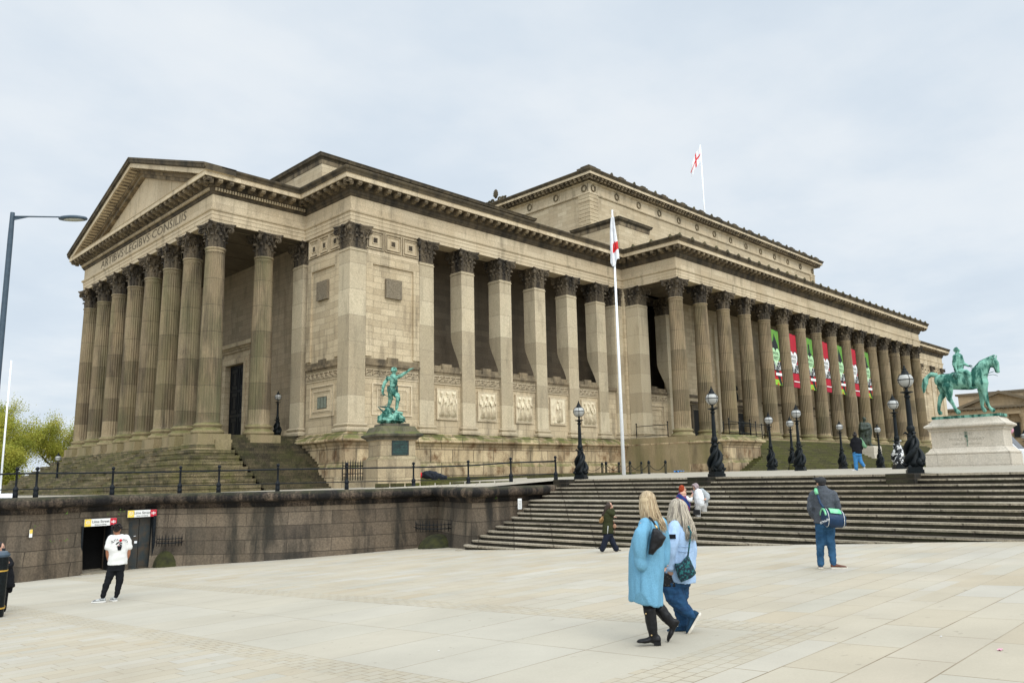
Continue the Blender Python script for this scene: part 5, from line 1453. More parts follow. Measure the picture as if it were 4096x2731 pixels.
def feather():
    r = thing('street_pennants', (84.5,19.0,1.9), 'pink and orange inflatable decorations on a pole behind the pedestal', 'decoration')
    MB().tube([(84.4,19.3,1.9),(84.4,19.3,6.0)], .05, 6).build('pole', M['dark_iron'], r)
    M['pink'] = plain('pink_plastic', (0.65,0.32,0.40), .5); M['orange'] = plain('orange_plastic', (0.70,0.16,0.06), .5)
    MB().ball((84.5,19.2,5.0), (.28,.28,.34), 12).ball((84.4,19.3,5.3),(.2,.2,.2),10).build('pink_balloon', M['pink'], r)
    MB().ball((84.4,19.4,5.7), (.2,.2,.2), 10).ball((84.3,19.45,5.95),(.16,.16,.16),8).build('orange_balloon', M['orange'], r)
feather()

# ================================================================ litter
def litter():
    for (x, y, z, mt, s_, lab) in ((8.86,2.33,None,'pink',.035,'small pink sweet wrapper on the paving'),(9.35,3.0,None,'sign_white',.015,'tiny white scrap on the pale paving right of the two women'),
            (43.2,28.3,1.76,'navy_lit',.35,'scrap of bright blue plastic on the terrace right of the bollards'),(6.3,7.6,None,'sign_white',.014,'tiny white scrap on the big slabs left of the two women')):
        z = gz(x, y) if z is None else z; m = MB()
        m.grid(lambda u, v: (x+(u-.5)*s_*2, y+(v-.5)*s_, z+.004+.35*s_*abs(math.sin(u*7+v*4))), 6, 4)
        o = m.build('litter', M[mt]); origin_to(o, (x, y, z)); tag(o, lab, 'litter')
M['navy_lit'] = plain('blue_plastic', (0.02,0.20,0.55), .5)
litter()
# ================================================================ figures
def fig(name, loc, label, cat): return thing(name, loc, label, cat, None, math.atan2(loc[1], loc[0])-PI/2)
_HD = []; _HN = []
def remesh(mb, name, mt, parent, voxel=.02, smooth=3, wr=0.0, fr=6.0, st=(1,1,1), seed=0.0, shrink=.017):
    """fuse overlapping closed shapes into one continuous skin, with optional folds"""
    me = mb.mesh(name+'_raw', None); o = bpy.data.objects.new(name+'_raw', me); scene.collection.objects.link(o)
    m = o.modifiers.new('r', 'REMESH'); m.mode = 'VOXEL'; m.voxel_size = voxel; m.use_smooth_shade = True
    if smooth:
        s_ = o.modifiers.new('s', 'SMOOTH'); s_.iterations = smooth; s_.factor = .5
    dg = bpy.context.evaluated_depsgraph_get(); ne = bpy.data.meshes.new_from_object(o.evaluated_get(dg))
    bpy.data.objects.remove(o); bpy.data.meshes.remove(me)
    if name == 'body' and shrink and _HD:
        # the body stays inside its clothes; head, neck and hands keep their size
        zn = _HD[-1].z-.15; ns = [v.normal.copy() for v in ne.vertices]
        for v, n in zip(ne.vertices, ns):
            if v.co.z > zn: continue
            dh = min([(v.co-h_).length for h_ in _HN[-2:]]+[9])
            v.co -= n*shrink*min(1, max(0, (dh-.12)/.06))
    if wr:
        ns = [v.normal.copy() for v in ne.vertices]
        for v, n in zip(ne.vertices, ns):
            p = Vector((v.co.x*st[0]*fr+seed, v.co.y*st[1]*fr, v.co.z*st[2]*fr))
            v.co += n*wr*(mnoise.noise(p)+.5*mnoise.noise(p*2.1))
    ne.name = name; ne.materials.clear(); ne.materials.append(mt)
    ne.polygons.foreach_set('use_smooth', [True]*len(ne.polygons))
    r = bpy.data.objects.new(name, ne); scene.collection.objects.link(r); r.parent = parent
    return r
def V3(p, dx=0, dy=0, dz=0): return (p[0]+dx, p[1]+dy, p[2]+dz)
def ring_loft(mb, rows, n=28, M=None, pw=1.0):
    """rows: (cx, cy, z, ax, ay)"""
    mb.loft([[(cx+ax*math.cos(2*PI*i/n), cy+ay*math.sin(2*PI*i/n), z) for i in range(n)] for cx, cy, z, ax, ay in rows], M=M)
def limb(mb, pts, rad, n=10):
    """smooth tapering limb through joints"""
    P_ = [Vector(p) for p in pts]; Q = []; Rr = []
    for i in range(len(P_)-1):
        for k in range(5):
            t = k/5; Q.append(P_[i].lerp(P_[i+1], t)); Rr.append(rad[i]+(rad[i+1]-rad[i])*t)
    Q.append(P_[-1]); Rr.append(rad[-1])
    for _ in range(2):
        Q = [Q[0]]+[(Q[i-1]+Q[i]*2+Q[i+1])/4 for i in range(1, len(Q)-1)]+[Q[-1]]
    mb.tube(Q, Rr, n)
    mb.ball(tuple(Q[0]), Rr[0]*.98, n); mb.ball(tuple(Q[-1]), Rr[-1]*.98, n)
def TF(c, az, pitch=0.0): return Matrix.Translation(c) @ Matrix.Rotation(az-PI/2, 4, 'Z') @ Matrix.Rotation(pitch, 4, 'X')
def head(mb, c, az, s=1.0, pitch=0.0):
    """head centred at c looking along azimuth az (local frame)"""
    T = TF(c, az, pitch) @ Matrix.Scale(s, 4); _HD.append(Vector(c))
    mb.ball((0,-.012,.025), (.076,.094,.098), 16, T); mb.ball((0,.022,-.045), (.056,.066,.072), 14, T); mb.ball((0,.045,-.085), (.03,.03,.026), 10, T)
    mb.tube([(0,.085,.025),(0,.104,-.012),(0,.112,-.026),(0,.085,-.036)], [.010,.013,.016,.01], 8, T)
    for s_ in (1,-1): mb.ball((.076*s_,-.005,-.005), (.012,.02,.033), 8, T); mb.ball((.033*s_,.075,.034), (.022,.014,.009), 8, T); mb.ball((.035*s_,.062,-.02), (.02,.02,.02), 8, T)
    mb.ball((0,.086,-.058), (.024,.012,.008), 8, T); mb.ball((0,.083,-.068), (.02,.012,.008), 8, T)
    mb.tube([(0,-.02,-.05),(0,-.03,-.17)], [.052,.058], 12, T)
def face(root_part, c, az, s=1.0, pitch=0.0, beard=None):
    T = TF(c, az, pitch) @ Matrix.Scale(s, 4); e = MB(); 
    for s_ in (1,-1): e.ball((.031*s_,.083,.014), (.013,.008,.007), 8, T); e.tube([(.015*s_,.091,.034),(.032*s_,.092,.040),(.050*s_,.080,.033)], [.003,.005,.002], 5, T)
    o = e.build('eyes', M['hair_dark'], root_part, shift=False)
    l = MB().ball((0,.094,-.060), (.022,.007,.005), 8, T).ball((0,.092,-.066), (.019,.007,.005), 8, T); l.build('lips', M['lips'], root_part, shift=False)
def hand(mb, w, d, palm, s=1.0, curl=.5):
    """w wrist, d direction of the fingers, palm = direction the palm faces"""
    w = Vector(w); _HN.append(w.copy()); d = Vector(d).normalized(); pn = Vector(palm); pn = (pn-d*pn.dot(d)).normalized(); sd_ = d.cross(pn)
    B = Matrix.Translation(w) @ Matrix(((sd_.x,d.x,pn.x,0),(sd_.y,d.y,pn.y,0),(sd_.z,d.z,pn.z,0),(0,0,0,1))) @ Matrix.Scale(s, 4)
    mb.ball((0,.045,0), (.040,.052,.017), 10, B)
    for i, (x, L_) in enumerate(((-.029,.066),(-.010,.076),(.010,.071),(.028,.056))):
        a = curl*.9; p = [(x,.080,0)]; ang = a*.4
        for q in (.45,.32,.23):
            ang += a*.55; l_ = L_*q; p.append((x*1.05, p[-1][1]+l_*math.cos(ang), p[-1][2]+l_*math.sin(ang)))
        mb.tube([B @ Vector(t) for t in p], [.0098*s,.0092*s,.0085*s,.007*s], 6)
    mb.tube([B @ Vector(t) for t in ((-.028,.025,.004),(-.052,.052,.016),(-.050,.078,.026))], [.013*s,.011*s,.008*s], 6)
def shoe(mb, heel, az, L_=.27, w=.048, h=.07, tilt=0.0, sole=None):
    """tilt raises the heel (radians); heel = sole point under the heel"""
    T = Matrix.Translation(heel) @ Matrix.Rotation(az-PI/2, 4, 'Z') @ Matrix.Rotation(-tilt, 4, 'X')
    rows = []
    for t, hw, hh in ((0,.6,.75),(.06,.85,1.0),(.25,.88,1.05),(.45,.85,.85),(.62,1.0,.66),(.8,1.0,.55),(.93,.75,.42),(1.0,.3,.25)):
        y = -.02+L_*t; rows.append([(w*hw*math.cos(a)*(1.0), y, .012+h*hh*.5*(1+math.sin(a))) for a in [2*PI*i/14 for i in range(14)]])
    mb.loft(rows, M=T)
    if sole is not None:
        pts = []
        for t, hw in ((0,.65),(.08,.95),(.3,.9),(.5,.88),(.7,1.08),(.88,.95),(1.0,.45)): pts.append((w*hw*1.08, -.028+(L_+.016)*t))
        poly = pts+[(-a, b) for a, b in reversed(pts)]
        sole.prism(poly, 2, -.004, .022, T)
def hair_strands(mb, c, rad, n, a0, a1, length, spread, wave, wind, rn, th=.010, top=.02):
    """locks from the crown over the skull, falling to `length` below the centre"""
    c = Vector(c)
    for k in range(n):
        a = rn.uniform(a0, a1); L_ = length*rn.uniform(.8,1.05); pts = []
        ph = rn.uniform(0, 6.28)
        for i in range(6):
            f = PI/2*(i/5)*1.0; pts.append(c+Vector((rad[0]*math.sin(f)*math.cos(a), rad[1]*math.sin(f)*math.sin(a), rad[2]*math.cos(f)))*rn.uniform(1.0,1.05)+Vector((0,0,top)))
        m = 9; p0 = pts[-1]
        for i in range(1, m+1):
            t = i/m; o_ = Vector((math.cos(a), math.sin(a), 0))
            q = p0+Vector((0,0,-L_*t))+o_*(spread*(math.sin(t*2.2)))+Vector(wind)*(t*t)+Vector((math.sin(ph+t*9),math.cos(ph*1.3+t*8),0))*wave*t
            pts.append(q)
        t0 = th*rn.uniform(.7,1.3); mb.tube(pts, [t0*.7]+[t0]*(len(pts)-3)+[t0*.7, t0*.2], 5)
def hair_mat(name, cols, rough=.55):
    m, nt, b = new_mat(name); L = nt.links.new; g = N(nt, 'ShaderNodeNewGeometry')
    rp = ramp(nt, [(i/(len(cols)-1), c) for i, c in enumerate(cols)]); L(g.outputs['Random Per Island'], rp.inputs[0])
    L(rp.outputs[0], b.inputs['Base Color']); b.inputs['Roughness'].default_value = rough; return m
def cloth(name, c, var=.12, scale=60, bs=.3, c2=None, rough=.85): return plain(name, c, rough, var=var, scale=scale, bstr=bs, c2=c2, bd=.004, coord='obj', spec=.15)
M['skin'] = plain('skin', (0.52,0.30,0.21), .5, var=.06, coord='obj'); M['skin_brown'] = plain('brown_skin', (0.30,0.13,0.07), .5, var=.06, coord='obj')
M['lips'] = plain('lips', (0.35,0.10,0.08), .5, var=.02)
M['hair_dark'] = hair_mat('dark_hair', [(0.008,0.006,0.006),(0.022,0.015,0.012)])
M['blonde'] = hair_mat('blonde_hair', [(0.28,0.19,0.10),(0.50,0.39,0.24),(0.16,0.105,0.055),(0.60,0.50,0.34)])
M['greyhair'] = hair_mat('grey_wavy_hair', [(0.22,0.19,0.15),(0.50,0.44,0.34),(0.12,0.10,0.085),(0.62,0.54,0.40)])
M['ombre'] = hair_mat('dark_hair_long', [(0.015,0.010,0.008),(0.04,0.025,0.016)]); M['ombre_tip'] = hair_mat('blonde_tips', [(0.45,0.27,0.11),(0.28,0.15,0.06),(0.52,0.35,0.17)])
M['wool_blue'] = cloth('sky_blue_wool', (0.145,0.335,0.475), .10, 90, .6); M['rain_blue'] = cloth('pale_blue_cotton', (0.33,0.46,0.64), .05, 40, .3)
M['wool_dark'] = cloth('dark_blue_wool', (0.09,0.22,0.32), .1, 60, .3); M['denim'] = cloth('dark_denim', (0.020,0.065,0.14), .2, 14, .4, (0.012,0.035,0.08)); M['denim_mid'] = cloth('blue_denim', (0.035,0.10,0.19), .2, 5, .4, (0.015,0.05,0.10))  # wool_dark is the darker blue of the coat seams
M['denim_light'] = cloth('bright_denim', (0.05,0.20,0.42), .2, 6, .4)
M['leather'] = plain('black_leather', (0.007,0.007,0.008), .42, var=.2, scale=40, bstr=.3, coord='obj', spec=.25)
M['legging'] = cloth('black_cloth', (0.008,0.009,0.011), .1, 40, .3); M['tee'] = cloth('white_jersey', (0.66,0.65,0.62), .02, 6, .3)
M['sole'] = plain('cream_sole', (0.62,0.57,0.48), .6, var=.05); M['brass'] = plain('brass', (0.6,0.42,0.2), .3, metal=.8, bstr=0)
rnp = random.Random(99)
# ---------------------------------------------------------------- woman in the long sky blue coat
r = fig('person', (7.709, 5.548, -0.211), None, None)

r.name = 'person'; tag(r, 'woman with long blonde hair in a long sky blue coat and black boots, walking', 'person')
A = lambda *a: a
b = MB()
hc = (0.034,0.000,1.583); head(b, hc, PI*.80, .93)
limb(b, [V3(hc,.0,.0,-.12), (0.048,0.000,1.273)], [.06,.10]); ring_loft(b, [(*(0.059,0.000,1.363)[:2],(0.059,0.000,1.363)[2],.13,.17),(*(0.020,0.000,1.105)[:2],(0.020,0.000,1.105)[2],.13,.16),(*(-0.006,0.000,0.848)[:2],(-0.006,0.000,0.848)[2],.15,.18),(*(-0.016,0.000,0.657)[:2],(-0.016,0.000,0.657)[2],.14,.17)])
limb(b, [(-0.014,-0.080,0.693), (-0.005,-0.090,0.419), (0.024,-0.080,0.126)], [.10,.065,.045]); limb(b, [(0.025,0.100,0.670), (0.102,0.100,0.389), (0.249,0.100,0.226)], [.10,.065,.045])
limb(b, [(-0.032,-0.190,1.337), (-0.081,-0.220,1.111), (-0.080,-0.180,0.937)], [.055,.045,.035]); hand(b, (-0.080,-0.180,0.937), (.05,.02,-1), (0,1,0), .95)
limb(b, [(0.185,0.190,1.311), (0.194,0.240,1.083), (0.190,0.200,0.903)], [.055,.045,.035]); hand(b, (0.190,0.200,0.903), (.0,.02,-1), (0,-1,0), .95)
body = remesh(b, 'body', M['skin'], r, .014, 2)
l = MB(); limb(l, [(-0.016,-0.080,0.655), (-0.003,-0.090,0.456), (0.002,-0.085,0.368)], [.105,.076,.066]); limb(l, [(0.023,0.100,0.631), (0.093,0.100,0.415), (0.126,0.100,0.351)], [.105,.076,.066])
remesh(l, 'leggings', M['legging'], r, .015, 2, .008, 9)
bt = MB()
limb(bt, [(-0.001,-0.085,0.399), (0.015,-0.085,0.244), (0.030,-0.080,0.114), (0.034,-0.080,0.071)], [.074,.066,.050,.050]); shoe(bt, (0.090,-0.080,0.022), PI*1.02, .275, .046, .085)
limb(bt, [(0.112,0.100,0.377), (0.187,0.100,0.282), (0.248,0.100,0.213)], [.074,.068,.052]); shoe(bt, (0.338,0.100,0.212), PI*1.0, .27, .046, .085, 1.02)
bo = remesh(bt, 'boots', M['leather'], r, .011, 3, .006, 14)
hl = MB(); hl.box((0.105,-0.080,0.018)[0]-.075, (0.105,-0.080,0.018)[0]+.004, -.12, -.04, (0.105,-0.080,0.018)[2], (0.105,-0.080,0.018)[2]+.035); hl.build('heel', M['leather'], bo, shift=False)
MB().ball((-0.042,-0.155,0.362), .010, 8).ball((0.009,-0.135,0.127), .010, 8).build('stud', M['brass'], bo, shift=False)
ct = MB(); rows = []
for X0, X1, Y, dp in ((285,395,365,.10),(262,425,385,.15),(232,442,430,.20),(190,450,490,.22),(160,452,560,.23),(145,452,680,.235),(138,450,800,.24),(139,442,900,.24),(144,436,1000,.245),(148,440,1060,.25)): rows.append((X0,X1,Y,dp))
tb = [(0.002,0.000,1.410),(0.146,0.000,1.408),(-0.022,0.000,1.384),(0.167,0.000,1.382),(-0.054,0.000,1.326),(0.188,0.000,1.323),(-0.118,0.000,1.248),(0.199,0.000,1.245),(-0.175,0.000,1.158),(0.208,0.000,1.155),(-0.202,0.000,1.003),(0.199,0.000,1.001),(-0.218,0.000,0.849),(0.189,0.000,0.847),(-0.223,0.000,0.721),(0.172,0.000,0.720),(-0.222,0.000,0.593),(0.157,0.000,0.594),(-0.222,0.000,0.477),(0.153,0.000,0.420)]
dps = [.09,.13,.16,.175,.185,.195,.21,.22,.23,.235]
rings = []
for i in range(10):
    L0, R0 = tb[2*i], tb[2*i+1]; n = 36; ring = []
    for k in range(n):
        a = 2*PI*k/n; x = (L0[0]+R0[0])/2+(R0[0]-L0[0])/2*math.cos(a); y = dps[i]*math.sin(a); z = L0[2]
        z = L0[2]+(R0[2]-L0[2])*(.5+.5*math.cos(a))
        if i == 9: z += .17*math.exp(-((a-1.5*PI+.30)/.36)**2)+.08*math.exp(-((a-.5*PI)/.4)**2)
        f = 1+.025*math.sin(a*6+i*.8)*(i/9); ring.append((x*1.0+(x-(L0[0]+R0[0])/2)*(f-1), y*f, z))
    rings.append(ring)
ct.loft(rings)
limb(ct, [(-0.005,-0.140,1.349), (-0.046,-0.255,1.240), (-0.071,-0.285,1.104), (-0.072,-0.245,0.957)], [.070,.078,.074,.064]); limb(ct, [(-0.083,-0.245,0.960), (-0.071,-0.235,0.906)], [.074,.077])
limb(ct, [(0.179,0.160,1.333), (0.201,0.240,1.083), (0.189,0.200,0.877)], [.075,.08,.066])
limb(ct, [(0.029,0.000,1.429), (0.060,0.000,1.383)], [.085,.10])
co = remesh(ct, 'coat', M['wool_blue'], r, .012, 2, .020, 5.5, (1.6,1.6,.5), 3.1)
sm = MB(); sm.tube([(-0.112,-0.262,1.178),(-0.164,-0.235,1.176)], .004, 5); sm.tube([(-0.114,-0.285,0.955),(-0.038,-0.285,0.948)], .004, 5); sm.tube([(-0.072,-0.245,0.875),(-0.086,-0.252,0.616)], .0035, 5); sm.tube([(0.016,-0.185,1.308),(0.092,-0.160,1.283),(0.177,-0.080,1.277)], .004, 5); sm.build('seam', M['wool_dark'], co, shift=False)
h = MB(); hs = MB(); hs.ball(V3(hc,.0,-.008,.012), (.092,.102,.112), 18); ring_loft(hs, [(hc[0]+.005,0.0,hc[2]-.0,.085,.095),(hc[0]+.02,-.01,hc[2]-.12,.092,.10),(hc[0]+.04,-.03,hc[2]-.20,.09,.09),(hc[0]+.07,-.05,hc[2]-.27,.07,.06)])
hair_strands(h, V3(hc,.004,0,0), (.089,.099,.104), 800, -PI*.98, PI*.45, .27, .014, .007, (.04,-.02,0), rnp, .0034)
hair_strands(h, V3(hc,.01,0,0), (.088,.098,.10), 90, -PI*.35, PI*.05, .36, .02, .012, (.085,-.03,0), rnp, .0038)
hh = remesh(hs, 'hair', M['blonde'], r, .014, 2); h.build('locks', M['blonde'], hh, shift=False)
bg = thing('handbag', r.location, 'black leather shoulder bag of the woman in the long blue coat', 'bag', rz=r.rotation_euler[2])
b = MB(); b.loft([[V3(p,0,d) for p in q for d in (0,)] for q, d0 in (())]) if False else None
q = [(0.081,-0.300,1.302),(0.144,-0.300,1.294),(0.225,-0.300,1.203),(0.183,-0.300,1.129),(0.066,-0.300,1.012),(0.016,-0.300,1.023),(0.038,-0.300,1.130),(0.056,-0.300,1.230)]
cx_ = sum(p[0] for p in q)/8; cz_ = sum(p[2] for p in q)/8
b.loft([[(cx_+(p[0]-cx_)*k, -.30+dy, cz_+(p[2]-cz_)*k) for p in q] for k, dy in ((.55,-.075),(.88,-.06),(1,-.02),(1,.03),(.88,.06),(.5,.07))])
remesh(b, 'bag_body', M['leather'], bg, .011, 2, .007, 14)
st = MB(); st.tube([(0.135,-0.300,1.294),(0.109,-0.270,1.340),(0.069,-0.190,1.402),(0.022,-0.050,1.421),(0.008,0.060,1.397)], .013, 8, flat=(0,.8)); st.tube([(0.091,-0.310,1.298),(0.078,-0.360,1.259)], .008, 6)
st.build('strap', M['leather'], bg, shift=False); MB().tube([(0.106,-0.285,1.334),(0.122,-0.300,1.314),(0.126,-0.305,1.297)], .012, 8).build('buckle', M['brass'], bg, shift=False)
# ---------------------------------------------------------------- woman in the pale blue jacket
r = fig('person', (8.517, 5.641, -0.207), None, None)

r.name = 'person'; tag(r, 'woman with long wavy grey hair in a pale blue jacket and jeans, walking', 'person')
hc = (0.006,0.000,1.455)
b = MB(); head(b, hc, PI*.78, .95)
ring_loft(b, [(*(0.018,0.000,1.315)[:2],(0.018,0.000,1.315)[2],.10,.13),(*(0.028,0.000,1.246)[:2],(0.028,0.000,1.246)[2],.16,.18),(*(0.013,0.000,0.970)[:2],(0.013,0.000,0.970)[2],.15,.17),(*(-0.006,0.000,0.628)[:2],(-0.006,0.000,0.628)[2],.17,.19)])
limb(b, [V3(hc,0,0,-.1), (0.020,0.000,1.218)], [.06,.1]); limb(b, [(-0.048,-0.200,1.246), (-0.089,-0.240,1.005), (-0.114,-0.200,0.786)], [.06,.05,.035]); hand(b, (-0.113,-0.200,0.786), (.10,0,-1), (.2,1,0), 1.0, .7)
limb(b, [(0.127,0.200,1.218), (0.140,0.240,0.947), (0.114,0.200,0.742)], [.06,.05,.035]); hand(b, (0.114,0.200,0.742), (0,0,-1), (0,-1,0))
limb(b, [(-0.105,-0.060,0.595), (-0.010,-0.080,0.330), (0.106,-0.080,0.225)], [.1,.07,.05]); limb(b, [(-0.009,0.100,0.575), (-0.019,0.100,0.275), (-0.010,0.100,0.059)], [.1,.07,.05])
remesh(b, 'body', M['skin'], r, .015, 2)
j = MB(); ring_loft(j, [(*(-0.067,0.000,0.655)[:2],(-0.067,0.000,0.655)[2],.19,.20),(*(-0.087,0.000,0.546)[:2],(-0.087,0.000,0.546)[2],.19,.19)])
limb(j, [(-0.117,-0.070,0.569), (-0.080,-0.100,0.426), (0.002,-0.100,0.313), (0.103,-0.090,0.220)], [.135,.118,.09,.066]); limb(j, [(-0.024,0.100,0.547), (-0.026,0.100,0.315), (-0.010,0.100,0.187), (-0.008,0.100,0.059)], [.13,.10,.08,.068])
remesh(j, 'jeans', M['denim'], r, .012, 2, .018, 9, (.7,.7,1.8), 1.0)
so = MB(); sh = MB(); shoe(sh, (0.199,-0.090,0.217), PI*1.0, .29, .052, .09, 1.0, so); shoe(sh, (0.054,0.100,-0.028), PI*1.0, .28, .05, .085, 0.0, so); limb(sh, [(0.105,-0.090,0.220),(0.133,-0.090,0.194)], [.055,.05])
M['navy_knit'] = cloth('navy_knit', (0.015,0.045,0.085), .1, 60, .3)
s_ = remesh(sh, 'trainers', M['navy_knit'], r, .011, 2); so.build('sole', M['sole'], s_, shift=False)
tb = [(-0.065,0.000,1.323),(0.081,0.000,1.322),(-0.109,0.000,1.289),(0.135,0.000,1.286),(-0.161,0.000,1.233),(0.180,0.000,1.238),(-0.174,0.000,1.122),(0.185,0.000,1.120),(-0.181,0.000,0.984),(0.177,0.000,0.983),(-0.180,0.000,0.874),(0.176,0.000,0.873),(-0.190,0.000,0.764),(0.177,0.000,0.764),(-0.201,0.000,0.668),(0.177,0.000,0.669),(-0.175,0.000,0.587),(0.172,0.000,0.581)]
dps = [.09,.14,.19,.21,.20,.21,.22,.225,.225]; rings = []
for i in range(9):
    L0, R0 = tb[2*i], tb[2*i+1]; n = 32; ring = []; xm = (L0[0]+R0[0])/2
    for k in range(n):
        a = 2*PI*k/n; z = L0[2]+(.05*max(0,-math.cos(a)) if i == 8 else 0); f = 1+.02*math.sin(a*5+i)
        ring.append((xm+(R0[0]-L0[0])/2*math.cos(a)*f, dps[i]*math.sin(a)*f, z))
    rings.append(ring)
jk = MB(); jk.loft(rings); limb(jk, [(-0.034,-0.160,1.256), (-0.074,-0.240,1.140), (-0.099,-0.260,0.994), (-0.116,-0.220,0.882), (-0.117,-0.200,0.786)], [.082,.084,.076,.068,.058]); jk.tube([(-0.116,-0.200,0.806),(-0.116,-0.200,0.757)], [.064,.062], 14)
limb(jk, [(0.127,0.160,1.235), (0.154,0.220,0.949), (0.128,0.200,0.742)], [.08,.075,.06]); limb(jk, [(-0.002,0.000,1.336), (0.017,0.000,1.287)], [.085,.11])
jo = remesh(jk, 'jacket', M['rain_blue'], r, .012, 2, .014, 6, (1.2,1.2,1.0), 7.0)
sm = MB()
for Y in (618, 668): sm.tube([(-0.006,-0.215,1.032) if Y == 618 else (-0.009,-0.213,0.973), (0.082,-0.190,1.022) if Y == 618 else (0.079,-0.190,0.962), (0.166,-0.100,1.022) if Y == 618 else (0.165,-0.100,0.965)], .005, 5)
sm.tube([(-0.185,-0.050,0.906),(-0.168,-0.100,0.881)], .012, 5); sm.build('seam', M['rain_blue'], jo, shift=False)
T_ = (-0.076,-0.330,1.156); MB().box(T_[0]-.045,T_[0]+.045,T_[1]-.0,T_[1]+.01,T_[2]-.026,T_[2]+.026).build('sleeve_badge', M['legging'], jo, shift=False)
M['floral'] = plain('dark_floral', (0.012,0.012,0.014), .8, scale=45, c2=(0.25,0.22,0.15), lo=.6, hi=.66, coord='obj')
tn = MB(); ring_loft(tn, [(*(-0.099,0.000,0.710)[:2],(-0.099,0.000,0.710)[2],.19,.20),(*(-0.120,0.000,0.566)[:2],(-0.120,0.000,0.566)[2],.185,.20),(*(-0.108,0.000,0.539)[:2],(-0.108,0.000,0.539)[2],.17,.18)]); remesh(tn, 'tunic', M['floral'], r, .016, 2, .01, 8)
hs = MB(); hs.ball(V3(hc,.0,-.01,.012), (.10,.108,.118), 16); ring_loft(hs, [(hc[0]+.0,0,hc[2],.105,.11),(hc[0]+.01,-.02,hc[2]-.12,.125,.12),(hc[0]+.035,-.05,hc[2]-.22,.12,.11),(hc[0]+.08,-.08,hc[2]-.28,.08,.07)])
h = MB(); hair_strands(h, V3(hc,.0,0,.0), (.100,.108,.113), 800, -PI*1.0, PI*.4, .29, .032, .014, (.02,-.02,0), rnp, .0038)
hair_strands(h, V3(hc,.02,-.02,0), (.10,.107,.10), 220, -PI*.45, PI*.0, .38, .04, .018, (.05,-.04,0), rnp, .0038)
hh = remesh(hs, 'hair', M['greyhair'], r, .016, 2, .012, 12); h.build('locks', M['greyhair'], hh, shift=False)
bg = thing('crossbody_bag', r.location, 'dark green patterned slouch bag of the woman in the pale blue jacket', 'bag', rz=r.rotation_euler[2])
M['teal_pattern'] = plain('teal_patterned_canvas', (0.010,0.022,0.034), .8, scale=38, c2=(0.02,0.13,0.13), lo=.5, hi=.58, coord='obj')
q = [(-0.064,-0.270,0.841),(0.018,-0.270,0.847),(0.097,-0.270,0.941),(0.138,-0.270,0.847),(0.188,-0.270,0.728),(0.114,-0.270,0.665),(0.000,-0.270,0.615),(-0.041,-0.270,0.714)]
cx_ = sum(p[0] for p in q)/8; cz_ = sum(p[2] for p in q)/8; b = MB()
b.loft([[(cx_+(p[0]-cx_)*k, -.27+dy, cz_+(p[2]-cz_)*k) for p in q] for k, dy in ((.5,-.07),(.9,-.055),(1,-.02),(1,.02),(.9,.05),(.5,.06))]); remesh(b, 'bag_body', M['teal_pattern'], bg, .012, 2, .008, 12)
MB().tube([(0.099,-0.270,0.927),(0.114,-0.270,1.007),(0.144,-0.235,1.165),(0.152,-0.200,1.190),(0.124,-0.190,1.271)], .011, 6).build('strap', M['teal_pattern'], bg, shift=False)
# ---------------------------------------------------------------- man with the sports bag
r = fig('person', (15.682, 6.884, -0.210), 'man in a flat cap and grey jacket seen from behind with a sports bag', 'person')

hc = (-0.087,0.000,1.648); b = MB(); head(b, hc, PI*.72, .95)
ring_loft(b, [(*(-0.061,0.000,1.589)[:2],(-0.061,0.000,1.589)[2],.07,.07),(*(-0.053,0.000,1.452)[:2],(-0.053,0.000,1.452)[2],.15,.09),(*(-0.063,0.000,1.178)[:2],(-0.063,0.000,1.178)[2],.15,.11),(*(-0.091,0.000,0.838)[:2],(-0.091,0.000,0.838)[2],.17,.13)])
limb(b, [(-0.141,0.000,0.852), (-0.179,0.000,0.513), (-0.210,0.000,0.096)], [.09,.065,.045]); limb(b, [(0.020,0.000,0.852), (0.012,0.000,0.515), (0.023,0.000,0.114)], [.09,.065,.045])
limb(b, [(-0.265,0.000,1.427), (-0.304,0.000,1.180), (-0.289,0.120,0.981)], [.055,.045,.035]); hand(b, (-0.289,0.120,0.981), (.3,.5,-.5), (0,0,-1)); limb(b, [(0.152,0.000,1.422), (0.209,0.000,1.176), (0.119,0.140,1.007)], [.055,.045,.035]); hand(b, (0.119,0.140,1.007), (-.4,.5,-.4), (0,0,-1))
remesh(b, 'body', M['skin'], r, .017, 2)
j = MB(); ring_loft(j, [(*(-0.064,0.000,0.919)[:2],(-0.064,0.000,0.919)[2],.18,.13),(*(-0.070,0.000,0.770)[:2],(-0.070,0.000,0.770)[2],.19,.14)])
limb(j, [(-0.152,0.000,0.797), (-0.178,0.000,0.527), (-0.197,0.020,0.296), (-0.208,0.000,0.090)], [.105,.088,.073,.066]); limb(j, [(0.013,0.000,0.798), (0.006,0.000,0.528), (0.019,0.020,0.299), (0.026,0.000,0.107)], [.105,.088,.073,.066])
remesh(j, 'jeans', M['denim_mid'], r, .016, 2, .013, 8, (1,1,2.0), 2.0)
so = MB(); sh = MB(); shoe(sh, (-0.215,0.000,0.005), PI*.50, .28, .052, .075, 0, so); shoe(sh, (-0.011,0.000,0.012), PI*.02, .30, .05, .08, 0, so)
M['brown_leather'] = plain('brown_leather', (0.13,0.045,0.022), .5, coord='obj'); s_ = remesh(sh, 'shoes', M['brown_leather'], r, .012, 2); so.build('sole', M['sole'], s_, shift=False)
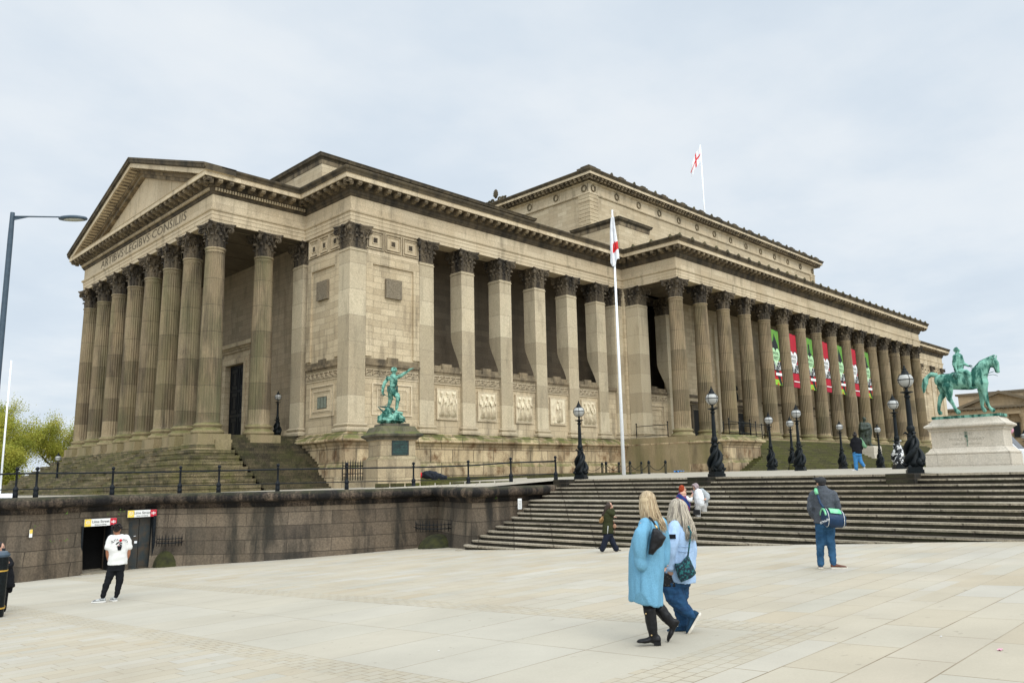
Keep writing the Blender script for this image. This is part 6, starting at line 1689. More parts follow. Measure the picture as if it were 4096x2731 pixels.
jk = MB(); ring_loft(jk, [(*(-0.061,0.000,1.600)[:2],(-0.061,0.000,1.600)[2],.085,.085),(*(-0.061,0.000,1.541)[:2],(-0.061,0.000,1.541)[2],.10,.10),(*(-0.059,0.000,1.504)[:2],(-0.059,0.000,1.504)[2],.17,.12),(*(-0.057,0.000,1.438)[:2],(-0.057,0.000,1.438)[2],.225,.13),(*(-0.060,0.000,1.287)[:2],(-0.060,0.000,1.287)[2],.215,.14),(*(-0.065,0.000,1.124)[:2],(-0.065,0.000,1.124)[2],.19,.145),(*(-0.066,0.000,0.974)[:2],(-0.066,0.000,0.974)[2],.20,.155),(*(-0.072,0.000,0.879)[:2],(-0.072,0.000,0.879)[2],.20,.155)])
limb(jk, [(-0.250,0.000,1.440), (-0.299,0.000,1.289), (-0.324,0.000,1.152), (-0.273,0.100,0.982)], [.07,.066,.06,.052]); limb(jk, [(0.138,0.000,1.436), (0.182,0.000,1.285), (0.200,0.000,1.149), (0.117,0.120,0.994)], [.07,.066,.06,.052])
M['tweed'] = cloth('grey_tweed', (0.085,0.095,0.11), .2, 70, .6, (0.045,0.05,0.06)); remesh(jk, 'jacket', M['tweed'], r, .014, 2, .018, 7, (1,1,1.4), 5.0)
M['cap'] = cloth('dark_cap_wool', (0.04,0.04,0.042), .2, 60, .5); cp = MB(); cp.ball(V3((-0.070,0.000,1.697),0,0,0), (.102,.115,.086), 16, None); cp.ball((-0.097,0.030,1.721), (.1,.1,.05), 14); cp.loft([[V3((-0.166,0.050,1.742), .07*math.cos(a), .06*math.sin(a), z) for a in [2*PI*i/14 for i in range(14)]] for z in (-.01,.008)])
remesh(cp, 'cap', M['cap'], r, .013, 2)
MB().ball(V3((-0.064,0.000,1.633),0,-.03,0), (.078,.07,.035), 12).build('hair', M['hair_dark'], r, shift=False)
bg = thing('sports_bag', r.location, 'navy and green sports holdall hanging behind the man in the flat cap', 'bag', rz=r.rotation_euler[2])
M['navy_bag'] = plain('navy_nylon', (0.010,0.035,0.085), .5, var=.1, coord='obj'); M['green_bag'] = plain('green_nylon', (0.10,0.42,0.20), .5, coord='obj', c2=(0.25,0.55,0.33))
b = MB(); p0, p1 = Vector((-0.090,-0.300,1.001)), Vector((0.298,-0.160,0.989)); ax = (p1-p0).normalized(); up_ = Vector((0,0,1)); sd_ = ax.cross(up_).normalized()
rg = []
for t, k in ((0,.75),(.03,.92),(.12,1.0),(.5,1.05),(.88,.95),(.97,.82),(1.0,.55)):
    c = p0.lerp(p1, t)+Vector((0,0,-.012*math.sin(t*3))); rg.append([tuple(c+sd_*(.15*k*math.cos(a))+up_*(.165*k*math.sin(a)-(.035*t))) for a in [2*PI*i/20 for i in range(20)]])
b.loft(rg); bb = remesh(b, 'holdall', M['navy_bag'], bg, .013, 2, .008, 9)
gp = MB(); rg = []
for t in (.24,.36,.5,.64,.76):
    c = p0.lerp(p1, t); w_ = 1.0-abs(t-.5)*1.2; rg.append([tuple(c+sd_*(.166*1.045*math.cos(a))+up_*(.184*1.03*math.sin(a)-.035*t)) for a in [PI*(.10+.0)+(PI*.52*w_)*i/8+.25 for i in range(9)]])
vs = [p for q in rg for p in q]; gp.add(vs, [(a*9+i, a*9+i+1, (a+1)*9+i+1, (a+1)*9+i) for a in range(4) for i in range(8)], True); gp.build('green_panel', M['green_bag'], bb, shift=False)
e_ = MB(); e_.tube([tuple(p0.lerp(p1,.02)+sd_*(.145*math.cos(a))+up_*(.16*math.sin(a))) for a in [.3+2.6*i/12 for i in range(13)]], .02, 6); e_.build('green_end_trim', M['green_bag'], bb, shift=False)
pp_ = MB()
for t, k in ((.14,1.03),(.86,.98)): pp_.tube([tuple(p0.lerp(p1,t)+sd_*(.153*k*math.cos(a))+up_*(.168*k*math.sin(a)-.035*t)) for a in [2*PI*i/24 for i in range(25)]], .005, 5)
pp_.build('white_piping', M['sign_white'], bb, shift=False)
st = MB(); st.tube([(-0.068,-0.280,1.190),(-0.117,-0.200,1.268),(-0.153,-0.170,1.417),(-0.179,-0.130,1.495),(-0.178,0.000,1.529)], .022, 8, flat=(1,.6)); st.build('strap', M['navy_bag'], bg, shift=False)
pd_ = MB(); pd_.tube([(-0.167,-0.185,1.444),(-0.183,-0.165,1.505),(-0.179,-0.060,1.534)], [.034,.036,.034], 10, flat=(1,.55)); pd_.build('shoulder_pad', M['green_bag'], bg, shift=False)
lt = (-0.063,-0.462,0.939); text_mesh("O'Neills", .06, M['sign_white'], 'bag_lettering', bg, Matrix.Translation(lt) @ Matrix.Rotation(-.45, 4, 'Y') @ Matrix.Rotation(PI/2, 4, 'X'), .002)
# ---------------------------------------------------------------- man in the white printed T-shirt
r = fig('person', (6.709, 19.984, -0.945), 'man in a white printed T-shirt and black trousers, seen from behind, hands in pockets', 'person')

hc = (0.104,0.000,1.613); b = MB(); head(b, hc, PI*.70, 1.0)
ring_loft(b, [(*(0.130,0.000,1.506)[:2],(0.130,0.000,1.506)[2],.07,.07),(*(0.152,0.000,1.414)[:2],(0.152,0.000,1.414)[2],.19,.11),(*(0.152,0.000,1.124)[:2],(0.152,0.000,1.124)[2],.16,.12),(*(0.147,0.000,0.782)[:2],(0.147,0.000,0.782)[2],.16,.12)])
limb(b, [(-0.042,0.000,1.388), (-0.077,0.000,1.138), (-0.033,0.050,0.943)], [.055,.047,.035]); hand(b, (-0.033,0.050,0.943), (.3,.3,-.8), (1,0,0)); limb(b, [(0.343,0.000,1.368), (0.392,0.000,1.092), (0.348,0.050,0.937)], [.055,.047,.035]); hand(b, (0.348,0.050,0.937), (-.3,.3,-.8), (-1,0,0))
limb(b, [(0.056,0.000,0.771), (-0.023,0.000,0.438), (-0.111,0.000,0.126)], [.08,.06,.045]); limb(b, [(0.206,0.000,0.761), (0.226,0.000,0.419), (0.176,0.000,0.120)], [.08,.06,.045])
bd_ = remesh(b, 'body', M['skin_brown'], r, .018, 2, shrink=.008)
j = MB(); ring_loft(j, [(*(0.137,0.000,0.873)[:2],(0.137,0.000,0.873)[2],.17,.125),(*(0.135,0.000,0.694)[:2],(0.135,0.000,0.694)[2],.185,.13)])
limb(j, [(0.051,0.000,0.717), (-0.010,0.000,0.490), (-0.059,0.000,0.352), (-0.105,0.000,0.117)], [.10,.085,.075,.05]); limb(j, [(0.218,0.000,0.706), (0.223,0.000,0.473), (0.207,0.000,0.313), (0.176,0.000,0.120)], [.10,.083,.073,.05]); remesh(j, 'trousers', M['legging'], r, .017, 2, .014, 8, (1,1,1.8))
so = MB(); sh = MB(); shoe(sh, (-0.060,0.000,0.013), PI*.98, .28, .05, .085, 0, so); shoe(sh, (0.158,0.000,0.012), PI*.62, .27, .05, .085, .0, so); M['grey_mesh'] = plain('grey_trainer', (0.42,0.43,0.42), .7, scale=20, c2=(0.1,0.1,0.1), coord='obj'); s_ = remesh(sh, 'trainers', M['grey_mesh'], r, .012, 2); so.build('sole', M['tee'], s_, shift=False)
t = MB(); ring_loft(t, [(*(0.134,0.000,1.510)[:2],(0.134,0.000,1.510)[2],.085,.085),(*(0.141,0.000,1.465)[:2],(0.141,0.000,1.465)[2],.15,.11),(*(0.149,0.000,1.414)[:2],(0.149,0.000,1.414)[2],.215,.13),(*(0.152,0.000,1.269)[:2],(0.152,0.000,1.269)[2],.215,.14),(*(0.160,0.000,1.052)[:2],(0.160,0.000,1.052)[2],.20,.14),(*(0.156,0.000,0.908)[:2],(0.156,0.000,0.908)[2],.205,.145),(*(0.150,0.000,0.822)[:2],(0.150,0.000,0.822)[2],.215,.15)])
limb(t, [(-0.007,0.000,1.431), (-0.046,0.000,1.334), (-0.066,0.000,1.227)], [.078,.078,.072]); limb(t, [(0.320,0.000,1.424), (0.363,0.000,1.312), (0.383,0.000,1.202)], [.078,.078,.072]); ts = remesh(t, 'T-shirt', M['tee'], r, .016, 2, .012, 6, (1,1,1.2), 4); ts.name = 't_shirt'
pm = MB(); c0 = Vector((0.181,-0.150,1.277))
for k, (body_, dx, dz, ro) in enumerate((('A',-.145,.045,.55),('l',-.105,.075,.40),('l',-.08,.090,.3),('s',-.05,.103,.2),('i',.055,.098,-.2),('n',.085,.085,-.3),('t',.117,.065,-.45),('s',.143,.043,-.55))):
    o = text_mesh(body_, .085, M['legging'], 'print_letter', ts, Matrix.Translation(c0+Vector((dx*1.1,-.004+abs(dx)*.16,dz+.03))) @ Matrix.Rotation(-ro, 4, 'Y') @ Matrix.Rotation(PI/2, 4, 'X'), .002)
MB().ball(V3(c0,.012,-.004,.105), (.032,.006,.032), 10).ball(V3(c0,-.02,-.004,-.01),(.01,.005,.01),6).build('printed_rose', M['flag_red'], ts, shift=False)
pv = MB(); pv.prism([(c0.x-.055,c0.z-.02),(c0.x+.05,c0.z-.02),(c0.x+.028,c0.z-.12),(c0.x-.035,c0.z-.12)], 1, c0.y-.006, c0.y+.01); pv.tube([V3(c0,.01,-.004,.08),V3(c0,-.01,-.004,.0)], .005, 5)
for dx, dz in ((-.05,.05),(.03,.04),(-.07,.03),(.02,.0),(-.03,.06)): pv.ball(V3(c0,dx,-.003,dz), (.022,.005,.013), 8)
pv.build('printed_vase', M['legging'], ts, shift=False)
hs = MB(); hs.ball(V3(hc,-.0,-.02,.04), (.094,.105,.098), 14); h = MB()
for _ in range(160):
    a, f = rnp.uniform(0,2*PI), rnp.uniform(.1,1.75); n_ = Vector((math.sin(f)*math.cos(a), math.sin(f)*math.sin(a)-.1, math.cos(f))); p = Vector(hc)+Vector((0,-.02,.04))+Vector((n_.x*.09,n_.y*.1,n_.z*.093)); h.tube([p, p+n_*.02, p+n_*.03+Vector((rnp.uniform(-.02,.02),0,-.01))], [.012,.01,.003], 4)
hh = remesh(hs, 'hair', M['hair_dark'], r, .016, 1, .01, 20); h.build('locks', M['hair_dark'], hh, shift=False)
# ---------------------------------------------------------------- young woman in the olive parka
r = fig('person', (19.228, 15.174, -0.560), 'young woman in an olive parka and dark flared trousers raising a hand to her face', 'person')

hc = (0.038,0.000,1.327); b = MB(); head(b, hc, -PI*.06, .96, -.12)
ring_loft(b, [(*(0.016,0.000,1.210)[:2],(0.016,0.000,1.210)[2],.10,.14),(*(-0.023,0.000,0.917)[:2],(-0.023,0.000,0.917)[2],.11,.13),(*(-0.042,0.000,0.659)[:2],(-0.042,0.000,0.659)[2],.12,.15)])
limb(b, [(0.006,-0.120,1.181), (0.141,-0.120,1.093), (0.131,-0.080,1.263)], [.05,.045,.03]); hand(b, (0.131,-0.080,1.263), (-.1,0,1), (-1,0,0), .95, .4)
limb(b, [(-0.012,0.130,1.170), (0.069,0.150,0.994), (0.157,0.100,0.995)], [.05,.042,.03]); hand(b, (0.139,0.100,0.996), (1,0,.1), (0,0,-1), .9, .8)
limb(b, [(-0.046,-0.050,0.577), (-0.135,-0.050,0.322), (-0.188,-0.050,0.067)], [.08,.06,.04]); limb(b, [(-0.002,0.060,0.569), (0.092,0.060,0.311), (0.186,0.060,0.054)], [.08,.06,.04])
bd_ = remesh(b, 'body', M['skin'], r, .016, 2); face(bd_, hc, -PI*.06, .96, -.12)
j = MB(); ring_loft(j, [(*(-0.028,0.000,0.591)[:2],(-0.028,0.000,0.591)[2],.13,.13),(*(-0.033,0.000,0.454)[:2],(-0.033,0.000,0.454)[2],.15,.14)]); limb(j, [(-0.050,-0.050,0.475), (-0.154,-0.050,0.271), (-0.232,-0.050,0.068)], [.10,.095,.085]); limb(j, [(0.002,0.060,0.466), (0.090,0.060,0.259), (0.186,0.060,0.062)], [.10,.09,.085]); remesh(j, 'flared_trousers', M['denim_dark'] if 'denim_dark' in M else cloth('navy_trouser', (0.012,0.016,0.028)), r, .017, 2, .012, 8, (1,1,.7))
sh = MB(); shoe(sh, (-0.328,-0.050,0.065), PI*1.95, .24, .042, .05, .0); remesh(sh, 'shoe', M['legging'], r, .012, 1); sh = MB(); shoe(sh, (0.122,0.060,-0.000), 0.0, .24, .042, .05); remesh(sh, 'shoe', M['legging'], r, .012, 1)
M['olive'] = cloth('olive_canvas', (0.032,0.036,0.014), .15, 30, .4); pk = MB(); ring_loft(pk, [(*(0.026,0.000,1.253)[:2],(0.026,0.000,1.253)[2],.075,.08),(*(0.015,0.000,1.193)[:2],(0.015,0.000,1.193)[2],.13,.15),(*(-0.008,0.000,1.072)[:2],(-0.008,0.000,1.072)[2],.155,.17),(*(-0.025,0.000,0.865)[:2],(-0.025,0.000,0.865)[2],.155,.16),(*(-0.032,0.000,0.694)[:2],(-0.032,0.000,0.694)[2],.17,.17),(*(-0.039,0.000,0.522)[:2],(-0.039,0.000,0.522)[2],.175,.175)])
limb(pk, [(0.014,-0.120,1.163), (0.158,-0.160,1.077), (0.144,-0.100,1.226)], [.07,.068,.052]); limb(pk, [(0.005,0.130,1.152), (0.086,0.160,0.993), (0.139,0.110,0.992)], [.07,.06,.045]); pko = remesh(pk, 'parka', M['olive'], r, .016, 2, .013, 7, (1,1,1.3), 9)
MB().tube([(-0.026,-0.178,0.756),(-0.051,-0.182,0.527)], .007, 5).build('zip', M['sign_white'], pko, shift=False)
hs = MB(); hs.ball(V3(hc,-.02,0,.015), (.095,.09,.105), 14); limb(hs, [V3(hc,-.04,0,-.02), (-0.102,0.000,1.125), (-0.173,0.000,1.006)], [.09,.075,.06]); h = MB(); h2 = MB()
for _ in range(90):
    a = rnp.uniform(-1,1); b_ = rnp.uniform(-1,1); p = [Vector(V3(hc,-.01+.03*a,.07*b_,.11-.02*abs(b_))), Vector(V3(hc,-.09+.02*a,.08*b_,.0)), Vector((-0.094,0.000,1.108))+Vector((.07*a,.08*b_,0)), Vector((-0.175,0.000,0.971))+Vector((.055*a,.07*b_,0))]
    h.tube(p, [.012,.016,.015,.012], 4); q = [p[2].lerp(p[3],.5), p[3], Vector((-0.249,0.000,0.877))+Vector((.05*a,.05*b_,.05*b_))]; h2.tube(q, [.013,.014,.003], 4)
limb(hs, [(-0.150,0.000,1.022), (-0.225,0.000,0.903)], [.055,.03])
hh = remesh(hs, 'hair', M['ombre'], r, .016, 1); h.build('locks', M['ombre'], hh, shift=False); h2.build('blonde_ends', M['ombre_tip'], hh, shift=False)
bg = thing('tan_bag', r.location, 'small tan bag hanging at the front of the woman in the olive parka', 'bag', rz=r.rotation_euler[2])
M['tan'] = plain('tan_leather', (0.36,0.20,0.12), .5, coord='obj'); q = Vector((0.170,-0.050,0.728)); MB().loft([[(q.x+k*.055*math.cos(a), q.y+d, q.z+k*.065*math.sin(a)*(1.2 if math.sin(a) > 0 else .8)) for a in [2*PI*i/14 for i in range(14)]] for k, d in ((.7,-.04),(1,-.03),(1,.03),(.7,.04))]).build('bag_body', M['tan'], bg, shift=False); MB().tube([(0.133,-0.090,0.903),(0.156,-0.080,0.816),(0.180,-0.050,0.762)], .008, 5).tube([(0.168,-0.050,0.677),(0.159,-0.050,0.523)], .006, 5).build('strap', M['brown_leather'], bg, shift=False)
# ---------------------------------------------------------------- the two women in headscarves
r = fig('person', (22.949, 14.324, 0.092), 'woman in a grey-mauve headscarf and white top leaning forward on the steps', 'person')

hc = (-0.089,0.000,1.125); b = MB(); head(b, hc, PI*1.15, .95, -.45)
limb(b, [(0.049,0.000,0.613), (-0.008,0.000,0.897)], [.14,.13]); limb(b, [(0.108,0.000,0.970), (0.266,0.000,0.798), (0.187,-0.100,0.746)], [.05,.045,.03]); hand(b, (0.191,-0.100,0.755), (-.9,-.2,-.4), (0,0,-1), .9, .8)
limb(b, [(-0.044,0.080,0.933), (-0.111,0.080,0.745), (-0.118,0.000,0.634)], [.05,.04,.03]); hand(b, (-0.118,0.000,0.634), (0,0,-1), (0,1,0), .9, .8)
limb(b, [(-0.047,-0.060,0.561), (-0.071,-0.060,0.318), (-0.076,-0.060,0.075)], [.08,.06,.04]); limb(b, [(0.139,0.060,0.554), (0.134,0.060,0.310), (0.137,0.060,0.048)], [.08,.06,.04]); bd_ = remesh(b, 'body', M['skin'], r, .017, 2); face(bd_, hc, PI*1.15, .95, -.45)
M['light_check'] = plain('light_grey_trouser', (0.42,0.41,0.39), .8, var=.15, scale=60, coord='obj'); j = MB(); limb(j, [(-0.047,-0.050,0.560), (-0.071,-0.060,0.318), (-0.063,-0.060,0.131)], [.115,.095,.085]); limb(j, [(0.130,0.050,0.554), (0.134,0.060,0.310), (0.140,0.060,0.095)], [.115,.095,.085]); remesh(j, 'trousers', M['light_check'], r, .018, 2, .01, 8)
so = MB(); sh = MB(); shoe(sh, (-0.053,-0.060,-0.009), PI*1.05, .24, .045, .08, 0, so); shoe(sh, (0.164,0.060,-0.027), PI*1.05, .24, .045, .08, 0, so); s_ = remesh(sh, 'canvas_shoes', M['legging'], r, .012, 1); so.build('sole', M['tee'], s_, shift=False)
M['white_knit'] = cloth('white_knit', (0.66,0.67,0.68), .05, 30, .4); M['grey_knit'] = cloth('pale_grey_knit', (0.36,0.38,0.39), .1, 30, .4)
t = MB(); limb(t, [(-0.013,-0.030,0.973), (0.013,-0.040,0.784), (0.013,-0.040,0.634)], [.14,.17,.165]); to = remesh(t, 'top', M['white_knit'], r, .018, 2, .01, 8)
t = MB(); limb(t, [(0.093,0.020,1.027), (0.252,0.030,0.873), (0.264,-0.020,0.780), (0.223,-0.060,0.726)], [.09,.10,.09,.05]); limb(t, [(0.155,0.080,0.967), (0.217,0.100,0.739), (0.224,0.080,0.552)], [.10,.10,.05]); limb(t, [(-0.113,0.060,1.029), (-0.132,0.100,0.877), (-0.123,0.060,0.708)], [.07,.06,.05]); remesh(t, 'cardigan', M['grey_knit'], r, .018, 2, .014, 7)
M['mauve'] = cloth('mauve_scarf', (0.30,0.235,0.24), .15, 14, .4); sc = MB(); T = TF(hc, PI*1.15, -.45)
sc.ball((0,-.035,.035), (.105,.10,.115), 16, T)
for k in range(3): sc.tube([T @ Vector((.085*math.sin(a)*(1+.05*k), .085*math.cos(a)*.75-.02-.015*k, -.105-.02*k+.05*math.cos(a*1.0))) for a in [2*PI*i/16 for i in range(17)]], .038, 8)
sc.tube([T @ Vector((.09*math.sin(a), .035, .02+.115*math.cos(a))) for a in [-2.4+4.8*i/14 for i in range(15)]], .026, 8); remesh(sc, 'headscarf', M['mauve'], r, .013, 2, .008, 12)
bg = thing('small_black_handbag', r.location, 'small black handbag hanging from the hand of the woman in the mauve headscarf', 'bag', rz=r.rotation_euler[2])
q = Vector((-0.101,-0.120,0.343)); MB().box(q.x-.11,q.x+.11,q.y-.05,q.y+.05,q.z-.075,q.z+.085).build('bag_body', M['leather'], bg, shift=False); MB().tube([V3(q,-.10,0,.08), (-0.118,-0.100,0.563), (-0.056,-0.100,0.562), V3(q,.09,0,.08)], .008, 5).build('strap', M['leather'], bg, shift=False)
r = fig('person', (22.261, 14.660, -0.218), 'woman in a rust red headscarf and blue striped shawl holding up a phone', 'person')

hc = (0.155,0.000,1.402); b = MB(); head(b, hc, PI*.0, .95, .1); limb(b, [(0.141,0.000,1.224), (0.130,0.000,0.704)], [.14,.15]); limb(b, [(0.247,-0.050,1.131), (0.370,-0.120,1.039), (0.436,-0.120,1.223)], [.05,.045,.03]); hand(b, (0.424,-0.120,1.186), (.25,0,1), (.6,.4,0), .95, .9)
limb(b, [(0.056,-0.060,0.708), (0.054,-0.060,0.338), (0.019,-0.060,0.045)], [.08,.06,.045]); limb(b, [(0.168,0.060,0.701), (0.165,0.060,0.330), (0.167,0.060,0.035)], [.08,.06,.045]); bd_ = remesh(b, 'body', M['skin'], r, .017, 2); face(bd_, hc, 0.0, .95, .1)
sk = MB(); ring_loft(sk, [(*(0.139,0.000,0.852)[:2],(0.139,0.000,0.852)[2],.16,.15),(*(0.120,0.000,0.519)[:2],(0.120,0.000,0.519)[2],.17,.16),(*(0.095,0.000,0.077)[:2],(0.095,0.000,0.077)[2],.19,.18)]); remesh(sk, 'dress', M['legging'], r, .02, 2, .01, 7)
sh = MB(); shoe(sh, (-0.001,-0.060,0.017), 0, .24, .043, .06); remesh(sh, 'shoe', M['legging'], r, .012, 1); sh = MB(); shoe(sh, (0.147,0.060,0.008), 0, .24, .043, .06); remesh(sh, 'shoe', M['legging'], r, .012, 1)
t = MB(); limb(t, [(0.265,-0.060,1.131), (0.379,-0.120,1.029), (0.412,-0.120,1.130)], [.06,.062,.045]); limb(t, [(0.117,0.000,1.281), (0.123,0.000,1.225)], [.075,.09]); remesh(t, 'white_blouse', M['white_knit'], r, .016, 2, .006, 9)
def shawl_mat():
    m, nt, b_ = new_mat('striped_shawl'); tc = N(nt, 'ShaderNodeTexCoord').outputs['Object']; w = N(nt, 'ShaderNodeTexWave', ins={'Scale': 2.1, 'Distortion': .8, 'Phase Offset': 1.2}); v = N(nt, 'ShaderNodeVectorRotate', ins={2: (1,0,0)}); nt.links.new(tc, w.inputs['Vector'])
    w.bands_direction = 'DIAGONAL'; rp = ramp(nt, [(0, (0.012,0.03,0.14)), (.62, (0.015,0.04,0.16)), (.70, (0.55,0.07,0.02)), (.84, (0.42,0.04,0.03)), (.9, (0.02,0.04,0.14))]); nt.links.new(w.outputs[0], rp.inputs[0]); nt.links.new(rp.outputs[0], b_.inputs['Base Color']); b_.inputs['Roughness'].default_value = .85; return m
M['shawl'] = shawl_mat(); t = MB(); limb(t, [(0.084,0.000,1.207), (0.170,0.000,1.075), (0.270,0.000,0.888), (0.289,0.000,0.720)], [.12,.17,.12,.05]); limb(t, [(0.006,0.000,1.133), (0.071,0.000,0.965), (0.213,0.000,0.851)], [.09,.13,.12]); remesh(t, 'shawl', M['shawl'], r, .018, 2, .018, 7, (1,1,.6))
M['rust'] = cloth('rust_scarf', (0.36,0.06,0.022), .3, 16, .5); sc = MB(); sc.ball(V3(hc,-.035,0,.03), (.10,.10,.112), 16); limb(sc, [V3(hc,-.04,0,-.03), V3(hc,-.03,0,-.14)], [.095,.075]); remesh(sc, 'headscarf', M['rust'], r, .014, 2, .01, 14)
h = MB()
for _ in range(40): a, b_ = rnp.uniform(-1,1), rnp.uniform(-1,1); h.tube([Vector((0.069,0.000,1.263))+Vector((.03*a,.05*b_,0)), Vector((0.007,0.000,1.152))+Vector((.03*a,.05*b_,0)), Vector((-0.046,0.000,1.032))+Vector((.03*a,.04*b_,0))], [.014,.013,.003], 4)
h.build('hair', M['ombre'], r, shift=False)
ph = thing('phone', r.location, 'phone held up by the woman in the rust red headscarf', 'phone', rz=r.rotation_euler[2]); q = Vector((0.450,-0.120,1.311)); T = Matrix.Translation(q) @ Matrix.Rotation(-.5, 4, 'Y'); MB().box(-.012,.0,-.036,.036,-.075,.075,T).build('case', M['pink'], ph, shift=False); MB().box(.0003,.003,-.033,.033,-.07,.07,T).build('screen', M['dark_glass'], ph, shift=False)
# ---------------------------------------------------------------- woman in the black coat on the terrace
r = fig('person', (36.187, 14.426, 1.624), 'woman with a hair bun in a black fleece and bright jeans, walking away', 'person')

hc = (0.088,0.000,1.579); b = MB(); head(b, hc, PI*.62, 1.0); ring_loft(b, [(*(0.100,0.000,1.386)[:2],(0.100,0.000,1.386)[2],.15,.11),(*(0.086,0.000,0.839)[:2],(0.086,0.000,0.839)[2],.16,.13)]); limb(b, [(-0.004,0.050,1.313), (-0.070,0.100,1.107), (0.018,0.150,1.001)], [.05,.045,.03]); hand(b, (0.018,0.150,1.001), (.2,.5,-.2), (0,0,-1)); limb(b, [(0.261,0.000,1.301), (0.344,0.050,1.040), (0.249,0.120,0.889)], [.05,.045,.03]); hand(b, (0.249,0.120,0.889), (-.3,.4,-.4), (0,0,-1))
limb(b, [(0.043,-0.030,0.736), (0.011,-0.030,0.375), (0.020,-0.030,0.091)], [.09,.065,.045]); limb(b, [(0.187,0.050,0.733), (0.232,0.050,0.421), (0.353,-0.100,0.185)], [.09,.065,.045]); remesh(b, 'body', M['skin'], r, .02, 2)
j = MB(); ring_loft(j, [(*(0.117,0.000,0.864)[:2],(0.117,0.000,0.864)[2],.19,.15),(*(0.110,0.000,0.683)[:2],(0.110,0.000,0.683)[2],.19,.15)]); limb(j, [(0.029,-0.030,0.685), (0.026,-0.030,0.374), (0.024,-0.030,0.085)], [.11,.09,.08]); limb(j, [(0.197,0.050,0.681), (0.224,0.030,0.447), (0.334,-0.100,0.237)], [.11,.09,.07]); remesh(j, 'jeans', M['denim_light'], r, .02, 2, .012, 7)
sh = MB(); shoe(sh, (0.011,-0.050,-0.007), PI*.85, .25, .045, .08); shoe(sh, (0.381,-0.140,0.236), PI*.6, .25, .045, .08, 1.1); remesh(sh, 'trainers', M['tee'], r, .014, 1)
M['fleece'] = cloth('black_fleece', (0.010,0.010,0.013), .2, 20, .9); t = MB(); ring_loft(t, [(*(0.098,0.000,1.527)[:2],(0.098,0.000,1.527)[2],.075,.08),(*(0.106,0.000,1.453)[:2],(0.106,0.000,1.453)[2],.17,.12),(*(0.117,0.000,1.307)[:2],(0.117,0.000,1.307)[2],.215,.14),(*(0.118,0.000,1.046)[:2],(0.118,0.000,1.046)[2],.205,.15),(*(0.128,0.000,0.776)[:2],(0.128,0.000,0.776)[2],.205,.16)]); limb(t, [(-0.021,0.000,1.390), (-0.099,0.040,1.159), (-0.014,0.120,1.028)], [.08,.078,.06]); limb(t, [(0.292,0.000,1.378), (0.348,0.030,1.091), (0.266,0.120,0.914)], [.08,.078,.06]); remesh(t, 'fleece_jacket', M['fleece'], r, .02, 2, .014, 9)
h = MB(); h.ball(V3(hc,.005,-.02,.02), (.092,.098,.10), 12); h.ball(V3(hc,.01,-.04,.13), (.062,.06,.055), 12); remesh(h, 'hair', M['hair_dark'], r, .018, 1, .01, 20)
bg = thing('green_tote', r.location, 'pale green shoulder bag carried by the woman in the black fleece', 'bag', rz=r.rotation_euler[2]); M['sage'] = plain('sage_canvas', (0.12,0.24,0.13), .8, coord='obj'); b = MB(); limb(b, [(0.314,0.100,1.459), (0.363,0.060,1.247), (0.458,-0.020,1.086)], [.04,.10,.09]); remesh(b, 'bag_body', M['sage'], bg, .02, 2, .01, 8)
# ---------------------------------------------------------------- sleeper
r = fig('person', (29.660, 36.349, 1.768), 'person asleep in a dark sleeping bag with a red hood on the kerb', 'person')

b = MB(); c = (-0.658,0.000,0.129); b.ball(c, (.13,.13,.13), 12); limb(b, [c, (0.157,0.000,0.097), (0.676,0.000,0.013)], [.12,.15,.08]); remesh(b, 'body', M['skin'], r, .03, 1)
M['nylon_dark'] = cloth('dark_quilted_nylon', (0.022,0.026,0.034), .2, 9, .5); b = MB(); limb(b, [(-0.584,0.000,0.127), (-0.288,0.000,0.180), (0.083,0.000,0.128), (0.453,0.000,0.061), (0.788,0.000,0.010)], [.15,.26,.24,.17,.10], 14); remesh(b, 'sleeping_bag', M['nylon_dark'], r, .03, 1, .06, 4)
b = MB(); b.ball((-0.702,-0.020,0.144), (.17,.18,.19), 14); remesh(b, 'hood', M['flag_red'], r, .025, 1, .02, 9)
# ---------------------------------------------------------------- person half hidden behind the bin
r = fig('person', (4.801, 20.805, -0.752), 'person in black holding a phone, mostly hidden behind the litter bin', 'person')

hc = (-0.137,0.000,1.142); b = MB(); head(b, hc, -PI*.1, .95); ring_loft(b, [(*(-0.090,0.000,0.933)[:2],(-0.090,0.000,0.933)[2],.10,.09),(*(-0.039,0.000,0.246)[:2],(-0.039,0.000,0.246)[2],.13,.10)]); limb(b, [(0.023,-0.050,0.874), (0.055,-0.120,0.767), (-0.035,-0.200,1.020)], [.05,.045,.03]); hand(b, (-0.048,-0.200,0.999), (-.5,-.2,.6), (0,-1,0)); limb(b, [(-0.033,0.000,0.327), (-0.024,0.000,0.054), (-0.004,0.000,-0.218)], [.1,.08,.05]); bd_ = remesh(b, 'body', M['skin'], r, .02, 2); face(bd_, hc, -PI*.1, .95)
b = MB(); ring_loft(b, [(*(-0.099,0.000,0.961)[:2],(-0.099,0.000,0.961)[2],.12,.1),(*(-0.098,0.000,0.878)[:2],(-0.098,0.000,0.878)[2],.20,.16),(*(-0.065,0.000,0.602)[:2],(-0.065,0.000,0.602)[2],.22,.18),(*(-0.029,0.000,0.272)[:2],(-0.029,0.000,0.272)[2],.24,.2)]); limb(b, [(0.023,-0.020,0.871), (0.098,-0.040,0.757), (0.034,-0.150,0.730)], [.08,.075,.06]); limb(b, [(0.056,0.000,0.483), (0.110,0.000,0.205)], [.08,.06]); remesh(b, 'coat', M['legging'], r, .02, 2, .012, 8)
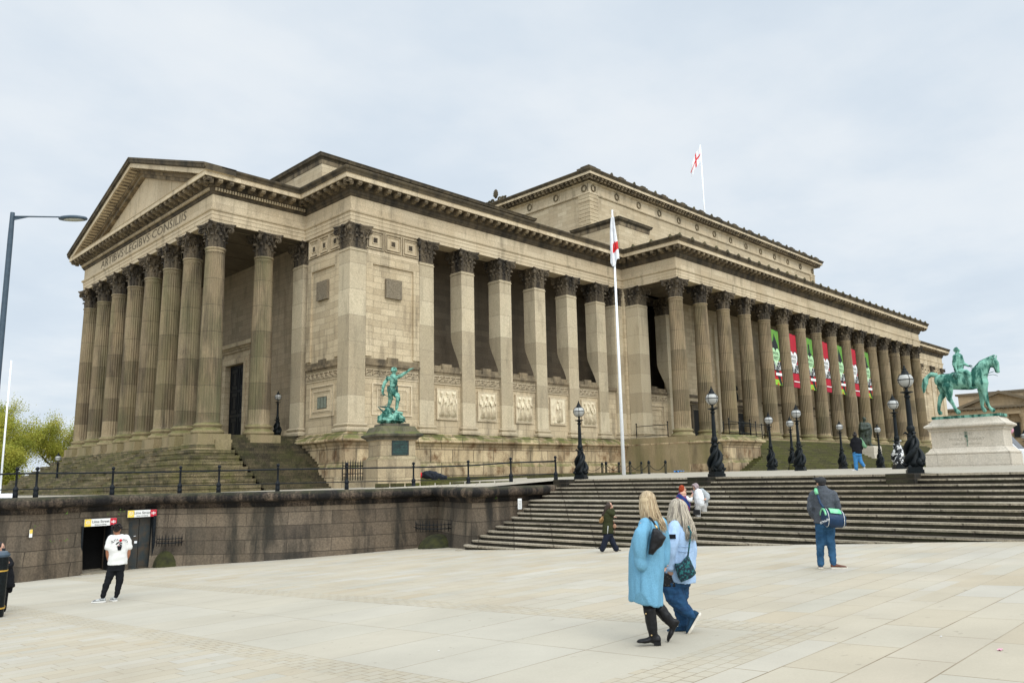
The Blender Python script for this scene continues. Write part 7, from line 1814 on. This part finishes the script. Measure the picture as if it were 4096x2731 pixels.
b = MB(); limb(b, [(-0.027,0.000,0.245), (-0.006,0.000,-0.191)], [.13,.09]); remesh(b, 'trousers', M['legging'], r, .025, 2); b = MB(); b.ball(V3(hc,-.02,.02,.03), (.095,.1,.1), 12); limb(b, [V3(hc,-.07,.02,-.02), V3(hc,-.08,.02,-.2)], [.07,.06]); remesh(b, 'hair', M['hair_dark'], r, .02, 1)
ph = thing('phone', r.location, 'phone held above the litter bin by the half hidden person', 'phone', rz=r.rotation_euler[2]); q = Vector((-0.067,-0.220,1.061)); MB().box(q.x-.036,q.x+.036,q.y-.006,q.y+.006,q.z-.05,q.z+.08).build('case', M['dark_glass'], ph, shift=False)
# ================================================================ bronze statues
def pedestal_root(name, loc, rz, label): return thing(name, loc, label, 'pedestal', rz=rz)
r = pedestal_root('statue_pedestal', (27.15,36.85,1.15), 0, 'tall sandstone pedestal with a dark bronze plaque under the green soldier'); az_ = math.atan2(36.85,27.15)-PI/2+math.radians(20)
r.rotation_euler[2] = az_
p = MB(); w = 1.03
prof = [(.22,-.6),(.22,1.55),(.24,1.66),(.10,1.70),(.05,1.78),(0,1.84),(0,3.20-.55),(.03,2.70),(.10,2.74),(.12,2.82),(.34,2.95),(.36,3.05),(.28,3.09),(.12,3.20),(.02,3.42),(-.03,3.50),(-.25,3.50),(-.25,3.66)]
p.sqlathe(prof[:9], w, w); p.build('shaft', M['ped_sand'], r, shift=False); p = MB(); p.sqlathe(prof[8:], w, w); p.build('cap', M['ped_dark'], r, shift=False)
M['plaque'] = plain('plaque_bronze', (0.022,0.035,0.034), .45, scale=12, c2=(0.012,0.018,0.018)); pl = MB().box(-.38,.62,-w-.035,-w,1.88,2.72).build('plaque', M['plaque'], r, shift=False)
ln = MB()
for i in range(9): ln.box(-.30+(.1 if i in (0,8) else 0),.54-(.1 if i in (0,8) else 0),-w-.042,-w-.036,2.62-i*.085,2.645-i*.085)
ln.build('raised_lines', M['verdigris_dark'], pl, shift=False)
# soldier
r = fig('soldier_statue', (27.482, 37.409, 4.923), 'green bronze soldier in a helmet pointing right with a sword, on a rocky base', 'statue')

b = MB()
for i, (X, Y, rr_, d) in enumerate(((0,0,0,0),)): pass
def bl(p, rx, ry=None, rz=None): b.ball(p, (rx, ry or rx, rz or rx), 10)
bl((-0.478,-0.100,0.189),.28,.45,.25); bl((-0.147,0.000,0.290),.42,.5,.30); bl((0.306,0.000,0.285),.42,.5,.30); bl((0.570,0.100,0.194),.25,.4,.16); bl((-0.221,0.000,0.627),.26,.3,.26); bl((0.425,0.000,0.453),.22,.3,.14); bl((0.068,0.000,0.119),.75,.6,.14)
remesh(b, 'rock', M['verdigris'], r, .03, 0, .14, 4.5)
b = MB(); limb(b, [(-0.769,-0.100,0.984), (-0.481,-0.150,0.689), (-0.053,-0.100,0.449), (0.870,0.100,0.046)], [.02,.06,.05,.02], 6); b.tube([(-0.700,0.050,0.986),(-0.151,0.100,0.925),(0.233,0.100,0.632),(0.186,0.100,0.463)], [.03,.10,.10,.05], 8, flat=(1,.35)); b.tube([(0.591,-0.100,0.347),(0.878,-0.100,0.055)], [.09,.02], 6)
remesh(b, 'shield_and_spear', M['verdigris_dark'], r, .02, 0)
b = MB(); hc = (0.175,0.000,2.998); head(b, hc, -PI*.62, 1.55)
limb(b, [(0.176,0.000,2.850), (0.176,0.000,2.716)], [.10,.12]); limb(b, [(0.152,0.000,2.667), (0.153,0.000,2.422), (0.095,0.000,2.105)], [.235,.23,.185], 14); limb(b, [(0.071,0.000,2.105), (0.060,0.000,1.885)], [.19,.21], 14)
limb(b, [(-0.160,-0.020,2.640), (-0.374,-0.050,2.320), (-0.455,-0.080,2.025), (-0.476,-0.180,1.723)], [.115,.105,.085,.065]); hand(b, (-0.464,-0.180,1.723), (.5,-.2,-.5), (0,.5,-1), 1.6, 1.4)
limb(b, [(0.393,0.020,2.693), (0.610,-0.020,2.786), (0.862,-0.060,2.952), (1.115,-0.100,3.131)], [.12,.105,.085,.06]); hand(b, (1.127,-0.100,3.138), (1,-.1,.45), (0,0,-1), 1.7, .35)
limb(b, [(0.180,-0.080,1.803), (0.395,-0.220,1.520), (0.431,-0.240,1.349)], [.20,.15,.125], 12); limb(b, [(0.419,-0.220,1.375), (0.349,-0.160,1.043), (0.322,-0.140,0.756)], [.12,.105,.08]); shoe(b, (0.244,-0.140,0.515), -PI*.12, .52, .085, .17)
limb(b, [(-0.012,0.100,1.799), (0.002,0.220,1.397), (-0.152,0.320,0.969)], [.18,.135,.09], 12); shoe(b, (-0.247,0.350,0.827), -PI*.1, .46, .08, .14)
bo = remesh(b, 'body', M['verdigris'], r, .019, 2, .030, 5, (1,1,1.9), 2, 0)
b = MB(); b.ball((0.174,0.000,3.145), (.185,.19,.14), 16); b.ball((0.175,-0.010,3.053), (.225,.25,.055), 16); remesh(b, 'helmet', M['verdigris'], r, .014, 1)
b = MB(); b.tube([(-0.064,-0.250,2.757),(0.176,-0.280,2.558),(0.344,-0.250,2.293),(0.369,-0.220,2.102)], .022, 8, flat=(1,.5)); b.tube([(-0.109,-0.100,2.155),(0.082,-0.230,2.102),(0.394,-0.100,2.116)], .016, 8); b.box((-0.133,-0.200,2.107)[0]-.09,(-0.133,-0.200,2.107)[0]+.05,-.28,-.1,(-0.132,0.000,1.813)[2],(-0.133,0.000,2.130)[2]); b.tube([(0.345,-0.250,2.099),(0.358,-0.250,1.759)], [.065,.05], 8); b.build('belt_and_pouches', M['verdigris_dark'], r, shift=False)
b = MB(); b.tube([(-0.534,-0.300,1.650),(-0.344,-0.280,1.627),(0.693,-0.350,1.035)], [.018,.022,.006], 6); b.tube([(-0.571,-0.200,1.697),(-0.557,-0.300,1.590),(-0.438,-0.320,1.551),(-0.367,-0.280,1.591)], .018, 5); b.tube([(-0.342,0.100,0.987),(-0.152,0.100,1.192)], .015, 5); b.build('sword', M['verdigris_dark'], r, shift=False)
# robed statue on the stair
r = pedestal_root('small_pedestal', (91.9,35.0,2.6), 0, 'plain stone block on the mossy stair under the dark robed statue'); MB().sqlathe([(0,-.8),(0,1.55),(-.04,1.66)], 1.15, 1.0).build('block', M['ped_gran'], r, shift=False)
r = fig('robed_statue', (92.067, 35.155, 4.257), 'dark bronze statue of a man in a long robe standing on the mossy stair', 'statue')

b = MB(); hc = (-0.065,0.000,3.103); head(b, hc, -PI*.2, 1.9); ring_loft(b, [(*(-0.064,0.000,2.706)[:2],(-0.064,0.000,2.706)[2],.35,.3),(*(-0.057,0.000,2.507)[:2],(-0.057,0.000,2.507)[2],.62,.40),(*(-0.079,0.000,1.848)[:2],(-0.079,0.000,1.848)[2],.75,.5),(*(-0.125,0.000,1.059)[:2],(-0.125,0.000,1.059)[2],.68,.5),(*(-0.148,0.000,0.534)[:2],(-0.148,0.000,0.534)[2],.66,.5),(*(-0.135,0.000,0.271)[:2],(-0.135,0.000,0.271)[2],.45,.4)])
limb(b, [(-0.419,-0.300,2.509), (-0.477,-0.500,1.843), (0.203,-0.500,2.010)], [.25,.24,.15]); hand(b, (0.203,-0.500,2.010), (1,0,.2), (0,0,-1), 2.2, .6); limb(b, [(0.233,-0.200,2.352), (0.318,-0.300,1.686), (0.019,-0.500,1.297)], [.25,.2,.15]); hand(b, (0.019,-0.500,1.297), (-.5,0,-.8), (0,0,-1), 2.2, .6)
limb(b, [(-0.232,0.000,0.537), (-0.354,0.000,0.122)], [.28,.16]); limb(b, [(0.069,0.000,0.526), (0.451,0.000,0.080)], [.26,.15]); shoe(b, (-0.396,0.000,0.057), -PI*.2, .6, .12, .2); shoe(b, (0.387,0.000,0.030), -PI*.1, .6, .12, .2); remesh(b, 'body', M['bronze_dark'], r, .05, 2, .07, 2.2, (1,1,.35), 0.0, 0)
# horse and rider
r = pedestal_root('equestrian_pedestal', (44.75,11.94,1.72), 0, 'long pale granite pedestal with worn lettering under the green horse and rider')
p = MB(); hx, hy = 1.0, 1.86
p.sqlathe([(.06,-.6),(.06,.60),(.0,.62),(.05,.64)], hx, hy); p.sqlathe([(.03,.62),(.04,.70),(-.06,.78),(-.16,.92),(-.22,.95),(-.24,1.0),(-.24,1.72),(-.22,1.76),(-.16,1.82),(-.14,1.90),(-.05,1.96),(.0,1.99),(.0,2.07),(-.05,2.10),(-.20,2.20),(-.36,2.40),(-.38,2.42)], hx, hy)
p.build('block', M['ped_gran'], r, shift=False)
M['green_run'] = plain('copper_run_stain', (0.20,0.27,0.20), .85, scale=6, c2=(0.06,0.12,0.09))
TL = Matrix(((0,0,-1,44.75-hx+.236),(-1,0,0,11.94),(0,1,0,1.72),(0,0,0,1)))
join_text('worn_lettering', [('ALBERT', .19, TL @ Matrix.Translation((0,1.62,0))), ('PRINCE CONSORT', .19, TL @ Matrix.Translation((0,1.36,0))), ('BORN 1819 · DIED 1861', .13, TL @ Matrix.Translation((0,1.13,0)))], M['letters_grey'], r)
sx_ = MB(); x_ = 44.75-hx+.2375
for a, b_, z0_, z1_ in ((-.02,.07,1.25,1.72),(-.08,.02,1.45,1.74),(.0,.04,1.0,1.3)): sx_.box(x_-.002,x_+.01,11.94-b_,11.94-a,1.72+z0_,1.72+z1_)
sx_.build('green_run_stain', M['green_run'], r)
MB().box(-.62,.62,-1.58,1.55,2.42,2.56).build('bronze_plinth', M['verdigris'], r, shift=False)
r = fig('horse_and_rider_statue', (43.742, 11.786, 4.309), 'green bronze horse walking right with a seated bareheaded rider', 'statue')

b = MB()
limb(b, [(-0.893,0.000,1.737), (-0.548,0.000,1.666), (-0.088,0.000,1.629), (0.367,0.000,1.594), (0.752,0.000,1.651)], [.33,.41,.42,.42,.40], 16)   # trunk
limb(b, [(-1.001,0.000,1.835), (-0.772,0.000,1.772)], [.20,.30], 14); b.ball((-0.781,0.000,1.684), (.33,.30,.34), 14); b.ball((0.868,0.000,1.686), (.27,.28,.34), 14)
limb(b, [(0.705,0.000,1.743), (0.849,0.000,2.038), (1.051,0.000,2.350), (1.298,0.000,2.561)], [.42,.37,.31,.21], 14)               # neck
limb(b, [(1.412,0.000,2.581), (1.514,0.000,2.418), (1.562,0.000,2.174), (1.575,0.000,2.020)], [.18,.175,.135,.105], 12); b.ball((1.419,0.000,2.361), (.15,.11,.17), 10); b.ball((1.580,0.000,1.994), (.12,.09,.075), 10)
b.tube([(1.589,-0.060,2.645),(1.618,-0.060,2.773),(1.632,-0.060,2.838)], [.04,.03,.006], 6); b.tube([(1.428,0.060,2.718),(1.450,0.060,2.848)], [.035,.006], 6)
# legs: near hind, far hind, near fore, far fore
limb(b, [(-0.650,-0.170,1.391), (-0.608,-0.190,1.033), (-0.630,-0.190,0.814)], [.29,.18,.13], 10); limb(b, [(-0.630,-0.190,0.814), (-0.475,-0.180,0.452), (-0.387,-0.180,0.184)], [.125,.085,.08]); limb(b, [(-0.385,-0.180,0.206), (-0.302,-0.180,0.083)], [.085,.12])
limb(b, [(-0.849,0.170,1.436), (-0.846,0.180,1.079), (-1.017,0.180,0.868)], [.28,.17,.13], 10); limb(b, [(-1.017,0.180,0.868), (-1.123,0.180,0.473), (-1.159,0.180,0.230)], [.12,.08,.075]); limb(b, [(-1.159,0.180,0.230), (-1.101,0.180,0.107)], [.08,.11])
limb(b, [(0.898,-0.160,1.450), (0.917,-0.170,1.100), (0.964,-0.170,0.664)], [.26,.16,.11], 10); limb(b, [(0.964,-0.170,0.664), (1.005,-0.170,0.359), (1.097,-0.170,0.182), (1.188,-0.170,0.103)], [.11,.078,.078,.11])
limb(b, [(0.821,0.160,1.398), (0.801,0.170,0.962), (0.791,0.170,0.657)], [.24,.14,.10], 10); limb(b, [(0.791,0.170,0.657), (0.744,0.170,0.312), (0.836,0.170,0.124)], [.10,.075,.10])
remesh(b, 'horse_body', M['verdigris'], r, .024, 3, .014, 3.5)
b = MB()
for k in range(16):
    a, c = rnp.uniform(-1,1), rnp.uniform(-1,1); o_ = Vector((.07*a,.08*c,.06*a))
    b.tube([Vector((-1.040,0.000,2.041))+o_*.3, Vector((-1.332,0.000,2.087))+o_*.7, Vector((-1.549,0.000,1.902))+o_*1.5, Vector((-1.624,0.000,1.547))+o_*1.7, Vector((-1.707,0.000,1.193))+o_*.8], [.09,.10,.09,.07,.012], 7)
remesh(b, 'tail', M['verdigris'], r, .02, 1, .02, 7)
b = MB()
for k in range(22):
    t = k/21; p = Vector((0.575,0.000,2.128)).lerp(Vector((1.523,0.000,2.746)), t)+Vector((0,0,.10*math.sin(t*PI)))
    b.tube([p+Vector((.02,0,.05)), p+Vector((-.06,-.14,.02)), p+Vector((-.09+.03*math.sin(k),-.20,-.14))], [.05,.05,.012], 6)
remesh(b, 'mane', M['verdigris'], r, .018, 1, .012, 9)
b = MB(); b.ball((-0.220,0.000,1.840), (.40,.37,.30), 14); b.box((-0.381,0.000,1.786)[0],(0.343,0.000,1.728)[0],-.385,.385,(-0.027,0.000,1.470)[2],(0.025,0.000,1.975)[2]); remesh(b, 'saddle_cloth', M['verdigris'], r, .022, 2, .012, 5)
b = MB(); hc = (-0.061,0.000,3.209); head(b, hc, 0.0, 1.35, .06)
limb(b, [(-0.079,0.000,3.032), (-0.071,0.000,2.919)], [.09,.12]); limb(b, [(-0.047,0.000,2.850), (-0.039,0.000,2.559), (-0.025,0.000,2.312)], [.24,.235,.19], 14); limb(b, [(-0.046,0.000,2.336), (-0.040,0.000,2.091)], [.18,.20], 12)
limb(b, [(-0.173,-0.180,2.840), (-0.230,-0.260,2.457), (-0.190,-0.280,2.097)], [.115,.10,.07]); hand(b, (-0.190,-0.280,2.097), (.1,-.1,-1), (0,1,0), 1.5, 1.0)
limb(b, [(0.075,0.170,2.859), (0.156,0.240,2.524), (0.374,0.150,2.396)], [.105,.09,.06]); hand(b, (0.375,0.150,2.405), (1,-.2,0), (0,-.3,-1), 1.5, .9)
limb(b, [(0.000,-0.140,2.095), (0.293,-0.380,1.958), (0.313,-0.400,1.867)], [.18,.155,.13], 12); limb(b, [(0.304,-0.400,1.889), (0.327,-0.420,1.558), (0.337,-0.420,1.295)], [.125,.105,.075]); shoe(b, (0.286,-0.420,1.169), 0, .42, .075, .13)
limb(b, [(0.000,0.140,2.125), (0.297,0.380,2.035), (0.333,0.420,1.636), (0.343,0.420,1.369)], [.18,.14,.10,.07]); shoe(b, (0.292,0.420,1.239), 0, .42, .075, .13)
remesh(b, 'rider', M['verdigris'], r, .019, 2, .03, 5, (1,1,1.6))
b = MB(); b.tube([(-0.194,-0.350,2.046),(-0.264,-0.420,1.912),(-0.187,-0.420,1.730)], [.06,.11,.05], 8); b.tube([(1.144,-0.100,1.828),(1.370,-0.100,1.853),(1.566,-0.050,1.777)], .012, 5); b.tube([(0.427,0.100,2.350),(0.719,-0.250,2.067),(0.997,-0.280,1.866),(1.422,-0.120,1.999)], .016, 5); b.tube([(1.466,-0.130,2.408),(1.457,-0.110,2.149),(1.478,-0.100,1.996)], .016, 5); b.tube([(1.355,-0.130,2.243),(1.604,-0.100,2.312)], .014, 5); b.tube([(0.741,-0.320,2.101),(0.993,-0.330,1.839),(1.161,-0.150,1.822)], .014, 5)
b.build('hat_and_reins', M['verdigris_dark'], r, shift=False)
